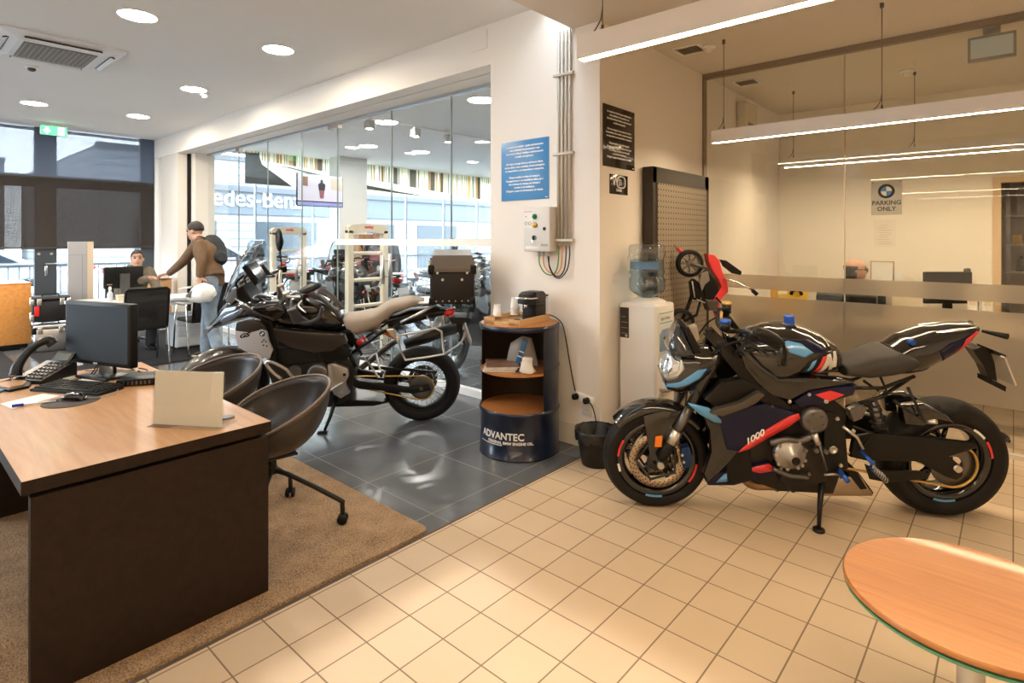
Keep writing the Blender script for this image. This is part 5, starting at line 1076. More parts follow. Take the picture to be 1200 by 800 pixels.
# ------------------------------------------------------------------ shell chairs on castors
M_shell = mat('chair_shell', (.040, .031, .025), .33)
M_chairbase = mat('chair_base', (.02, .018, .017), .35, .4)
def shell_chair(x, y, rz, lab):
    t = thing('shell_chair', lab, 'chair', (x, y, .0), rz, 'shell chairs on castors')
    def rim(th):   # th = 0 at the front
        c = math.cos(th); return .452+.305*((1-c)/2)**.62
    rings = []; n = 48
    for k in range(13):
        s = k/12; ring = []
        for i in range(n):
            th = 2*PI*i/n; zr = rim(th); r = math.sin(s*PI/2)**.85
            zz = .415+(zr-.415)*(1-math.cos(s*PI/2))**1.0
            rx = .285+.02*math.sin(th)**2; ry = .265+(.02 if math.cos(th) < 0 else 0)
            ring.append((rx*r*math.sin(th), -ry*r*math.cos(th)*1.0, zz))
        rings.append(ring)
    rings = [[V(p) for p in r_] for r_ in rings]
    m = MB(); c = m.bm.verts.new((0, 0, .415)); prev = None
    for k in range(1, 13):
        cur = [m.bm.verts.new(p) for p in rings[k]]
        for i in range(n):
            if prev is None: m._f([c, cur[i], cur[(i+1) % n]], True)
            else: m._f([prev[i], cur[i], cur[(i+1) % n], prev[(i+1) % n]], True)
        prev = cur
    o = m.build('seat_shell', M_shell, t, solid=.011)
    MB().tube([rings[12][i] for i in range(n)], .0075, 8, closed=True).build('shell_rim', mat('chair_rim_highlight', (.16, .115, .08), .45), t)  # paler than the shell: edge highlight put into the rim colour
    MB().cyl((0, 0, .30), (0, 0, .405), .022, n=16).box((0, 0, .405), (.20, .20, .014), bev=.004).build('swivel_column', M_chairbase, t)
    for k in range(4):
        a = PI/4+k*PI/2+.2; ca, sa = math.cos(a), math.sin(a)
        MB().tube([(0, 0, .31), (.08*ca, .08*sa, .29), (.335*ca, .335*sa, .145), (.355*ca, .355*sa, .12), (.357*ca, .357*sa, .055)], .0125, 10, sm=2).build('leg', M_chairbase, t)
        w_ = MB(); cx, cy = .357*ca, .357*sa
        for s in (-1, 1): w_.lathe([(0, -.009), (.022, -.009), (.027, -.004), (.027, .004), (.022, .009), (0, .009)], (0, 0, 0), 'Y', 18, M=Matrix.Translation((cx+.016*s*-sa, cy+.016*s*ca, .041)) @ Matrix.Rotation(a, 4, 'Z'))
        w_.box((cx, cy, .055), (.03, .018, .022), rot=(0, 0, a)).build('castor', M_black, t)
    return t
shell_chair(-2.90, 1.39, math.radians(-8), 'dark shell chair on castors behind the desk corner, nearer of the pair')
shell_chair(-3.73, 1.40, math.radians(6), 'dark shell chair further left, behind the acrylic sign holder')
# the castor base of the desk chair peeping in at the left edge
t = thing('desk_chair', 'black office chair behind the front desk, only a castor showing at the left edge', 'chair', (-2.83, -.10, .014), .3)
for k in range(5):
    a = 2*PI*k/5+.45; ca, sa = math.cos(a), math.sin(a)
    MB().tube([(0, 0, .13), (.16*ca, .16*sa, .11), (.30*ca, .30*sa, .075)], [.03, .022, .015], 10).build('leg', M_black, t)
    w_ = MB()
    for s in (-1, 1): w_.lathe([(0, -.011), (.024, -.011), (.030, -.004), (.030, .004), (.024, .011), (0, .011)], (0, 0, 0), 'Y', 18, M=Matrix.Translation((.30*ca+.018*s*-sa, .30*sa+.018*s*ca, .031)) @ Matrix.Rotation(a, 4, 'Z'))
    w_.box((.30*ca, .30*sa, .05), (.03, .02, .03), rot=(0, 0, a)).build('castor', M_black, t)
MB().cyl((0, 0, .10), (0, 0, .42), .028, n=16).build('gas_lift', M_gun, t)
MB().box((0, 0, .46), (.48, .46, .08), bev=.035).build('seat', mat('fabric_black', (.015, .015, .016), .85), t)
MB().box((.0, -.26, .80), (.44, .06, .50), rot=(.12, 0, 0), bev=.028).build('backrest', mat('fabric_black', (.015, .015, .016), .85), t)
MB().box((0, -.25, .52), (.08, .03, .22), rot=(.1, 0, 0), bev=.01).build('back_bracket', M_black, t)
# round coffee table
t = thing('round_table', 'round oak topped pedestal table at the lower right corner', 'table', (-.092, 2.09, 0))
MB().lathe([(0, .478), (.308, .478), (.318, .486), (.318, .494), (.314, .50), (0, .50)], n=72).build('tabletop', M_oak3, t, auto=40)
MB().lathe([(0, .468), (.312, .468), (.316, .472), (.316, .478), (0, .478)], n=72).build('glass_edge', mat('green_glass', (.08, .30, .17), .12, coat=.6), t, auto=40)
MB().lathe([(.033, .012), (.033, .468)], n=28).lathe([(.033, .46), (.09, .46), (.09, .468)], n=28).build('leg', mat('table_steel', (.55, .54, .53), .35, .9), t)
MB().lathe([(0, 0), (.20, 0), (.20, .006), (.04, .014), (0, .014)], n=48).build('base_plate', mat('table_steel', (.55, .54, .53), .35, .9), t)

# ------------------------------------------------------------------ oil drum cabinet
BX, BY, BR, BH = -2.70, 3.135, .285, .915
t = thing('oil_drum_cabinet', 'navy oil drum turned into an open cabinet with oak shelves by the pillar', 'cabinet', (BX, BY, 0))
M_drum = mat('drum_navy', (.005, .010, .030), .3, coat=.35); M_drumin = mat('drum_inside', (.035, .022, .014), .5)
A0, A1 = math.radians(-13), math.radians(210)
lo = MB().m(M_drum).lathe([(BR, .0), (BR+.006, .004), (BR+.006, .012), (BR, .016), (BR, .295), (BR+.008, .308), (BR+.008, .318), (BR, .328)], n=64)
lo.lathe([(BR, .318), (BR, .60), (BR+.008, .612), (BR+.008, .622), (BR, .634), (BR, .885), (BR+.006, .890), (BR+.006, BH), (BR-.004, BH)], n=44, a0=A0, a1=A1)
lo.lathe([(BR, .880), (BR+.006, .888), (BR+.006, BH), (BR-.004, BH), (BR-.004, .88)], n=64)
lo.m(M_drumin).lathe([(BR-.004, .318), (BR-.004, .885)], n=44, a0=A0, a1=A1)
for a in (A0, A1):
    c, s = math.cos(a), math.sin(a); lo.quad(((BR-.004)*c, (BR-.004)*s, .32), (BR*c, BR*s, .32), (BR*c, BR*s, .885), ((BR-.004)*c, (BR-.004)*s, .885))
lo.build('drum', None, t, recalc=False)
for z, nm in ((.318, 'shelf'), (.592, 'shelf')): MB().lathe([(0, z-.016), (BR-.006, z-.016), (BR-.006, z), (0, z)], n=56).build(nm, M_oak3, t, auto=40)
MB().lathe([(0, BH-.012), (BR-.006, BH-.012), (BR-.006, BH+.003), (0, BH+.003)], n=56).build('top_board', M_oak3, t, auto=40)
def wrap_text(name, body, size, a_start, z, mm, **k):
    o = text(name, body, size, mm, t, Matrix(), **k); me = o.data
    for v in me.vertices:
        a = a_start+v.co.x/BR; r = BR+.0012+max(v.co.z, 0); zz = z+v.co.y
        v.co = (r*math.cos(a), r*math.sin(a), zz)
    return o
M_dw = mat('drum_white', (.82, .82, .82), .4)
av = math.radians(-49.2)
wrap_text('lettering', 'ADVANTEC', .066, av-math.radians(62), .150, M_dw, sx=.98, bold=.0016)
wrap_text('lettering', 'ORIGINAL BMW ENGINE OIL.', .026, av-math.radians(49), .118, M_dw, bold=.0008)
m = MB(); P = []
for k in range(13):
    a = av-math.radians(67)+math.radians(42)*k/12; P.append(((BR+.001)*math.cos(a), (BR+.001)*math.sin(a)))
for (x0, y0), (x1, y1) in zip(P, P[1:]): m.quad((x0, y0, .106), (x1, y1, .106), (x1, y1, .112), (x0, y0, .112))
m.build('underline', M_dw, t)
ZT = BH+.003
# tray
tc = V((-2.735, 3.165, ZT)); td = V((-2.56, 3.385, 0))-V((-2.492, 2.875, 0)); an = math.atan2(3.32-2.90, -2.62+2.56)
t = thing('wooden_tray', 'shallow bamboo tray on the oil drum under the coffee machine', 'tray', (-2.715, 3.13, ZT), math.radians(98))
tl, tw = .40, .30
m = MB().bb((-tl/2, -tw/2, 0), (tl/2, tw/2, .008))
for s in (-1, 1): m.bb((-tl/2, s*tw/2-.006, 0), (tl/2, s*tw/2+.006, .045)).bb((s*tl/2-.006, -tw/2, 0), (s*tl/2+.006, -tw/2+.09, .045)).bb((s*tl/2-.006, tw/2-.09, 0), (s*tl/2+.006, tw/2, .045)).bb((s*tl/2-.006, -tw/2, 0), (s*tl/2+.006, tw/2, .022))
m.build('body', M_bamboo, t)
# coffee machine
t = thing('coffee_machine', 'small black capsule coffee machine with ribbed side and chrome lever on the tray', 'coffee machine', (-2.655, 3.215, ZT+.008), math.radians(98))
M_cm = mat('coffee_brown_black', (.06, .05, .042), .32, .5)
m = MB(); P = [(-.11, .0), (.12, .0), (.12, .155), (.11, .19), (.08, .21), (-.045, .21), (-.085, .195), (-.10, .16), (-.10, .125), (-.03, .115), (-.03, .02), (-.11, .02)]
MB().prism(P, -.055, .055, 'Y', bev=.006).build('body', M_black, t, auto=40)
m = MB().m(M_cm)
for s in (-1, 1):
    for k in range(9): m.box((.045, s*.0565, .022+k*.0155), (.145, .006, .009), bev=.002)
    m.prism([(-.03, .155), (.12, .155), (.11, .188), (.08, .207), (-.03, .207)], s*.055, s*.059, 'Y')
m.build('side_cover', None, t)
MB().prism([(-.155, 0), (-.09, 0), (-.09, .022), (-.155, .022)], -.05, .05, 'Y', bev=.006).build('drip_tray', M_gloss, t)
MB().m(M_chrome).tube([(-.02, -.066, .165), (-.02, .066, .165)], .006, 8).tube([(-.02, -.064, .165), (-.13, -.058, .17), (-.15, -.03, .172), (-.15, .03, .172), (-.13, .058, .17), (-.02, .064, .165)], .0065, 8, sm=4).build('lever', None, t)
MB().m(M_chrome).cyl((-.075, 0, .095), (-.075, 0, .13), .014, n=12).build('spout', None, t)
MB().bb((.123, -.05, .01), (.165, .05, .165)).build('water_tank', glass_mat('tank_clear', (.93, .93, .92), 1.5), t)
MB().bb((.122, -.052, .165), (.168, .052, .178), .003).build('tank_lid', M_black, t)
def cup_stack(x, y, n, lab):
    t = thing('paper_cup_stack', lab, 'cup stack', (x, y, ZT+.008), 0, 'stacked paper cups on the tray')
    mc = mat('cup_white', (.80, .75, .68), .55)
    for k in range(n):
        z = k*.022
        MB().lathe([(0, .003+z), (.024, .003+z), (.024, z), (.034, .078+z), (.036, .082+z), (.035, .085+z), (.033, .080+z), (.023, .006+z), (0, .006+z)], n=24, M=Matrix.Translation((0, 0, .09+n*.022)) @ Matrix.Rotation(PI, 4, 'X')).build('paper_cup', mc, t)
cup_stack(-2.845, 3.055, 1, 'single white paper cup upside down at the front of the tray')
cup_stack(-2.80, 3.20, 3, 'stack of white paper cups beside the coffee machine')
tag(MB().tube([(-2.66, 3.345, ZT+.03), (-2.60, 3.385, ZT+.03), (-2.53, 3.415, ZT-.02), (-2.50, 3.425, .80), (-2.46, 3.428, .60), (-2.43, 3.425, .48), (-2.405, 3.42, .405)], .004, 8, sm=8).build('power_cable', M_black), 'black power cable running down the pillar from coffee machine to socket strip', 'cable')
# shelf contents
def stack_item(name, c, d, rz, mm, lab, cat, grp=None):
    o = MB().box((0, 0, d[2]/2), d, bev=.002).build(name, mm); o.location = c; o.rotation_euler = (0, 0, rz); return tag(o, lab, cat, grp)
for k, (c1, th, lab) in enumerate((((.55, .52, .48), .014, 'lowest of the magazines on the upper drum shelf'), ((.62, .56, .50), .012, 'middle magazine on the upper drum shelf'), ((.22, .12, .08), .008, 'top magazine with brown cover on the upper drum shelf'))):
    z = .5925+(0, .014, .026)[k]
    t = thing('magazine', lab, 'magazine', (-2.775, 3.015+.006*k, z), math.radians(38+4*k), 'magazines in the drum')
    MB().box((0, 0, th/2), (.23, .29, th-.002), bev=.001).build('page_block', mat('page_edge', (.66, .62, .56), .7), t)
    MB().bb((-.116, -.146, th-.0015), (.116, .146, th-.0002)).build('cover', mat('magazine_cover_%d' % k, c1, .4, noise=.5, nscale=14), t)
t = thing('plastic_bag', 'clear plastic bag with blue striped sleeve leaning inside the upper drum compartment', 'bag', (-2.70, 3.16, .5935), math.radians(20))
sh = Shell([(-.12, .02), (-.09, .16), (.0, .22), (.08, .21), (.13, .02)], [(-.12, .0), (.13, .0)], [(-.12, .01), (0, .05), (.13, .01)], 2.0, 14, 14); sh.mesh(MB()).build('bag_film', mat('bag_grey', (.42, .40, .37), .25, alpha=.75), t)
m = MB().m(mat('stripe_blue', (.03, .16, .36), .4)).box((.02, -.06, .11), (.035, .012, .19), rot=(0, .35, .2), bev=.004).m(M_paper)
for k in range(3): m.box((-.0+.012*k, -.067, .045+.035*k), (.036, .004, .009), rot=(0, .35, .2))
m.build('striped_sleeve', None, t)
t = thing('white_bag', 'crumpled white paper bag at the front right of the upper drum shelf', 'bag', (-2.515, 3.005, .5935), math.radians(30))
t.scale = (.85, .85, .85)
m = MB(); rs = []
random.seed(3)
for z, rr in ((0, .050), (.02, .058), (.05, .052), (.08, .046), (.11, .050), (.125, .046)):
    rs.append([(rr*(1+.25*random.uniform(-1, 1))*math.cos(2*PI*k/12), rr*.8*(1+.25*random.uniform(-1, 1))*math.sin(2*PI*k/12), z+.004*random.uniform(0, 1)) for k in range(12)])
m.loft(rs); m.build('paper_bag', mat('bag_white', (.72, .70, .68), .6), t)

# ------------------------------------------------------------------ on the pillar: signs, control box, conduits, socket
def sign(name, lab, x_or_y, lo_, hi_, z0, z1, col, side, lines, tcol):
    # side 'F' faces -Y at y = x_or_y ; side 'R' faces +X at x = x_or_y
    W_, H_ = hi_-lo_, z1-z0
    t = thing(name, lab, 'sign', (lo_, x_or_y, z0) if side == 'F' else (x_or_y, lo_, z0), 0 if side == 'F' else PI/2)
    MB().bb((0, -.004, 0), (W_, 0, H_), .001).build('plate', col, t)
    for (txt, sz, zz, al) in lines:
        xx = W_/2 if al == 'CENTER' else W_-.01
        text('lettering', txt, sz, tcol, t, axes((xx, -.0045, zz), (1, 0, 0), (0, 0, 1), (0, -1, 0)), align=al, extrude=.0004, bold=.0009)
    return t
M_sb = mat('sign_blue', (.055, .25, .55), .3); M_sk = mat('sign_black', (.030, .022, .016), .12); M_sw = mat('sign_text', (.85, .86, .88), .5)
TX = ['A recepção do veículo é gratis exclusivamente', 'com a finalidade de acompanhar a sua', 'intervenção oficinal. Verifique cuidadosamente', 'o ambito da reparação.', None,
      'Não deve entregar bens ou valores ao cliente', 'de sua oficina. Caso contrário, deverá entregá-los', 'ao responsável, e correspondente o transporte.', None,
      'Cheque emitido à ordem da recepção.', 'Os pagamentos só se contabilizam feitos, após', 'boa cobrança do cheque, em transação', 'ou através de multibanco.', 'Obrigado a quem do levantamento do veículo.']
def lines(H_, sz):
    out = []; z = H_-.052; st = (H_-.10)/(len(TX)-.2)
    for s in TX:
        if s: out.append((s, sz, z, 'CENTER'))
        z -= st
    return out
sign('notice_board', 'blue notice sign with white text on the pillar above the control box', YP-.001, -3.158, -2.665, 1.83, 2.306, M_sb, 'F', lines(.476, .0205)+[('oficina', .010, .012, 'RIGHT')], M_sw)
sign('notice_board', 'black notice sign with white text on the side of the pillar', XP+.001, 3.479, 3.931, 2.047, 2.497, M_sk, 'R', lines(.45, .0185)+[('oficina', .010, .012, 'RIGHT')], M_sw)
t = sign('wifi_sign', 'small black wifi sign below the black notice', XP+.001, 3.571, 3.827, 1.852, 1.997, M_sk, 'R', [('Grátis', .032, .022, 'CENTER')], M_sw)
text('lettering', 'Wi', .085, M_sw, t, axes((.035, -.0045, .066), (1, 0, 0), (0, 0, 1), (0, -1, 0)), extrude=.0004, bold=.0012)
m = MB().tube([(.155+.058*math.copysign(abs(math.cos(2*PI*k/24))**.6, math.cos(2*PI*k/24)), -.005, .092+.042*math.copysign(abs(math.sin(2*PI*k/24))**.6, math.sin(2*PI*k/24))) for k in range(24)], .005, 6, closed=True); m.build('logo_outline', M_sw, t)
text('lettering', 'Fi', .058, M_sw, t, axes((.125, -.0045, .072), (1, 0, 0), (0, 0, 1), (0, -1, 0)), extrude=.0004, bold=.0012)

t = thing('control_box', 'grey control box with green and yellow buttons on the pillar', 'control box', (-2.834, YP-.1, 1.425))
M_box = mat('box_grey', (.66, .64, .60), .45)
MB().box((.129, .049, .168), (.258, .098, .336), bev=.006).build('housing', M_box, t)
MB().bb((.004, -.004, .004), (.254, .0005, .332), .002).build('lid', mat('box_lid', (.70, .68, .65), .4), t)
def fy(px, py): return None
bt = lambda x, z, mm, nm, r=.017, d=.018: MB().m(M_gun).cyl((x, -.004, z), (x, -.010, z), r*1.25, n=18).m(mm).lathe([(r, 0), (r, -d*.6), (r*.7, -d), (0, -d*1.05)], (x, -.008, z), 'Y', 18).build(nm, None, t)
tag(bt(.112, .265, mat('btn_green', (.0, .35, .12), .25), 'push_button'), 'green button'); tag(bt(.116, .200, mat('btn_yellow', (.80, .50, .05), .3), 'push_button'), 'yellow button')
bt(.206, .172, M_black, 'indicator', .011, .008)
MB().m(M_gun).cyl((.11, -.004, .105), (.11, -.016, .105), .018, n=18).m(M_black).box((.11, -.02, .105), (.010, .012, .03)).build('key_switch', None, t)
MB().m(M_chrome).box((.098, -.022, .072), (.012, .002, .034), bev=.001).build('key', None, t)
m = MB().m(M_paper).bb((.002, -.0055, .18), (.088, -.004, .322)).m(mat('mark_red', (.6, .05, .06), .4)).bb((.004, -.006, .302), (.086, -.005, .307)).m(M_gun)
m.tube([(.026+.012*math.cos(2*PI*k/16), -.006, .215+.012*math.sin(2*PI*k/16)) for k in range(16)], .0018, 5, closed=True).tube([(.064+.012*math.cos(2*PI*k/16), -.006, .215+.012*math.sin(2*PI*k/16)) for k in range(16)], .0018, 5, closed=True).bb((.02, -.006, .262), (.03, -.005, .270)); m.build('instruction_label', None, t)
MB().m(M_gun).bb((.172, -.006, .042), (.235, -.004, .058)).m(M_paper).bb((.02, -.0055, .02), (.15, -.0045, .04)).build('type_plate', None, t)
m = MB()
for x in (.115, .155, .20): m.cyl((x, .045, -.035), (x, .045, .002), .013, n=12)
m.build('cable_gland', mat('gland_grey', (.42, .42, .42), .5), t)
t = thing('cable_conduits', 'bundle of four grey metal conduits running down the pillar', 'conduit', (0, YP, 0))
M_con = mat('conduit_grey', (.56, .51, .44), .4, .2)
cxs = (-2.56, -2.527, -2.492, -2.459)
for x, r in zip(cxs, (.013, .013, .011, .011)): MB().cyl((x, -.02, 1.47), (x, -.02, ZL), r, n=12).build('pipe', M_con, t)
for z in (1.51, 2.155, 2.745): MB().box((-2.51, -.026, z), (.185, .030, .022), bev=.004).build('clamp', M_con, t)
def loop(pts, mm, lab): tag(MB().tube(pts, .0048, 8, sm=8).build('control_cable', mm), lab, 'cable')
M_g = mat('cable_green', (.10, .25, .06), .45); M_o = mat('cable_orange', (.75, .30, .05), .45)
yb = YP-.055
loop([(-2.72, yb, 1.392), (-2.715, yb, 1.33), (-2.675, yb+.01, 1.265), (-2.61, yb+.02, 1.25), (-2.57, yb+.03, 1.30), (-2.56, YP-.02, 1.40), (-2.56, YP-.02, 1.48)], M_g, 'green cable looping from control box to the conduits')
loop([(-2.679, yb, 1.392), (-2.67, yb, 1.32), (-2.63, yb+.012, 1.27), (-2.57, yb+.02, 1.262), (-2.535, yb+.03, 1.31), (-2.527, YP-.02, 1.40), (-2.527, YP-.02, 1.48)], M_o, 'orange cable looping from control box to the conduits')
loop([(-2.634, yb, 1.392), (-2.62, yb, 1.32), (-2.58, yb, 1.255), (-2.53, yb+.01, 1.245), (-2.495, yb+.02, 1.30), (-2.492, YP-.02, 1.40), (-2.492, YP-.02, 1.48)], M_black, 'left black cable of the pair looping from control box to the conduits')
loop([(-2.63, yb+.005, 1.392), (-2.615, yb-.006, 1.31), (-2.565, yb-.008, 1.24), (-2.51, yb, 1.238), (-2.465, yb+.015, 1.30), (-2.459, YP-.02, 1.40), (-2.459, YP-.02, 1.48)], M_black, 'right black cable of the pair looping from control box to the conduits')
t = thing('socket_strip', 'white socket strip with two black plugs low on the pillar', 'socket', (-2.34, YP-.018, .368))
MB().box((0, 0, 0), (.19, .032, .062), rot=(0, .14, 0), bev=.014).build('body', mat('socket_white', (.80, .77, .72), .4), t)
for x in (-.048, .048): MB().cyl((x, -.012, -x*.14), (x, -.05, -x*.14), .024, .02, n=18).cyl((x, -.05, -x*.14), (x, -.055, -x*.14+.02), .012, n=10).build('plug', M_black, t)
t = thing('wall_socket', 'white wall socket below the socket strip', 'socket', (-2.315, YP, .285))
MB().box((0, -.005, 0), (.085, .01, .085), bev=.004).build('plate', mat('socket_white', (.80, .77, .72), .4), t)
MB().m(M_gun).cyl((-.01, -.0105, 0), (-.01, -.0115, 0), .004, n=8).cyl((.012, -.0105, 0), (.012, -.0115, 0), .004, n=8).build('pin_hole', None, t)
tag(MB().tube([(-2.292, YP-.07, .362), (-2.23, 3.36, .36), (-2.17, 3.32, .30), (-2.15, 3.30, .22), (-2.2, 3.29, .14)], .004, 8, sm=8).build('power_cable', M_black), 'black cable drooping from socket strip into the waste bin', 'cable')
# waste bin
t = thing('waste_bin', 'black plastic waste bin with bin liner on the floor by the pillar corner', 'waste bin', (-2.12, 3.265, 0))
MB().lathe([(0, .003), (.098, .003), (.10, 0), (.138, .215), (.143, .22), (.143, .23), (.134, .23), (.095, .008), (0, .008)], n=40).build('bucket', mat('bin_black', (.016, .015, .014), .42), t)
m = MB(); rs = []
random.seed(5); nn = 44; jit = [random.uniform(-1, 1) for _ in range(nn)]; j2 = [random.uniform(-1, 1) for _ in range(nn)]
for r, z, k in ((.139, .165, 1), (.146, .19, .7), (.150, .225, .4), (.147, .24, .2), (.139, .238, .2), (.130, .20, .6), (.122, .14, 1)):
    rs.append([((r+.004*k*(jit[i] if k > .5 else j2[i]))*math.cos(2*PI*i/nn), (r+.004*k*(jit[i] if k > .5 else j2[i]))*math.sin(2*PI*i/nn), z+.012*k*j2[(i*7) % nn]) for i in range(nn)])
m.loft(rs, cap=False).build('bin_liner', mat('liner_black', (.02, .019, .018), .22), t)

# ------------------------------------------------------------------ water cooler
CX0, CX1, CY0, CY1, CH = -2.185, -1.885, 3.66, 3.96, 1.055
t = thing('water_cooler', 'white water cooler standing against the pillar wall with blue tap recess', 'water cooler', ((CX0+CX1)/2, (CY0+CY1)/2, 0))
M_cool = mat('cooler_white', (.74, .72, .69), .35)
h = .15
MB().bb((-h, -h, .01), (h, h, CH), .022).m(M_cool).build('cabinet', M_cool, t)
MB().lathe([(.14, CH-.003), (.135, CH+.012), (.09, CH+.03), (.05, CH+.035)], n=32).build('bottle_seat', M_cool, t)
MB().bb((h-.002, -h+.03, .62), (h+.004, h-.03, .98), .003).build('front_panel', mat('cooler_panel', (.70, .69, .67), .4), t)
MB().m(mat('recess_blue', (.22, .34, .48), .3)).prism([(-.10, .72), (.10, .72), (.10, .84), (.06, .875), (-.06, .875), (-.10, .84)], h, h+.012, 'X').build('tap_recess', None, t)
for y in (-.045, .045): MB().m(M_paper).cyl((h+.01, y, .80), (h+.05, y, .80), .014, n=12).cyl((h+.045, y, .80), (h+.045, y, .765), .010, n=10).build('tap', None, t)
MB().lathe([(0, .44), (.10, .44), (.10, .462), (.085, .462), (.08, .452), (0, .452)], (h-.02, 0, 0), 'Z', 28, -PI/2, PI/2).build('drip_tray', mat('tray_grey', (.4, .42, .45), .4), t)
m = MB().m(mat('label_pale', (.72, .74, .70), .5)).bb((h, -.11, .905), (h+.005, .11, 1.0)).m(mat('label_teal', (.25, .42, .46), .5))
for z in (.915, .985): m.bb((h+.005, -.10, z), (h+.006, .10, z+.008))
lb = m.build('label', None, t)
text('lettering', 'água fonte', .034, mat('label_text', (.15, .17, .18), .5), lb, axes((h+.006, -.085, .942), (0, 1, 0), (0, 0, 1), (1, 0, 0)), extrude=.0004)
MB().m(mat('sticker_dark', (.03, .024, .02), .5)).bb((-h+.012, -h-.0015, .80), (-h+.085, -h, 1.02)).m(mat('sticker_text', (.3, .26, .2), .5)).bb((-h+.02, -h-.002, .83), (-h+.077, -h-.0014, .834)).bb((-h+.02, -h-.002, .87), (-h+.077, -h-.0014, .874)).bb((-h+.02, -h-.002, .91), (-h+.077, -h-.0014, .914)).bb((-h+.02, -h-.002, .95), (-h+.06, -h-.0014, .954)).m(M_alu).cyl((-h+.065, -h-.0015, .815), (-h+.065, -h-.003, .815), .01, n=12).build('sticker', None, t)
t = thing('water_bottle', 'large clear blue water bottle upside down on the water cooler', 'water bottle', ((CX0+CX1)/2, (CY0+CY1)/2, CH+.03))
bp = [(.03, 0), (.05, .01), (.10, .035), (.128, .06), (.132, .085), (.132, .14), (.120, .155), (.118, .17), (.130, .19), (.124, .215), (.122, .27), (.124, .30), (.134, .315), (.134, .37), (.125, .392), (.08, .40), (0, .40)]
MB().lathe(bp, n=48).build('shell', glass_mat('bottle_plastic', (.87, .92, .96), 2.4), t)
MB().lathe([(r*.96, z) for r, z in bp if z < .30]+[(.118, .285), (0, .285)], n=48).build('water', glass_mat('bottle_water', (.72, .84, .94), .8), t)
MB().lathe([(.1255, .215), (.1235, .225), (.1235, .262), (.1255, .27)], n=30, a0=math.radians(-150), a1=math.radians(-20)).build('label', mat('bottle_label', (.12, .25, .45), .4, alpha=.85), t)
MB().bb((-.135, -.05, .20), (-.115, .0, .31), .003).build('paper_tag', mat('tag_cream', (.75, .72, .64), .6), t)

# ------------------------------------------------------------------ pegboard stand
PX = -2.12
t = thing('pegboard_stand', 'tall brown pegboard display stand with dark frame behind the water cooler', 'display stand', (0, 0, 0))
m = MB().bb((-2.2, 4.05, .0), (-2.11, 4.11, 2.09)).bb((-2.2, 5.05, .0), (-2.11, 5.13, 2.09)).bb((-2.2, 4.05, 1.965), (-2.11, 5.13, 2.09)).bb((-2.2, 4.05, 0), (-2.11, 5.13, .1))
m.build('frame', mat('peg_frame', (.035, .027, .020), .4), t)
def peg_mat():
    m = mat('pegboard', (.30, .25, .19), .5, .3); nt = m.node_tree; b = nt.nodes['Principled BSDF']; N = nt.nodes.new; L = nt.links.new
    tc = N('ShaderNodeTexCoord'); sp = N('ShaderNodeSeparateXYZ'); L(tc.outputs['Object'], sp.inputs[0]); res = []
    for ax in ('Y', 'Z'):
        a = N('ShaderNodeMath'); a.operation = 'DIVIDE'; a.inputs[1].default_value = .045; L(sp.outputs[ax], a.inputs[0])
        f = N('ShaderNodeMath'); f.operation = 'FRACT'; L(a.outputs[0], f.inputs[0])
        c = N('ShaderNodeMath'); c.operation = 'SUBTRACT'; c.inputs[1].default_value = .5; L(f.outputs[0], c.inputs[0])
        q = N('ShaderNodeMath'); q.operation = 'POWER'; q.inputs[1].default_value = 2; ab_ = N('ShaderNodeMath'); ab_.operation = 'ABSOLUTE'; L(c.outputs[0], ab_.inputs[0]); L(ab_.outputs[0], q.inputs[0]); res.append(q)
    s = N('ShaderNodeMath'); s.operation = 'ADD'; L(res[0].outputs[0], s.inputs[0]); L(res[1].outputs[0], s.inputs[1])
    lt = N('ShaderNodeMath'); lt.operation = 'LESS_THAN'; lt.inputs[1].default_value = .026; L(s.outputs[0], lt.inputs[0])
    x = N('ShaderNodeMix'); x.data_type = 'RGBA'; x.inputs['A'].default_value = (.30, .25, .19, 1); x.inputs['B'].default_value = (.02, .015, .01, 1); L(lt.outputs[0], x.inputs['Factor']); L(x.outputs['Result'], b.inputs['Base Color']); return m
MB().bb((-2.13, 4.11, .1), (-2.100, 5.05, 1.965)).build('perforated_panel', peg_mat(), t)

# red and black childs ride-on motorcycle hung upright on the pegboard
KD = 4.6; KX = -.662*KD
t = thing('toy_motorcycle', 'red and black childrens ride-on motorcycle hanging upright on the pegboard', 'toy motorcycle', (-.6624*KD, .7492*KD, 0), -math.atan2(.7492, .6624))
def K(pts): return [(p[0]*.7492+p[1]*.6624, p[2]) for p in pts]
def wheel_k(c, r, nm):
    o = MB().lathe([(r*.72, -.03), (r*.8, -.035), (r*.95, -.028), (r, -.012), (r, .012), (r*.95, .028), (r*.8, .035), (r*.72, .03)], (0, c[0], c[1]), 'X', 32).build(nm, M_rubber, t)
    m = MB().lathe([(r*.68, -.02), (r*.74, -.02), (r*.74, .02), (r*.68, .02), (r*.68, -.02)], (0, c[0], c[1]), 'X', 32).cyl((-.03, c[0], c[1]), (.03, c[0], c[1]), r*.2, n=14)
    for k in range(8):
        a = 2*PI*k/8; m.cyl((0, c[0]+r*.15*math.cos(a), c[1]+r*.15*math.sin(a)), (0, c[0]+r*.7*math.cos(a), c[1]+r*.7*math.sin(a)), .008, n=6)
    m.build('rim', mat('toy_grey', (.22, .2, .18), .4), o)
w1, w2 = K([(-1.969,4.399,1.323),(-2.021,4.353,0.849)])
wheel_k(w1, .112, 'front_wheel'); wheel_k(w2, .108, 'rear_wheel')
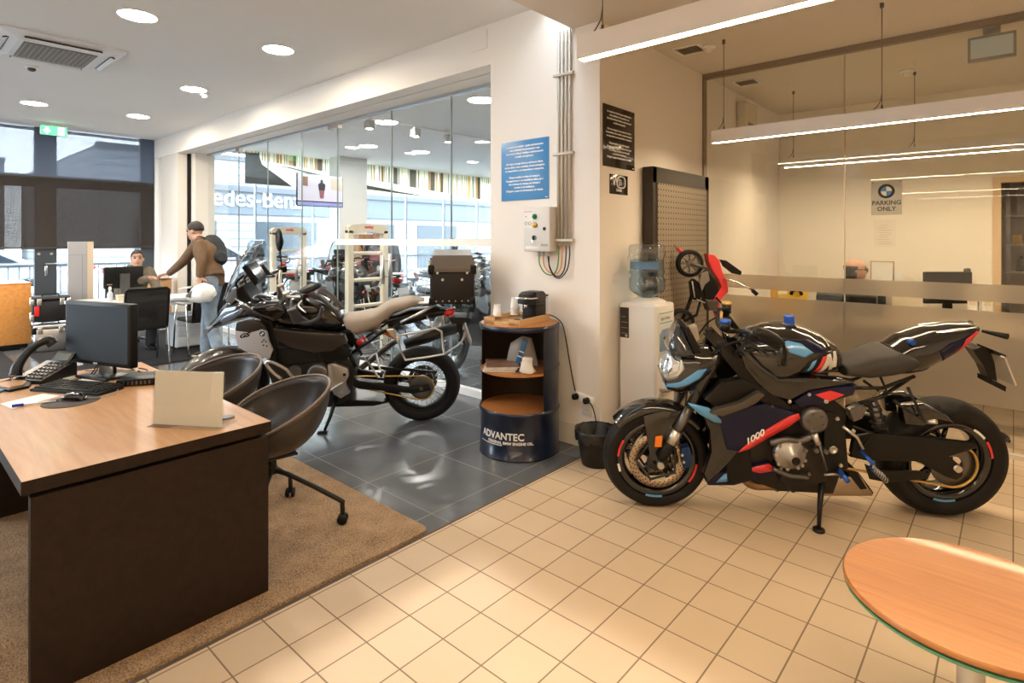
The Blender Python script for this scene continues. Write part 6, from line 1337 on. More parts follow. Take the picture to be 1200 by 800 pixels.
MB().prism(K([(-1.871,4.486,1.402),(-1.829,4.523,1.392),(-1.798,4.55,1.347),(-1.783,4.564,1.257),(-1.752,4.592,1.181),(-1.746,4.596,1.098),(-1.793,4.555,1.029),(-1.829,4.523,1.05),(-1.788,4.56,1.133),(-1.809,4.541,1.202),(-1.845,4.509,1.271),(-1.866,4.491,1.34)]), -.05, .05, 'X', bev=.006).build('fairing', mat('toy_red', (.75, .05, .05), .3), t)
MB().prism(K([(-1.84,4.514,1.043),(-1.793,4.555,1.05),(-1.793,4.555,0.946),(-1.772,4.573,0.856),(-1.798,4.55,0.849),(-1.824,4.527,0.953)]), -.04, .04, 'X', bev=.006).build('tail_fairing', mat('toy_red', (.75, .05, .05), .3), t)
MB().prism(K([(-1.907,4.454,1.229),(-1.866,4.491,1.271),(-1.814,4.537,1.174),(-1.793,4.555,1.07),(-1.834,4.518,1.036),(-1.886,4.472,1.036)]), -.045, .045, 'X', bev=.008).build('body', M_satin, t)
MB().prism(K([(-1.969,4.399,1.174),(-1.948,4.417,1.202),(-1.907,4.454,1.16),(-1.897,4.463,1.063),(-1.923,4.44,1.022),(-1.959,4.408,1.036)]), -.035, .035, 'X', bev=.006).m(M_alu).tube([(.045, *K([(-1.964,4.404,1.181)])[0]), (.045, *K([(-1.948,4.417,1.05)])[0])], .006, 6).tube([(.05, *K([(-1.938,4.427,1.036)])[0]), (.05, *K([(-1.886,4.472,1.008)])[0])], .006, 6).build('engine_block', M_black, t)
MB().prism(K([(-1.886,4.472,1.036),(-1.803,4.546,1.029),(-1.814,4.537,0.953),(-1.866,4.491,0.946)]), -.06, .06, 'X', bev=.01).build('seat', mat('toy_seat', (.07, .06, .05), .6), t)
m = MB().m(M_gun)
for s in (-.035, .035): m.tube([(s, w1[0], w1[1]), (s, K([(-1.876,4.482,1.285)])[0][0], K([(-1.876,4.482,1.285)])[0][1])], .012, 8)
m.build('fork', None, t)
MB().m(mat('toy_grey', (.22, .2, .18), .4)).prism(K([(-1.912,4.45,1.243),(-1.871,4.486,1.264),(-1.86,4.495,1.188),(-1.891,4.468,1.153),(-1.907,4.454,1.098),(-1.923,4.44,1.174)]), .04, .06, 'X', bev=.004).build('engine_cover', None, t)
MB().m(M_chrome).tube([(.03, *K([(-1.803,4.546,1.216)])[0]), (.10, *K([(-1.72,4.619,1.181)])[0]), (.14, *K([(-1.627,4.702,1.119)])[0])], .008, 8).m(M_black).tube([(.14, *K([(-1.632,4.697,1.119)])[0]), (.15, *K([(-1.606,4.72,1.084)])[0])], .016, 8).build('handlebar', None, t)
MB().prism(K([(-1.783,4.564,1.354),(-1.752,4.592,1.347),(-1.658,4.674,1.257),(-1.663,4.669,1.229),(-1.71,4.628,1.243),(-1.762,4.582,1.299)]), -.03, .03, 'X', bev=.006).build('windshield', M_satin, t)
MB().m(M_satin).tube([(0, *K([(-1.948,4.417,1.091)])[0]), (0, *K([(-1.98,4.39,0.967)])[0]), (0, w2[0], w2[1])], .016, 8).tube([(.03, *K([(-1.907,4.454,1.036)])[0]), (.03, *K([(-1.933,4.431,0.911)])[0]), (0.03, w2[0], w2[1])], .012, 8).build('swingarm', None, t)
MB().m(mat('toy_red', (.75, .05, .05), .3)).tube([(0, *K([(-2.037,4.34,1.423)])[0]), (0, *K([(-2.026,4.349,1.437)])[0])], .028, 10).m(M_alu).tube([(-.06, *K([(-2.026,4.349,1.437)])[0]), (.0, *K([(-2.011,4.362,1.382)])[0]), (.0, w1[0], w1[1])], .008, 8).m(M_steel).tube([(-.12, *K([(-2.037,4.34,1.478)])[0]), (-.02, *K([(-2.031,4.344,1.437)])[0])], .006, 6).build('hanging_hook', None, t)

# ------------------------------------------------------------------ people
M_skin = mat('skin', (.52, .29, .20), .55); M_hair = mat('hair_dark', (.016, .011, .008), .55, bump=.5, bscale=140); M_eye = mat('eye_dark', (.02, .015, .012), .2)
def capsule(m, pts, r, n=12): 
    m.tube(pts, r, n, sm=4)
    for p, q in ((pts[0], r[0]), (pts[-1], r[-1])): m.sphere(p, q, 10, 8)
    return m
def hand(m, wrist, d, up, s=1.0, curl=.5, side=1):
    # palm plus four fingers of unequal length and a thumb; d = direction of the hand, up = back of the hand
    w = V(wrist); d = V(d).normalized(); up = (V(up)-d*V(up).dot(d)).normalized(); lat = d.cross(up)*side
    R = Matrix((lat, d, up)).transposed()
    m.sphere(w+d*.05*s, 1, 10, 8, (.042*s, .055*s, .017*s), M=R)
    for k, (ln, off) in enumerate(((.070, -.030), (.080, -.010), (.075, .010), (.058, .029))):
        a = w+d*.088*s+lat*off*s; c = curl
        p1 = a+(d*math.cos(c)-up*math.sin(c))*ln*.45*s; p2 = p1+(d*math.cos(c*2)-up*math.sin(c*2))*ln*.35*s; p3 = p2+(d*math.cos(c*2.6)-up*math.sin(c*2.6))*ln*.25*s
        m.tube([a-d*.02*s, a, p1, p2, p3], [.0098*s, .0098*s, .0092*s, .0085*s, .007*s], 8)
        m.sphere(p3, .007*s, 8, 6)
    b = w+d*.03*s-lat*.035*s
    q1 = b+(d*.6-lat*.8).normalized()*.035*s-up*.01*s; q2 = q1+(d*.9-lat*.2).normalized()*.03*s-up*.008*s
    m.tube([w+d*.015*s-lat*.02*s, b, q1, q2], [.014*s, .013*s, .011*s, .009*s], 8); m.sphere(q2, .009*s, 8, 6)
def head_mesh(m, c, R, s=1.0):
    # local: x forward, y left, z up
    T = Matrix.Translation(V(c)) @ R.to_4x4()
    def sp(p, r, sc_): 
        q = T @ V(p); m.sphere(q, s, 16, 12, tuple(x*r for x in sc_), M=R)
    sp((-.012*s, 0, .030*s), 1, (.098, .077, .092)); sp((.022*s, 0, -.035*s), 1, (.072, .062, .078)); sp((.050*s, 0, -.085*s), 1, (.036, .034, .028))
    sp((.040*s, 0, .045*s), 1, (.055, .060, .045))
    m.tube([T @ V((.082*s, 0, .025*s)), T @ V((.104*s, 0, -.012*s)), T @ V((.098*s, 0, -.022*s))], [.009*s, .015*s, .013*s], 8)
    for y in (.074, -.074): sp((-.012*s, y*s, -.005*s), 1, (.020, .010, .030))
    m.tube([T @ V((-.02*s, 0, -.05*s)), T @ V((-.035*s, 0, -.15*s))], [.056*s, .060*s], 12)
    return T
def face_parts(parent, T, R, s=1.0):
    m = MB()
    for y in (.031, -.031): m.sphere(T @ V((.083*s, y*s, .012*s)), .011*s, 10, 8)
    m.build('eye', M_eye, parent)
    m = MB()
    for y in (1, -1): m.tube([T @ V((.088*s, .014*y*s, .036*s)), T @ V((.087*s, .032*y*s, .041*s)), T @ V((.074*s, .050*y*s, .034*s))], .005*s, 6)
    m.build('eyebrow', M_hair, parent)
    MB().tube([T @ V((.078*s, .026*s, -.058*s)), T @ V((.088*s, .010*s, -.055*s)), T @ V((.089*s, -.010*s, -.055*s)), T @ V((.078*s, -.026*s, -.058*s))], .006*s, 8).build('mouth', mat('lips', (.36, .13, .11), .5), parent)
def hair_cap(parent, T, R, s, mm, bald=False, back=.04):
    m = MB(); n = 24
    rings = []
    for k in range(9):
        ph = k/8*(PI*.62)
        ring = []
        for i in range(n):
            th = 2*PI*i/n; x = math.sin(ph)*math.cos(th); y = math.sin(ph)*math.sin(th); z = math.cos(ph)
            lim = -.22-.6*max(-x, 0)+.80*max(x, 0)+.10*math.sin(5*th)+.06*math.sin(11*th+1)-(.22 if .15 < x < .5 and abs(y) > .6 else 0)
            px, py, pz = -.015+.1015*x, .0795*y, .034+.096*max(z, lim)
            ring.append(T @ V((px*s, py*s, pz*s)))
        rings.append(ring)
    if bald:
        rings = []
        for k in range(6):
            z = .045-.028*k
            rings.append([T @ V((s*(-.012-.104*math.cos(a)*(1-.05*k)), s*.083*math.sin(a)*(1-.04*k), s*z)) for a in [math.radians(-98+196*i/17) for i in range(18)]])
        m.loft(rings, closed=False, cap=False); return m.build('hair', mm, parent, solid=.007*s)
    m.loft(rings, cap=False); return m.build('hair', mm, parent, solid=.006)
def fuse(o, vox=.012, it=4):
    r = o.modifiers.new('fuse', 'REMESH'); r.mode = 'VOXEL'; r.voxel_size = vox; r.use_smooth_shade = True
    q = o.modifiers.new('soft', 'SMOOTH'); q.iterations = it; q.factor = .5; return o
def figure(label, J, headR, s=1.0, top=None, legs=None, shoes=None, hair=None, bald=False, hands=(), grp=None, torso_r=(.15, .155, .165, .12), sole=None, fine=.010):
    # J: joints in world space
    base = J['base']; t = thing('person', label, 'person', base, 0, grp); off = V(base)
    G = {k: (V(v)-off) for k, v in J.items() if k != 'base'}
    hc = G['head']
    m = MB()
    T = head_mesh(m, hc, headR, s)
    chest, waist, hip, neck = G['chest'], G['waist'], G['hip'], G['neck']
    lat = (G['sh_l']-G['sh_r']).normalized(); fw_ = lat.cross(V((0, 0, 1))) * 1.0
    def torso(mm, k):
        for q, o_ in ((.5, 0), (-.5, 0)):
            mm.tube([hip+lat*.085*q*2*.9, waist+lat*.07*q*2*.8, chest+lat*.095*q*2*.8, (G['sh_l'] if q > 0 else G['sh_r'])*.55+neck*.45], [torso_r[0]*.82+k, torso_r[1]*.72+k, torso_r[2]*.72+k, torso_r[3]*.55+k], 14, sm=4)
    torso(m, -.012)
    m.tube([neck-V((0, 0, .06)), neck, hc-V((0, 0, .06))], [.062, .058, .055], 12)
    for sd in 'lr':
        capsule(m, [G['sh_'+sd], G['el_'+sd], G['wr_'+sd]], [.050, .040, .028])
        if 'kn_'+sd in G: capsule(m, [G['hp_'+sd], G['kn_'+sd], G['an_'+sd]], [.085, .056, .038])
    for (w, d, up, curl, side) in hands: hand(m, V(w)-off, d, up, 1.0, curl, side)
    fuse(m.build('body', M_skin, t), fine, 3)
    b = [c for c in t.children if c.name.startswith('body')][0]
    face_parts(t, T, headR, s)
    hair_cap(t, T, headR, s, hair or M_hair, bald)
    if top:
        m = MB(); torso(m, .02)
        m.tube([hip-V((0, 0, .10)), hip+V((0, 0, .02)), waist], [torso_r[0]*1.06, torso_r[0]*1.12, torso_r[1]*1.0], 16, flat=.85)
        m.tube([neck-V((0, 0, .05)), neck+V((0, 0, .035))], [.085, .075], 14)
        for sd in 'lr':
            w_ = G['wr_'+sd]; e_ = G['el_'+sd]; w2 = w_+(e_-w_).normalized()*.02
            capsule(m, [G['sh_'+sd], e_, w2], [.075, .062, .046])
        fuse(m.build('jacket', top, t), .014, 5)
    if legs:
        m = MB()
        for sd in 'lr':
            if 'kn_'+sd in G:
                capsule(m, [G['hp_'+sd], G['kn_'+sd], G['an_'+sd]+V((0, 0, -.01))], [.112, .082, .068])
        m.tube([hip+V((0, 0, .06)), hip-V((0, 0, .06))], [.135, .15], 16)
        fuse(m.build('trousers', legs, t), .014, 4)
    if shoes:
        for sd in 'lr':
            if 'to_'+sd in G:
                a, c = G['an_'+sd], G['to_'+sd]; d = (c-a); d.z = 0; d.normalize(); mid = (a+c)/2; zf = min(a.z, c.z)
                R = Matrix((d, V((0, 0, 1)).cross(d), V((0, 0, 1)))).transposed()
                tilt = math.atan2(a.z-.085-(c.z-.03), (c-a).length)
                q = MB(); sh = Shell([(-.09, .07), (-.05, .11), (.03, .09), (.12, .06), (.17, .03)], [(-.09, .022), (.17, .022)], [(-.09, .034), (.05, .045), (.12, .046), (.17, .02)], 2.4, 16, 16); sh.mesh(q)
                so = MB(); Shell([(-.098, .026), (.178, .026)], [(-.098, 0), (.178, .0)], [(-.098, .036), (.05, .049), (.12, .05), (.178, .022)], 5, 14, 16).mesh(so)
                M_ = Matrix.Translation(V((a.x, a.y, 0))+V((0, 0, G['ground'].z))) @ R.to_4x4()
                if tilt > .12: M_ = Matrix.Translation(V((a.x, a.y, 0))+V((0, 0, G['ground'].z))) @ R.to_4x4() @ Matrix.Translation((.12, 0, 0)) @ Matrix.Rotation(tilt*1.0, 4, 'Y') @ Matrix.Translation((-.12, 0, 0))
                for v in q.bm.verts: v.co = M_ @ v.co
                for v in so.bm.verts: v.co = M_ @ v.co
                o = q.build('shoe', shoes, t); so.build('sole', sole or shoes, o)
    return t
def rotZYX(yaw, pitch=0, roll=0): return (Matrix.Rotation(yaw, 3, 'Z') @ Matrix.Rotation(pitch, 3, 'Y') @ Matrix.Rotation(roll, 3, 'X'))
RZ = .014
# man standing, leaning in to shake hands
M_jkt = mat('jacket_brown', (.13, .072, .035), .8, bump=.3, bscale=60, noise=.2, nscale=12); M_jean = mat('jeans_blue', (.20, .25, .31), .8, noise=.35, nscale=9, bump=.2, bscale=90)
HX = (-8.42, 2.53, 1.035)
J = dict(base=(-7.6, 2.84, RZ), ground=(0, 0, RZ), head=(-7.88,2.764,1.619), neck=(-7.76,2.797,1.504), chest=(-7.68,2.814,1.369), waist=(-7.62,2.847,1.174), hip=(-7.58,2.858,1.035),
         sh_l=(-7.56,2.72,1.446), el_l=(-7.46,2.689,1.248), wr_l=(-7.44,2.662,1.062), sh_r=(-7.86,2.782,1.454), el_r=(-8.05,2.685,1.233), wr_r=(-8.33,2.605,1.065),
         hp_l=(-7.5,2.802,0.999), kn_l=(-7.52,2.81,0.561), an_l=(-7.38,2.857,0.156), to_l=(-7.5,2.753,0.056), hp_r=(-7.64,2.906,0.987), kn_r=(-7.72,2.864,0.538), an_r=(-7.74,2.841,0.124), to_r=(-7.86,2.752,0.061))
figure('standing man in brown jacket and jeans shaking hands, backpack on, white helmet in hand', J, rotZYX(PI+.62, .12), 1.0, M_jkt, M_jean, mat('shoe_dark', (.035, .025, .02), .6), mat('hair_greying', (.026, .019, .014), .55, bump=.5, bscale=140),
       hands=((J['wr_r'], (-.62, -.6, -.15), (-.2, .2, 1), .35, 1), (J['wr_l'], (.0, .1, -.95), (-1, .3, 0), .8, -1)), sole=mat('sole_tan', (.5, .38, .24), .6))
t = thing('backpack', 'black backpack on the back of the standing man', 'backpack', (-7.52,2.911,1.175), math.radians(10))
t.scale = (.86, .82, .86)
sh = Shell([(-.09, .40), (-.02, .47), (.07, .40), (.11, .18)], [(-.09, .02), (0, .0), (.08, .03), (.11, .16)], [(-.09, .13), (0, .16), (.07, .14), (.11, .09)], 2.8, 18, 20); m = MB(); sh.mesh(m)
for v in m.bm.verts: v.co.x -= (v.co.z)*.32
m.build('bag', mat('backpack_black', (.015, .016, .017), .7, bump=.3, bscale=60), t)
m = MB(); sh = Shell([(.05, .22), (.09, .25), (.14, .2)], [(.05, .05), (.09, .04), (.14, .08)], [(.05, .10), (.1, .11), (.14, .07)], 2.6, 10, 16); sh.mesh(m)
for v in m.bm.verts: v.co.x -= (v.co.z)*.32
m.build('front_pocket', mat('backpack_black', (.015, .016, .017), .7), t)
for s in (1, -1): MB().tube([(-.19, .09*s, .42), (-.30, .13*s, .44), (-.42, .14*s, .36), (-.40, .14*s, .20), (-.24, .13*s, .05)], .016, 8, sm=5, flat=.5).build('strap', mat('backpack_black', (.015, .016, .017), .7), t)
MB().tube([(-.02, -.1, .05), (.03, -.1, -.06), (.05, -.1, -.2)], .009, 6, sm=3).build('strap_end', mat('backpack_black', (.015, .016, .017), .7), t)
# white helmet
t = thing('motorcycle_helmet', 'white motorcycle helmet hanging from the standing mans hand', 'helmet', (-7.36,2.663,0.859), math.radians(222))
sh = Shell([(-.15, .02), (-.12, .10), (-.02, .135), (.08, .10), (.13, .03), (.19, -.01)], [(-.15, -.03), (-.10, -.10), (.02, -.115), (.12, -.10), (.19, -.045)], [(-.15, .05), (-.05, .12), (.06, .115), (.14, .085), (.19, .03)], 2.2, 20, 22)
sh.mesh(MB()).build('shell', mat('helmet_white', (.78, .76, .72), .25, coat=.6), t)
MB().prism([(.09, .10), (.22, .07), (.24, .055), (.12, .07)], -.10, .10, 'Y', bev=.01).build('peak', mat('helmet_white', (.78, .76, .72), .25), t)
decal(MB(), [(.06, .05), (.13, .02), (.16, -.03), (.08, -.04)], sh.y_at, .003, 1).build('visor_opening', mat('visor_shade', (.10, .09, .09), .3), t)
decal(MB(), [(.06, .05), (.13, .02), (.16, -.03), (.08, -.04)], sh.y_at, .003, -1).build('visor_opening', mat('visor_shade', (.10, .09, .09), .3), t)
MB().tube([(0, .03, -.1), (.0, .02, .02), (-.0, .0, .16), (.0, -.02, .02), (0, -.03, -.1)], .006, 6, sm=4).build('chin_strap', M_black, t)
# seated man behind the white table
M_swt = mat('sweater_olive', (.13, .105, .075), .85, bump=.2, bscale=80)
J = dict(base=(-9.3, 2.42, RZ), ground=(0, 0, RZ), head=(-9.18,2.475,1.24), neck=(-9.24, 2.44, 1.13), chest=(-9.27, 2.43, .95), waist=(-9.31, 2.42, .72), hip=(-9.33, 2.42, .56),
         sh_l=(-9.20, 2.62, 1.06), el_l=(-9.0, 2.66, .83), wr_l=(-8.86, 2.52, .79), sh_r=(-9.20, 2.26, 1.06), el_r=(-8.93, 2.30, .93), wr_r=(-8.62, 2.46, 1.0),
         hp_l=(-9.28, 2.52, .52), kn_l=(-8.88, 2.56, .52), an_l=(-8.9, 2.56, .10), to_l=(-8.70, 2.57, .04), hp_r=(-9.28, 2.32, .52), kn_r=(-8.88, 2.28, .52), an_r=(-8.9, 2.28, .10), to_r=(-8.70, 2.27, .04))
figure('seated smiling man with dark hair behind the white table, reaching out to shake hands', J, rotZYX(-.25, -.05), 1.0, M_swt, mat('trouser_dark', (.03, .03, .035), .8), M_black, M_hair,
       hands=((J['wr_r'], (.85, .32, .15), (-.1, .2, 1), .35, 1), (J['wr_l'], (.7, -.5, -.1), (0, 0, 1), .3, -1)))

# ------------------------------------------------------------------ white table at the back and around it
TX0, TX1, TY0, TY1 = -8.98, -8.32, 1.62, 3.30
t = thing('white_table', 'long white table between the seated man and the standing man', 'table', (0, 0, 0))
MB().bb((TX0, TY0, .70), (TX1, TY1, .74), .004).build('tabletop', mat('table_white', (.76, .76, .75), .35), t)
for x in (TX0+.04, TX1-.04):
    for y in (TY0+.04, TY1-.04): MB().bb((x-.025, y-.025, RZ), (x+.025, y+.025, .70)).build('leg', mat('leg_white', (.68, .69, .70), .4), t)
MB().bb((TX0+.03, TY0+.05, .64), (TX0+.05, TY1-.05, .70)).bb((TX1-.05, TY0+.05, .64), (TX1-.03, TY1-.05, .70)).build('apron', mat('leg_white', (.68, .69, .70), .4), t)
t = thing('drawer_unit', 'pale grey drawer unit under the white table', 'drawer unit', (-8.70, 2.95, RZ))
MB().bb((-.22, -.2, .03), (.20, .2, .47), .004).build('cabinet', mat('drawer_grey', (.52, .53, .55), .45), t)
for k in range(3): f = MB().bb((.20, -.19, .045+k*.14), (.215, .19, .175+k*.14), .002).build('drawer', mat('drawer_front', (.60, .60, .61), .45), t); MB().bb((.215, -.06, .155+k*.14), (.225, .06, .165+k*.14)).build('handle', M_alu, f)
t = thing('computer_monitor', 'black monitor seen from behind on the white table', 'monitor', (-8.72, (-8.72,2.196,0.85)[1], .74), math.radians(8))
MB().box((.0, 0, .28), (.04, .46, .28), bev=.012).build('casing', M_black, t)
MB().bb((.02, -.055, .012), (.045, .055, .33)).build('neck', mat('neck_grey', (.12, .12, .12), .4, .5), t)
MB().box((0, 0, .008), (.2, .26, .016), bev=.005).build('foot', mat('neck_grey', (.12, .12, .12), .4, .5), t)
MB().bb((.0205, -.20, .19), (.0215, -.14, .20)).build('brand_mark', mat('mark_tan', (.4, .28, .16), .4), t)
t = thing('spray_bottle', 'small clear bottle standing on the white table beside the monitor', 'bottle', (-8.45, (-8.45,1.983,0.753)[1], .74))
MB().lathe([(0, 0), (.03, 0), (.032, .01), (.032, .10), (.014, .13), (.014, .145)], n=20).build('body', mat('bottle_clear', (.62, .64, .70), .2, alpha=.8), t)
MB().lathe([(.016, .145), (.016, .17), (.01, .185), (0, .185)], n=16).build('cap', M_paper, t)
t = thing('storage_box', 'cream box file standing on the white table in front of the black monitor', 'box', (-8.42, (-8.42,2.195,0.738)[1], .74), 0)
MB().bb((-.05, -.15, 0), (.05, .15, .075), .003).build('box_body', mat('box_cream', (.72, .62, .48), .6), t)
MB().bb((-.052, -.152, .06), (.052, .152, .08), .003).build('lid', mat('box_cream2', (.66, .56, .43), .6), t)
t = thing('office_chair', 'black swivel chair that the seated man sits on', 'chair', (-9.36, 2.42, RZ))
MB().box((0, 0, .44), (.48, .48, .07), bev=.03).build('seat', mat('fabric_black', (.015, .015, .016), .85), t)
MB().box((-.27, 0, .78), (.06, .44, .50), bev=.025).build('backrest', mat('fabric_black', (.015, .015, .016), .85), t)
MB().cyl((0, 0, .09), (0, 0, .42), .026, n=12).box((-.25, 0, .48), (.03, .08, .2)).build('gas_lift', M_gun, t)
for k in range(5):
    a = 2*PI*k/5; MB().tube([(0, 0, .12), (.28*math.cos(a), .28*math.sin(a), .075)], [.026, .015], 8).m(M_black).cyl((.28*math.cos(a), .28*math.sin(a)-.02, .03), (.28*math.cos(a), .28*math.sin(a)+.02, .03), .03, n=14).build('leg', M_chrome, t)
def visitor_chair(x, y, rz, lab):
    # local: faces -x
    t = thing('visitor_chair', lab, 'chair', (x, y, RZ), rz, 'mesh visitor chairs')
    mm = screen_fabric('chair_mesh', (.012, .012, .013), .12)
    MB().box((0, 0, .45), (.46, .46, .05), bev=.02).build('seat', mat('fabric_black', (.015, .015, .016), .85), t)
    MB().prism([(.23, .47), (.25, .47), (.33, .92), (.31, .92)], -.22, .22, 'Y').build('backrest', mm, t)
    MB().tube([(.24, -.225, .46), (.32, -.225, .90), (.325, -.20, .925), (.325, .20, .925), (.32, .225, .90), (.24, .225, .46)], .013, 8).build('back_frame', M_black, t)
    for s in (1, -1):
        MB().tube([(.21, .26*s, .0), (.17, .26*s, .42), (.14, .26*s, .64), (.10, .26*s, .66), (-.16, .26*s, .655)], .012, 8, sm=3).build('leg', M_chrome, t)
        MB().tube([(-.24, .26*s, .0), (-.19, .26*s, .42), (-.16, .26*s, .655)], .012, 8).build('leg', M_chrome, t)
        MB().box((-.02, .26*s, .675), (.26, .045, .02), bev=.008).build('armrest', mat('armrest_grey', (.35, .36, .37), .4), t)
visitor_chair(-7.93, 2.16, 0, 'black mesh visitor chair with chrome legs, left of the standing man and his helmet')
visitor_chair(-8.10, 2.93, math.radians(4), 'black mesh visitor chair hidden partly by the standing man and his helmet')
t = thing('partition_panel', 'tall silver panel with a beech edge standing left of the black monitor', 'partition', (-9.9, 0, RZ))
MB().bb((-.06, 1.835, 0), (.0, 2.048, 1.47)).build('panel_face', mat('panel_silver', (.58, .58, .60), .35, .5), t)
MB().bb((-.06, 2.05, 0), (.0, 2.125, 1.47)).build('beech_edge', mat('beech_pale', (.70, .56, .40), .5), t)
MB().bb((-.001, 1.84, 1.28), (.004, 2.045, 1.285)).bb((-.001, 1.99, .0), (.003, 1.995, 1.28)).build('joint_line', mat('joint_grey', (.35, .35, .36), .4), t)
t = thing('wooden_cabinet', 'orange oak cabinet at the left edge by the street window', 'cabinet', (-10.24, 0, RZ))
MB().bb((-.75, .55, .06), (0, 1.485, .885)).m(M_black).bb((-.72, .58, 0), (-.03, 1.45, .06)).build('carcass', M_oak2, t)
MB().bb((-.76, .54, .885), (.006, 1.49, .90)).build('top_board', M_oak2, t)
MB().bb((0, .56, .07), (.018, 1.02, .875), .002).build('door', M_oak2, t)
MB().bb((0, 1.03, .07), (.018, 1.48, .875), .002).build('door', M_oak2, t)
t = thing('oak_cabinet', 'oak cabinet against the white corner column behind the handshake', 'cabinet', (-10.55, 3.2, RZ))
MB().bb((-.4, -.22, .05), (.0, .14, .84)).m(M_paper).bb((-.38, -.2, 0), (-.02, .12, .05)).build('carcass', wood('oak_pale', (.58, .33, .13), (.5, .27, .1), .4, 2, 'Z', 8), t)
MB().bb((0, -.215, .06), (.015, .135, .83), .002).build('door', MATS['oak_pale'], t)
MB().bb((-.41, -.23, .84), (.02, .15, .855)).build('top_board', MATS['oak_pale'], t)
t = thing('red_folder', 'red folder lying on the oak cabinet behind the handshake', 'folder', (-10.6, 3.16, .87))
MB().bb((-.15, -.12, 0), (.12, .12, .035), .004).build('cover', M_red, t); MB().bb((-.14, -.11, .006), (.123, .11, .028)).build('pages', M_paper, t)
# two luggage cases on the floor
def lug(x, y, z, d, mm, lab, red):
    t = thing('pannier_case', lab, 'case', (x, y, z), math.radians(-8))
    MB().box((0, 0, d[2]*.42), (d[0], d[1], d[2]*.84), bev=.02).build('box', mm, t)
    MB().box((0, 0, d[2]*.92), (d[0]+.008, d[1]+.008, d[2]*.16), bev=.018).build('lid', mm, t)
    m = MB()
    for sx in (-1, 1):
        for sy in (-1, 1):
            for zz in (.06, d[2]*.8): m.box((sx*d[0]/2*.97, sy*d[1]/2*.97, zz), (.05, .05, .09), bev=.012)
    m.build('corner_guard', M_satin if not red else M_alu, t)
    for sy in (-.6, .6): MB().box((d[0]/2+.008, sy*d[1]/2, d[2]*.8), (.016, .05, .09), bev=.004).build('latch', M_alu, t)
    MB().tube([(d[0]/2*.2, -.09, d[2]*1.0), (d[0]/2*.2, -.08, d[2]*1.0+.03), (d[0]/2*.2, .08, d[2]*1.0+.03), (d[0]/2*.2, .09, d[2]*1.0)], .010, 8).build('handle', M_black, t)
    if red: MB().box((d[0]/2+.006, -d[1]*.36, d[2]*.45), (.012, .05, .13), bev=.003).build('reflector', M_redlens, t)
lug(-9.85, 1.63, RZ, (.38, .36, .36), M_alu, 'silver pannier case standing on the floor, lower of the two cases', False)
lug(-9.85, 1.63, RZ+.40, (.36, .40, .33), mat('case_black', (.012, .010, .010), .5), 'black pannier case with a red reflector on top of the silver one', True)

# ------------------------------------------------------------------ next showroom contents
def gate(x, y0, w_, zt_, lab):
    t = thing('security_gate', lab, 'security gate', (x, y0, 0), 0, 'security gates')
    mg = mat('gate_cream', (.72, .64, .50), .45)
    for y in (.04, w_-.04): MB().bb((-.045, y-.04, .0), (.045, y+.04, zt_-.08), .012).build('post', mg, t)
    P = [(0, zt_-.12), (.0, zt_-.05), (.05, zt_-.015), (w_/2, zt_), (w_-.05, zt_-.015), (w_, zt_-.05), (w_, zt_-.12), (w_-.09, zt_-.13), (w_/2, zt_-.105), (.09, zt_-.13)]
    c = MB().prism(P, -.045, .045, 'X').build('crown', mg, t)
    text('lettering', 'nedap', .055, M_red, c, axes((.046, w_/2, zt_-.06), (0, 1, 0), (0, 0, 1), (1, 0, 0)), align='CENTER', extrude=.001, bold=.002)
    for z in (zt_-.38, zt_-.72, zt_-1.05): MB().bb((-.03, .07, z-.022), (.03, w_-.07, z+.022), .01).build('rung', mg, t)
    MB().bb((-.09, -.03, 0), (.09, w_+.03, .04), .008).build('base', M_gun, t)
gx = -6.25; y0, y1 = (-6.25,3.944,1.307)[1], (-6.25,4.549,1.293)[1]
gate(gx, y0, y1-y0, (-6.25,4.218,1.718)[2], 'cream security gate behind the glass, nearer one right of the windscreen bike')
gx2 = -8.7; y0, y1 = (-8.7,4.143,1.253)[1], (-8.7,4.728,1.24)[1]
gate(gx2, max(y0, 3.95), y1-max(y0, 3.95), (-8.7,4.435,1.711)[2], 'cream security gate behind the mirror of the black adventure bike')
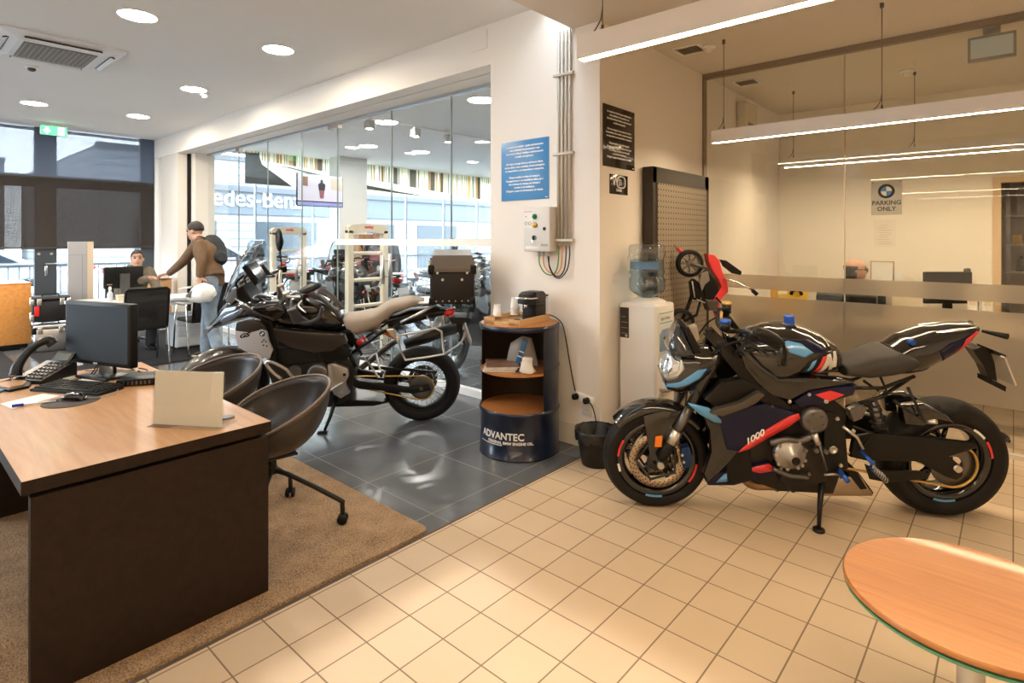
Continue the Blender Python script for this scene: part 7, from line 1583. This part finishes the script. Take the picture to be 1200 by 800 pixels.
# banner high at the street front
yA, yB = (-11.55,4.977,3.06)[1], (-11.55,12.673,3.196)[1]; zA, zB = (-11.55,4.977,2.641)[2], (-11.55,4.977,3.3)[2]
t = thing('photo_banner', 'long panoramic photo banner with road and skyline hanging high across the street front', 'banner', (-11.55, yA, zA))
hB = zB-zA; lB = yB-yA
def banner_mat():
    m = mat('banner_film', (.86, .82, .58), .6); nt = m.node_tree; N = nt.nodes.new; L = nt.links.new
    tc = N('ShaderNodeTexCoord'); sp = N('ShaderNodeSeparateXYZ'); L(tc.outputs['Object'], sp.inputs[0])
    n = N('ShaderNodeTexNoise'); n.noise_dimensions = '1D'; n.inputs['Scale'].default_value = 3.4; n.inputs['Detail'].default_value = 3; L(sp.outputs['Y'], n.inputs['W'])
    r = N('ShaderNodeValToRGB'); r.color_ramp.interpolation = 'CONSTANT'; e = r.color_ramp.elements
    e[0].position = 0; e[0].color = (.10, .08, .05, 1); e[1].position = .40; e[1].color = (.45, .26, .10, 1)
    for p_, c_ in ((.455, (.92, .88, .62)), (.50, (.20, .20, .16)), (.525, (.95, .93, .72)), (.57, (.60, .36, .13)), (.62, (.90, .84, .55))):
        q = e.new(p_); q.color = (*c_, 1)
    L(n.outputs['Fac'], r.inputs['Fac'])
    a = N('ShaderNodeMath'); a.operation = 'MULTIPLY_ADD'; a.inputs[1].default_value = .85*hB/lB; L(sp.outputs['Y'], a.inputs[0]); L(sp.outputs['Z'], a.inputs[2])
    g = N('ShaderNodeMath'); g.operation = 'GREATER_THAN'; g.inputs[1].default_value = .78*hB; L(a.outputs[0], g.inputs[0])
    x = N('ShaderNodeMix'); x.data_type = 'RGBA'; x.inputs['A'].default_value = (.88, .88, .70, 1); L(g.outputs[0], x.inputs['Factor']); L(r.outputs['Color'], x.inputs['B'])
    d = N('ShaderNodeBsdfDiffuse'); tl = N('ShaderNodeBsdfTranslucent'); ms = N('ShaderNodeMixShader'); ms.inputs['Fac'].default_value = .55
    L(x.outputs['Result'], d.inputs['Color']); L(x.outputs['Result'], tl.inputs['Color']); L(d.outputs[0], ms.inputs[1]); L(tl.outputs[0], ms.inputs[2]); L(ms.outputs[0], nt.nodes['Material Output'].inputs['Surface']); return m
MB().quad((0, 0, 0), (0, lB, 0), (0, lB, hB), (0, 0, hB)).build('panel', banner_mat(), t)
MB().bb((-.012, -.01, hB), (.012, lB+.01, hB+.03)).build('top_rail', M_gun, t)
M_road = mat('banner_road', (.09, .095, .085), .6); M_pale = mat('banner_pale', (.90, .92, .74), .6)
def bq(P, mm, nm, k): MB().prism([(p[0]*lB, p[1]*hB) for p in P], .0005*k, .0005*k+.001, 'X').build(nm, mm, t)
bq([(0, 0), (.13, 0), (.045, .62), (.035, .95), (0, .95)], M_road, 'road_print', 1)
bq([(.05, .62), (.11, .60), (.36, .10), (.52, .02), (.62, .0), (.50, .10), (.30, .34), (.12, .62)], mat('banner_shade', (.16, .16, .11), .6), 'kerb_print', 2)
bq([(.175, .02), (.19, .02), (.195, .18), (.20, .3), (.19, .36), (.178, .34), (.172, .2)], M_road, 'rider_print', 4)
m = MB()
for f in (.12, .34, .56, .78): m.tube([(-.01, lB*f, hB), (-.3, lB*f+.1, ZS-zA)], .006, 6)
m.build('hanging_wire', M_gun, t)
# rider screen
x_ = -7.9
p0, p1 = (-7.9,4.159,2.022), (-7.9,4.924,2.499)
t = thing('display_screen', 'hanging screen showing a rider on a pale dusty road behind the glass', 'screen', (x_, p0[1], p0[2]))
w_, h_ = p1[1]-p0[1], p1[2]-p0[2]
MB().bb((-.03, 0, -.01), (0, w_, h_), .004).build('casing', M_black, t)
MB().bb((.0, .01, .07), (.002, w_-.01, h_-.005)).build('screen', mat('screen_lit', (.4, .4, .45), .4, emit=(.50, .47, .60), es=.42), t)
MB().bb((.0, .01, .0), (.0022, w_-.01, .055)).build('lower_bar', mat('screen_bar', (.2, .22, .45), .4, emit=(.30, .32, .60), es=.3), t)
cx = w_*.52
MB().sphere((.003, cx, h_*.78), 1, 12, 8, (.002, .022, .030)).prism([(cx-.05, h_*.50), (cx+.05, h_*.50), (cx+.06, h_*.68), (cx+.03, h_*.74), (cx-.03, h_*.74), (cx-.06, h_*.68)], .002, .004, 'X').build('rider_shape', mat('print_dark', (.03, .02, .035), .5), t)
MB().prism([(cx-.03, h_*.24), (cx+.03, h_*.24), (cx+.045, h_*.5), (cx-.045, h_*.5)], .002, .004, 'X').build('machine_shape', mat('print_maroon', (.28, .09, .13), .5), t)
MB().prism([(.07, h_*.62), (.17, h_*.60), (.17, h_*.9), (.07, h_*.9)], .0021, .003, 'X').build('building_shape', mat('print_brown', (.24, .13, .07), .5), t)
MB().prism([(w_*.72, h_*.55), (w_*.98, h_*.5), (w_*.98, h_*.93), (w_*.72, h_*.88)], .0021, .003, 'X').build('wall_shape', mat('print_cream', (.55, .50, .42), .5), t)
m = MB()
for y in (.12*w_, .88*w_): m.cyl((-.015, y, h_), (-.015, y, ZS-p0[2]), .006, n=6)
m.build('hanging_rod', M_alu, t)
# ceiling spots on tracks
t = thing('lighting_track', 'thin lighting track under the ceiling of the next showroom', 'lighting track', (-7.05, 4.3, ZS)); MB().bb((-.012, 0, -.02), (.012, 5.2, 0)).build('rail', M_white, t); MB().bb((-.018, -.03, -.024), (.018, .02, 0)).build('end_cap', M_white, t)
def spot(x, y, lab):
    t = thing('track_spotlight', lab, 'spotlight', (x, y, ZS-.02), 0, 'track spotlights')
    MB().bb((-.06, -.06, -.15), (.06, .06, -.03), .005).build('housing', mat('spot_grey', (.45, .43, .40), .4), t)
    MB().bb((-.03, -.03, -.03), (.03, .03, 0)).build('adapter', M_white, t)
    MB().lathe([(0, -.151), (.045, -.151)], n=20).build('lens', M_disc2, t)
for px, lab in ((433, 'cube spotlight left of the brightest downlight behind the glass'), (487, 'cube spotlight in the middle of the ceiling behind the glass'), (525, 'cube spotlight close to the pillar behind the glass'), (386, 'cube spotlight next to the glass fitting, leftmost on the track')):
    q = [(-7.05,4.831,3.14),(-7.05,5.683,3.198),(-7.05,6.366,3.223),(-7.05,4.182,3.139)][(433, 487, 525, 386).index(px)]; spot(-7.05, q[1], lab)
# white column and street-side pieces
struct('wall_showroom_column', MB().bb((-11.2, (-11,6.648,1.151)[1], 0), (-10.8, (-11,7.334,1.136)[1], ZS)), mat('column_grey', (.70, .70, .66), .6))
t = thing('brown_cabinet', 'brown wooden cabinet far behind the nearer security gate', 'cabinet', (-10.3, (-10.3,6.805,1.161)[1], 0))
MB().bb((-.4, 0, .05), (0, .55, 1.62)).m(M_black).bb((-.38, .02, 0), (-.02, .53, .05)).build('carcass', wood('brown_wood', (.36, .19, .09), (.28, .14, .06), .5, 2, 'Z', 8), t)
MB().bb((0, .01, .08), (.018, .27, 1.6)).build('door', MATS['brown_wood'], t); MB().bb((0, .28, .08), (.018, .54, 1.6)).build('door', MATS['brown_wood'], t)
# man behind the gate
q = (-7.816,5.57,-0.167); hx_, hy_ = q[0], q[1]
def W(dx, dy, z): return (hx_+dx, hy_+dy, z)
J = dict(base=W(0, 0, 0), ground=(0, 0, 0), head=W(-.02, -.02, 1.60), neck=W(0, 0, 1.46), chest=W(.01, .01, 1.27), waist=W(.01, .01, 1.07), hip=W(.01, .01, .94), sh_l=W(-.15, -.13, 1.37), el_l=W(-.24, -.15, 1.10), wr_l=W(-.30, -.02, .92),
         sh_r=W(.17, .15, 1.37), el_r=W(.20, .20, 1.08), wr_r=W(.10, .22, .90), hp_l=W(-.06, -.06, .9), kn_l=W(-.07, -.07, .5), an_l=W(-.06, -.06, .1), to_l=W(-.2, -.16, .04), hp_r=W(.08, .07, .9), kn_r=W(.08, .07, .5), an_r=W(.09, .08, .1), to_r=W(-.05, .0, .04))
figure('man in dark jacket and jeans standing behind the nearer security gate', J, rotZYX(PI*1.05, .1), 1.0, mat('jacket_charcoal', (.05, .05, .055), .8), mat('jeans_dark', (.10, .15, .24), .8), M_black, M_hair, hands=((J['wr_l'], (-.4, .3, -.8), (-1, 0, .3), .5, 1), (J['wr_r'], (-.1, .2, -1), (1, 0, 0), .4, -1)), fine=.012)
# motorcycles standing in the next showroom
def fr_at(px, dep, head, lean=4):
    q = (0, 0)
    return q
bg = adventure_bike('grey touring motorcycle with tall windscreen behind the nearer security gate', 0, body=mat('tour_grey', (.03, .032, .036), .2, coat=.7), seatm=mat('seat_dark', (.03, .03, .032), .6), panelm=mat('tour_panel', (.22, .25, .28), .3, .3), case=False, badge=False, group='motorcycles in the next showroom')
def put(o, x, y, rz): o.location = (x, y, .005); o.rotation_euler = (0, 0, rz)
q = (-6.771,4.959,-0.206); put(bg, q[0], q[1], math.radians(178))
def another(x, y, rz, lab):
    c = copy_tree(bg); c['label'] = lab; put(c, x, y, rz); return c
q = (-7.079,6.022,-0.14); another(q[0], q[1], math.radians(70), 'dark motorcycle with its tail to the glass between gate and top case')
q = (-5.185,5.293,-0.038); another(q[0], q[1]+.6, math.radians(-75), 'grey motorcycle nose to the glass at the pillar, right of the top case')
q = (-9.225,4.658,-0.212); another(q[0], q[1], math.radians(175), 'dark motorcycle far back seen through the left security gate')
rb = adventure_bike('motorcycle with red seat standing far behind the black adventure bike', 0, body=M_red, seatm=mat('seat_red', (.62, .06, .06), .5), panelm=M_red, case=False, badge=False, rack=False, group='motorcycles in the next showroom')
q = (-9.672,5.597,-0.552); put(rb, q[0], q[1], math.radians(25))
t = thing('display_table', 'small white table just behind the glass by the corner column', 'table', (-8.35, 4.25, 0))
MB().bb((-.25, -.25, .66), (.25, .25, .70), .003).build('tabletop', M_white, t)
for sx in (-1, 1):
    for sy in (-1, 1): MB().bb((sx*.22-.02, sy*.22-.02, 0), (sx*.22+.02, sy*.22+.02, .66)).build('leg', M_white, t)

# ------------------------------------------------------------------ glass office contents
OD = .76
t = thing('office_worktop', 'long office worktop behind the frosted glass', 'desk', (0, 0, 0))
MB().bb((-2.15, 6.05, OD-.03), (.6, 6.75, OD), .003).build('tabletop', mat('worktop_pale', (.62, .54, .42), .45), t)
for x in (-2.05, -.75, .5): MB().bb((x-.02, 6.1, 0), (x+.02, 6.7, OD-.03)).build('leg', M_alu, t)
J = dict(base=(-1.24, 6.95, 0), ground=(0, 0, 0), head=(-1.24,6.846,1.193), neck=(-1.27, 6.88, 1.07), chest=(-1.28, 6.90, .92), waist=(-1.29, 6.92, .70), hip=(-1.29, 6.94, .54),
         sh_l=(-1.17, 7.06, 1.0), el_l=(-.98, 7.05, .80), wr_l=(-.80, 6.80, .80), sh_r=(-1.32, 6.70, 1.0), el_r=(-1.10, 6.60, .82), wr_r=(-.88, 6.62, .80),
         hp_l=(-1.22, 7.04, .5), kn_l=(-.85, 7.06, .5), an_l=(-.84, 7.06, .1), to_l=(-.64, 7.06, .04), hp_r=(-1.25, 6.84, .5), kn_r=(-.9, 6.84, .5), an_r=(-.88, 6.84, .1), to_r=(-.68, 6.84, .04))
hR = rotZYX(math.radians(20), .03)
man = figure('balding man with glasses in dark clothes sitting in the glass office', J, hR, 1.0, mat('shirt_black', (.014, .012, .012), .8), mat('trouser_dark', (.03, .03, .035), .8), M_black, mat('hair_grey_dark', (.06, .052, .045), .8), bald=True,
       hands=((J['wr_l'], (.8, -.4, -.1), (0, 0, 1), .3, -1), (J['wr_r'], (.9, .2, -.1), (0, 0, 1), .3, 1)))
hl = V(J['head'])-V(J['base']); T = Matrix.Translation(hl) @ hR.to_4x4(); m = MB()
for s in (1, -1):
    m.tube([T @ V((.098+.0*k, s*(.034+.024*math.cos(2*PI*k/14)), .008+.019*math.sin(2*PI*k/14))) for k in range(14)], .0035, 6, closed=True).tube([T @ V((.096, s*.056, .014)), T @ V((.08, s*.082, .014)), T @ V((-.02, s*.086, .010))], .0035, 6)
m.tube([T @ V((.099, .012, .012)), T @ V((.102, 0, .014)), T @ V((.099, -.012, .012))], .003, 6).build('glasses', M_black, man)
t = thing('desk_chair', 'black swivel chair that the balding man sits on', 'chair', (-1.32, 6.95, 0), math.radians(15))
MB().box((0, 0, .42), (.48, .48, .07), bev=.03).build('seat', mat('fabric_black', (.015, .015, .016), .85), t)
MB().box((-.27, 0, .76), (.06, .46, .52), bev=.025).build('backrest', mat('fabric_black', (.015, .015, .016), .85), t)
MB().cyl((0, 0, .09), (0, 0, .40), .026, n=12).box((-.25, 0, .46), (.03, .08, .2)).build('gas_lift', M_gun, t)
for k in range(5):
    a = 2*PI*k/5; MB().tube([(0, 0, .12), (.28*math.cos(a), .28*math.sin(a), .075)], [.026, .015], 8).m(M_black).cyl((.28*math.cos(a), .28*math.sin(a)-.02, .03), (.28*math.cos(a), .28*math.sin(a)+.02, .03), .03, n=14).build('leg', M_chrome, t)
dm = 5.75
p, q2 = (-0.68,7.074,1.001), (-0.324,7.389,1.001)
cx_, cy_ = (p[0]+q2[0])/2, (p[1]+q2[1])/2; an = math.atan2(q2[1]-p[1], q2[0]-p[0]); wdt = math.hypot(q2[0]-p[0], q2[1]-p[1])
t = thing('computer_monitor', 'black monitor seen from behind in the glass office', 'monitor', (cx_, min(cy_, 7.2), OD), an)
MB().box((0, 0, .27), (wdt, .04, .32), bev=.008).build('casing', M_black, t)
MB().box((0, .0, .08), (.08, .03, .16)).build('neck', M_satin, t); MB().box((0, 0, .008), (.24, .2, .016), bev=.005).build('foot', M_satin, t)
MB().cyl((wdt*.42, -.02, .445), (wdt*.42, .02, .445), .022, n=16).box((wdt*.42, 0, .43), (.05, .03, .012)).build('webcam', M_gun, t)
if True:
    d2 = thing('side_desk', 'small desk under the black monitor in the glass office', 'desk', (cx_, min(cy_, 7.2), 0))
    MB().bb((-.55, -.3, OD-.03), (.45, .3, OD), .003).build('tabletop', mat('worktop_pale', (.62, .54, .42), .45), d2)
    for sx in (-.5, .4):
        for sy in (-.25, .25): MB().bb((sx-.02, sy-.02, 0), (sx+.02, sy+.02, OD-.03)).build('leg', M_alu, d2)
q = (-1.716,5.958,0.989)
t = thing('tool_case', 'yellow tool case with black handle on the office worktop', 'case', (q[0], min(max(q[1], 6.2), 6.55), OD), math.radians(42))
MB().box((0, 0, .13), (.32, .14, .26), bev=.012).build('body', mat('case_yellow', (.78, .50, .06), .45), t)
MB().tube([(-.02, -.08, .20), (.0, -.085, .245), (.06, -.085, .25), (.09, -.08, .20)], .016, 8, sm=4).build('handle', M_black, t); MB().box((-.1, -.072, .22), (.09, .004, .03)).build('label', M_paper, t)
t = thing('printer', 'low black printer beside the yellow tool case on the worktop', 'printer', (q[0]+.48, 6.4, OD), .1)
MB().box((0, 0, .11), (.5, .36, .22), bev=.02).build('body', M_black, t); MB().box((0, -.19, .06), (.36, .06, .02), bev=.004).build('paper_tray', M_gun, t); MB().box((.12, -.1, .222), (.16, .1, .008)).build('control_panel', M_gun, t)
t = thing('paper_stack', 'stack of white papers right of the man on the office desk', 'paper stack', (-.78, 6.45, OD), .3)
MB().box((0, 0, .12), (.23, .30, .24), bev=.004).build('sheets', mat('paper_warm', (.74, .66, .52), .7), t); MB().box((0, 0, .245), (.24, .31, .012)).build('top_folder', M_paper, t)
for k, px in enumerate((1143, 1160)):
    q = [(-0.291,7.418,0.915),(-0.181,7.515,0.915)][k]
    t = thing('ring_binder', ('white ring binder right of the office monitor, nearer the monitor', 'white ring binder right of the office monitor, nearer the door')[k], 'binder', (q[0], 7.0, OD), 0, 'ring binders')
    MB().box((0, 0, .15), (.075, .26, .30), bev=.003).build('cover', M_paper, t); MB().m(M_gun).cyl((0, -.1305, .08), (0, -.134, .08), .014, n=14).build('finger_ring', None, t); MB().box((0, -.131, .19), (.05, .002, .1)).build('spine_label', mat('label_cream', (.7, .6, .45), .6), t)
# wall pieces
P0, P1 = (-1.216,7.55,1.792), (-0.925,7.55,2.17)
t = thing('parking_poster', 'grey parking only poster with round emblem on the office back wall', 'poster', (P0[0], 7.556, P0[2]), 0)
w_, h_ = P1[0]-P0[0], P1[2]-P0[2]
MB().bb((0, -.004, 0), (w_, 0, h_), .001).build('sheet', mat('poster_grey', (.56, .54, .50), .22), t)
M_pt = mat('poster_text', (.05, .045, .04), .5)
text('lettering', 'PARKING', .066, M_pt, t, axes((w_/2, -.0045, h_*.30), (1, 0, 0), (0, 0, 1), (0, -1, 0)), align='CENTER', extrude=.0004, bold=.002)
text('lettering', 'ONLY', .066, M_pt, t, axes((w_/2, -.0045, h_*.12), (1, 0, 0), (0, 0, 1), (0, -1, 0)), align='CENTER', extrude=.0004, bold=.002)
roundel(t, (w_/2, -.006, h_*.70), .085, (1, 0, 0), (0, 0, 1), (0, -1, 0))
m = MB()
for x, z in ((.012, h_-.012), (w_-.012, h_-.012)): m.cyl((x, -.003, z), (x, -.008, z), .008, n=10)
m.build('pin', M_gun, t)
P0, P1 = (-1.191,7.55,1.433), (-0.98,7.55,1.738)
t = thing('notice_sheet', 'white printed sheet pinned below the parking poster', 'paper', (P0[0], 7.556, P0[2]), 0)
w_, h_ = P1[0]-P0[0], P1[2]-P0[2]
MB().bb((0, -.002, 0), (w_, 0, h_)).build('sheet', mat('sheet_cream', (.80, .74, .66), .6), t)
m = MB(); random.seed(4)
for k in range(9): m.bb((.03+random.uniform(0, .03), -.0026, h_*(.1+.085*k)), (w_-.03-random.uniform(0, .06), -.0018, h_*(.1+.085*k)+.004))
m.build('print_lines', mat('print_grey', (.45, .40, .34), .6), t)
P0, P1 = (-1.224,7.55,0.985), (-0.996,7.55,1.273)
t = thing('whiteboard', 'small framed whiteboard on the office wall behind the man', 'whiteboard', (P0[0], 7.556, P0[2]), 0)
w_, h_ = P1[0]-P0[0], P1[2]-P0[2]
m = MB()
for a in ((0, 0, w_, .012), (0, h_-.012, w_, h_), (0, 0, .012, h_), (w_-.012, 0, w_, h_)): m.bb((a[0], -.015, a[1]), (a[2], 0, a[3]))
m.build('frame', mat('frame_tan', (.55, .42, .27), .5), t); MB().bb((.01, -.008, .01), (w_-.01, 0, h_-.01)).build('board', M_paper, t)
MB().box((w_*.9, -.014, h_*.35), (w_*.8, .002, h_*.55), rot=(0, .06, 0)).build('pinned_sheet', M_paper, t)
q = (-2.19,6.302,2.819)
t = thing('wall_heater', 'white box unit high on the left wall inside the glass office', 'wall unit', (-2.21, (-2.2,6.15,2.797)[1]-.0, q[2]-.17))
MB().box((.06, .10, .18), (.12, .34, .30), bev=.03).build('casing', mat('unit_white', (.70, .64, .54), .5), t); MB().box((.122, .10, .08), (.006, .26, .04)).build('outlet', M_gun, t)
# store shelf behind the door
t = thing('storage_shelf', 'grey metal shelf in the store room behind the office door', 'shelf', (-.05, 8.45, 0))
for x in (0, 1.1):
    for y in (0, .4): MB().bb((x-.02, y-.02, 0), (x+.02, y+.02, 2.15)).build('post', M_gun, t)
SZ = (.4, .86, (0.014,8.5,1.157)[2], (0.014,8.5,1.463)[2], (0.014,8.5,1.788)[2])
for z in SZ: MB().bb((-.02, -.02, z-.02), (1.12, .42, z)).build('shelf_board', mat('shelf_grey', (.42, .38, .32), .5), t)
random.seed(9)
for k in range(3):
    o = MB().box((0, 0, .055), (.26, .3, .108), bev=.004).build('carton', mat('carton_grey', (.36, .35, .33), .6)); o.location = (.16, 8.62, SZ[4]+.11*k); tag(o, ('lowest grey carton on the top store shelf', 'middle grey carton on the top store shelf', 'topmost grey carton on the top store shelf')[k], 'carton', 'grey cartons')
cb = [(.55, .32, .05), (.15, .2, .35), (.55, .12, .08), (.2, .3, .12), (.6, .45, .1), (.4, .4, .42)]
for k in range(10):
    o = MB().box((0, 0, .05), (.07, .2, .10), bev=.003).build('parts_box', mat('parts_%d' % (k % 6), cb[k % 6], .5)); o.location = (.03+.085*k, 8.58, SZ[3]); tag(o, 'small coloured parts box in the row on the middle store shelf', 'box', 'parts boxes in the store')
for k in range(6):
    o = MB().cyl((0, 0, 0), (0, 0, .14), .045, n=14).cyl((0, 0, .14), (0, 0, .17), .02, n=10).build('spray_can', mat('can_%d' % (k % 3), ((.03, .03, .035), (.3, .05, .04), (.10, .10, .12))[k % 3], .35)); o.location = (.06+.12*k, 8.6, SZ[2]); tag(o, 'spray can in the row on the lower store shelf', 'spray can', 'spray cans in the store')
t = thing('cable_coil', 'coiled black cable lying on the floor behind the office glass', 'cable', ((-0.145,5.6,0.229)[0], 5.6, .01)); MB().tube([(.12*math.cos(k*.35)+.01*math.sin(k), .12*math.sin(k*.35), .006+.0006*k) for k in range(70)], .007, 6).build('coil', M_black, t)

# ------------------------------------------------------------------ lamps
def area(name, loc, size, sy, power, col, rot=(0, 0, 0), spread=PI, shape='RECTANGLE'):
    l = bpy.data.lights.new(name, 'AREA'); l.shape = shape; l.size = size; l.size_y = sy; l.energy = power; l.color = col; l.spread = spread
    o = bpy.data.objects.new(name, l); COL.objects.link(o); o.location = loc; o.rotation_euler = rot; return o
WARM = (1.0, .70, .40); NEUT = (1.0, .86, .70); COOL = (.80, .90, 1.0)
o = area('skylight_pool', (-.28, .23, ZL-.01), 3.3, 3.3, 12, (1.0, .95, .87), spread=math.radians(6))
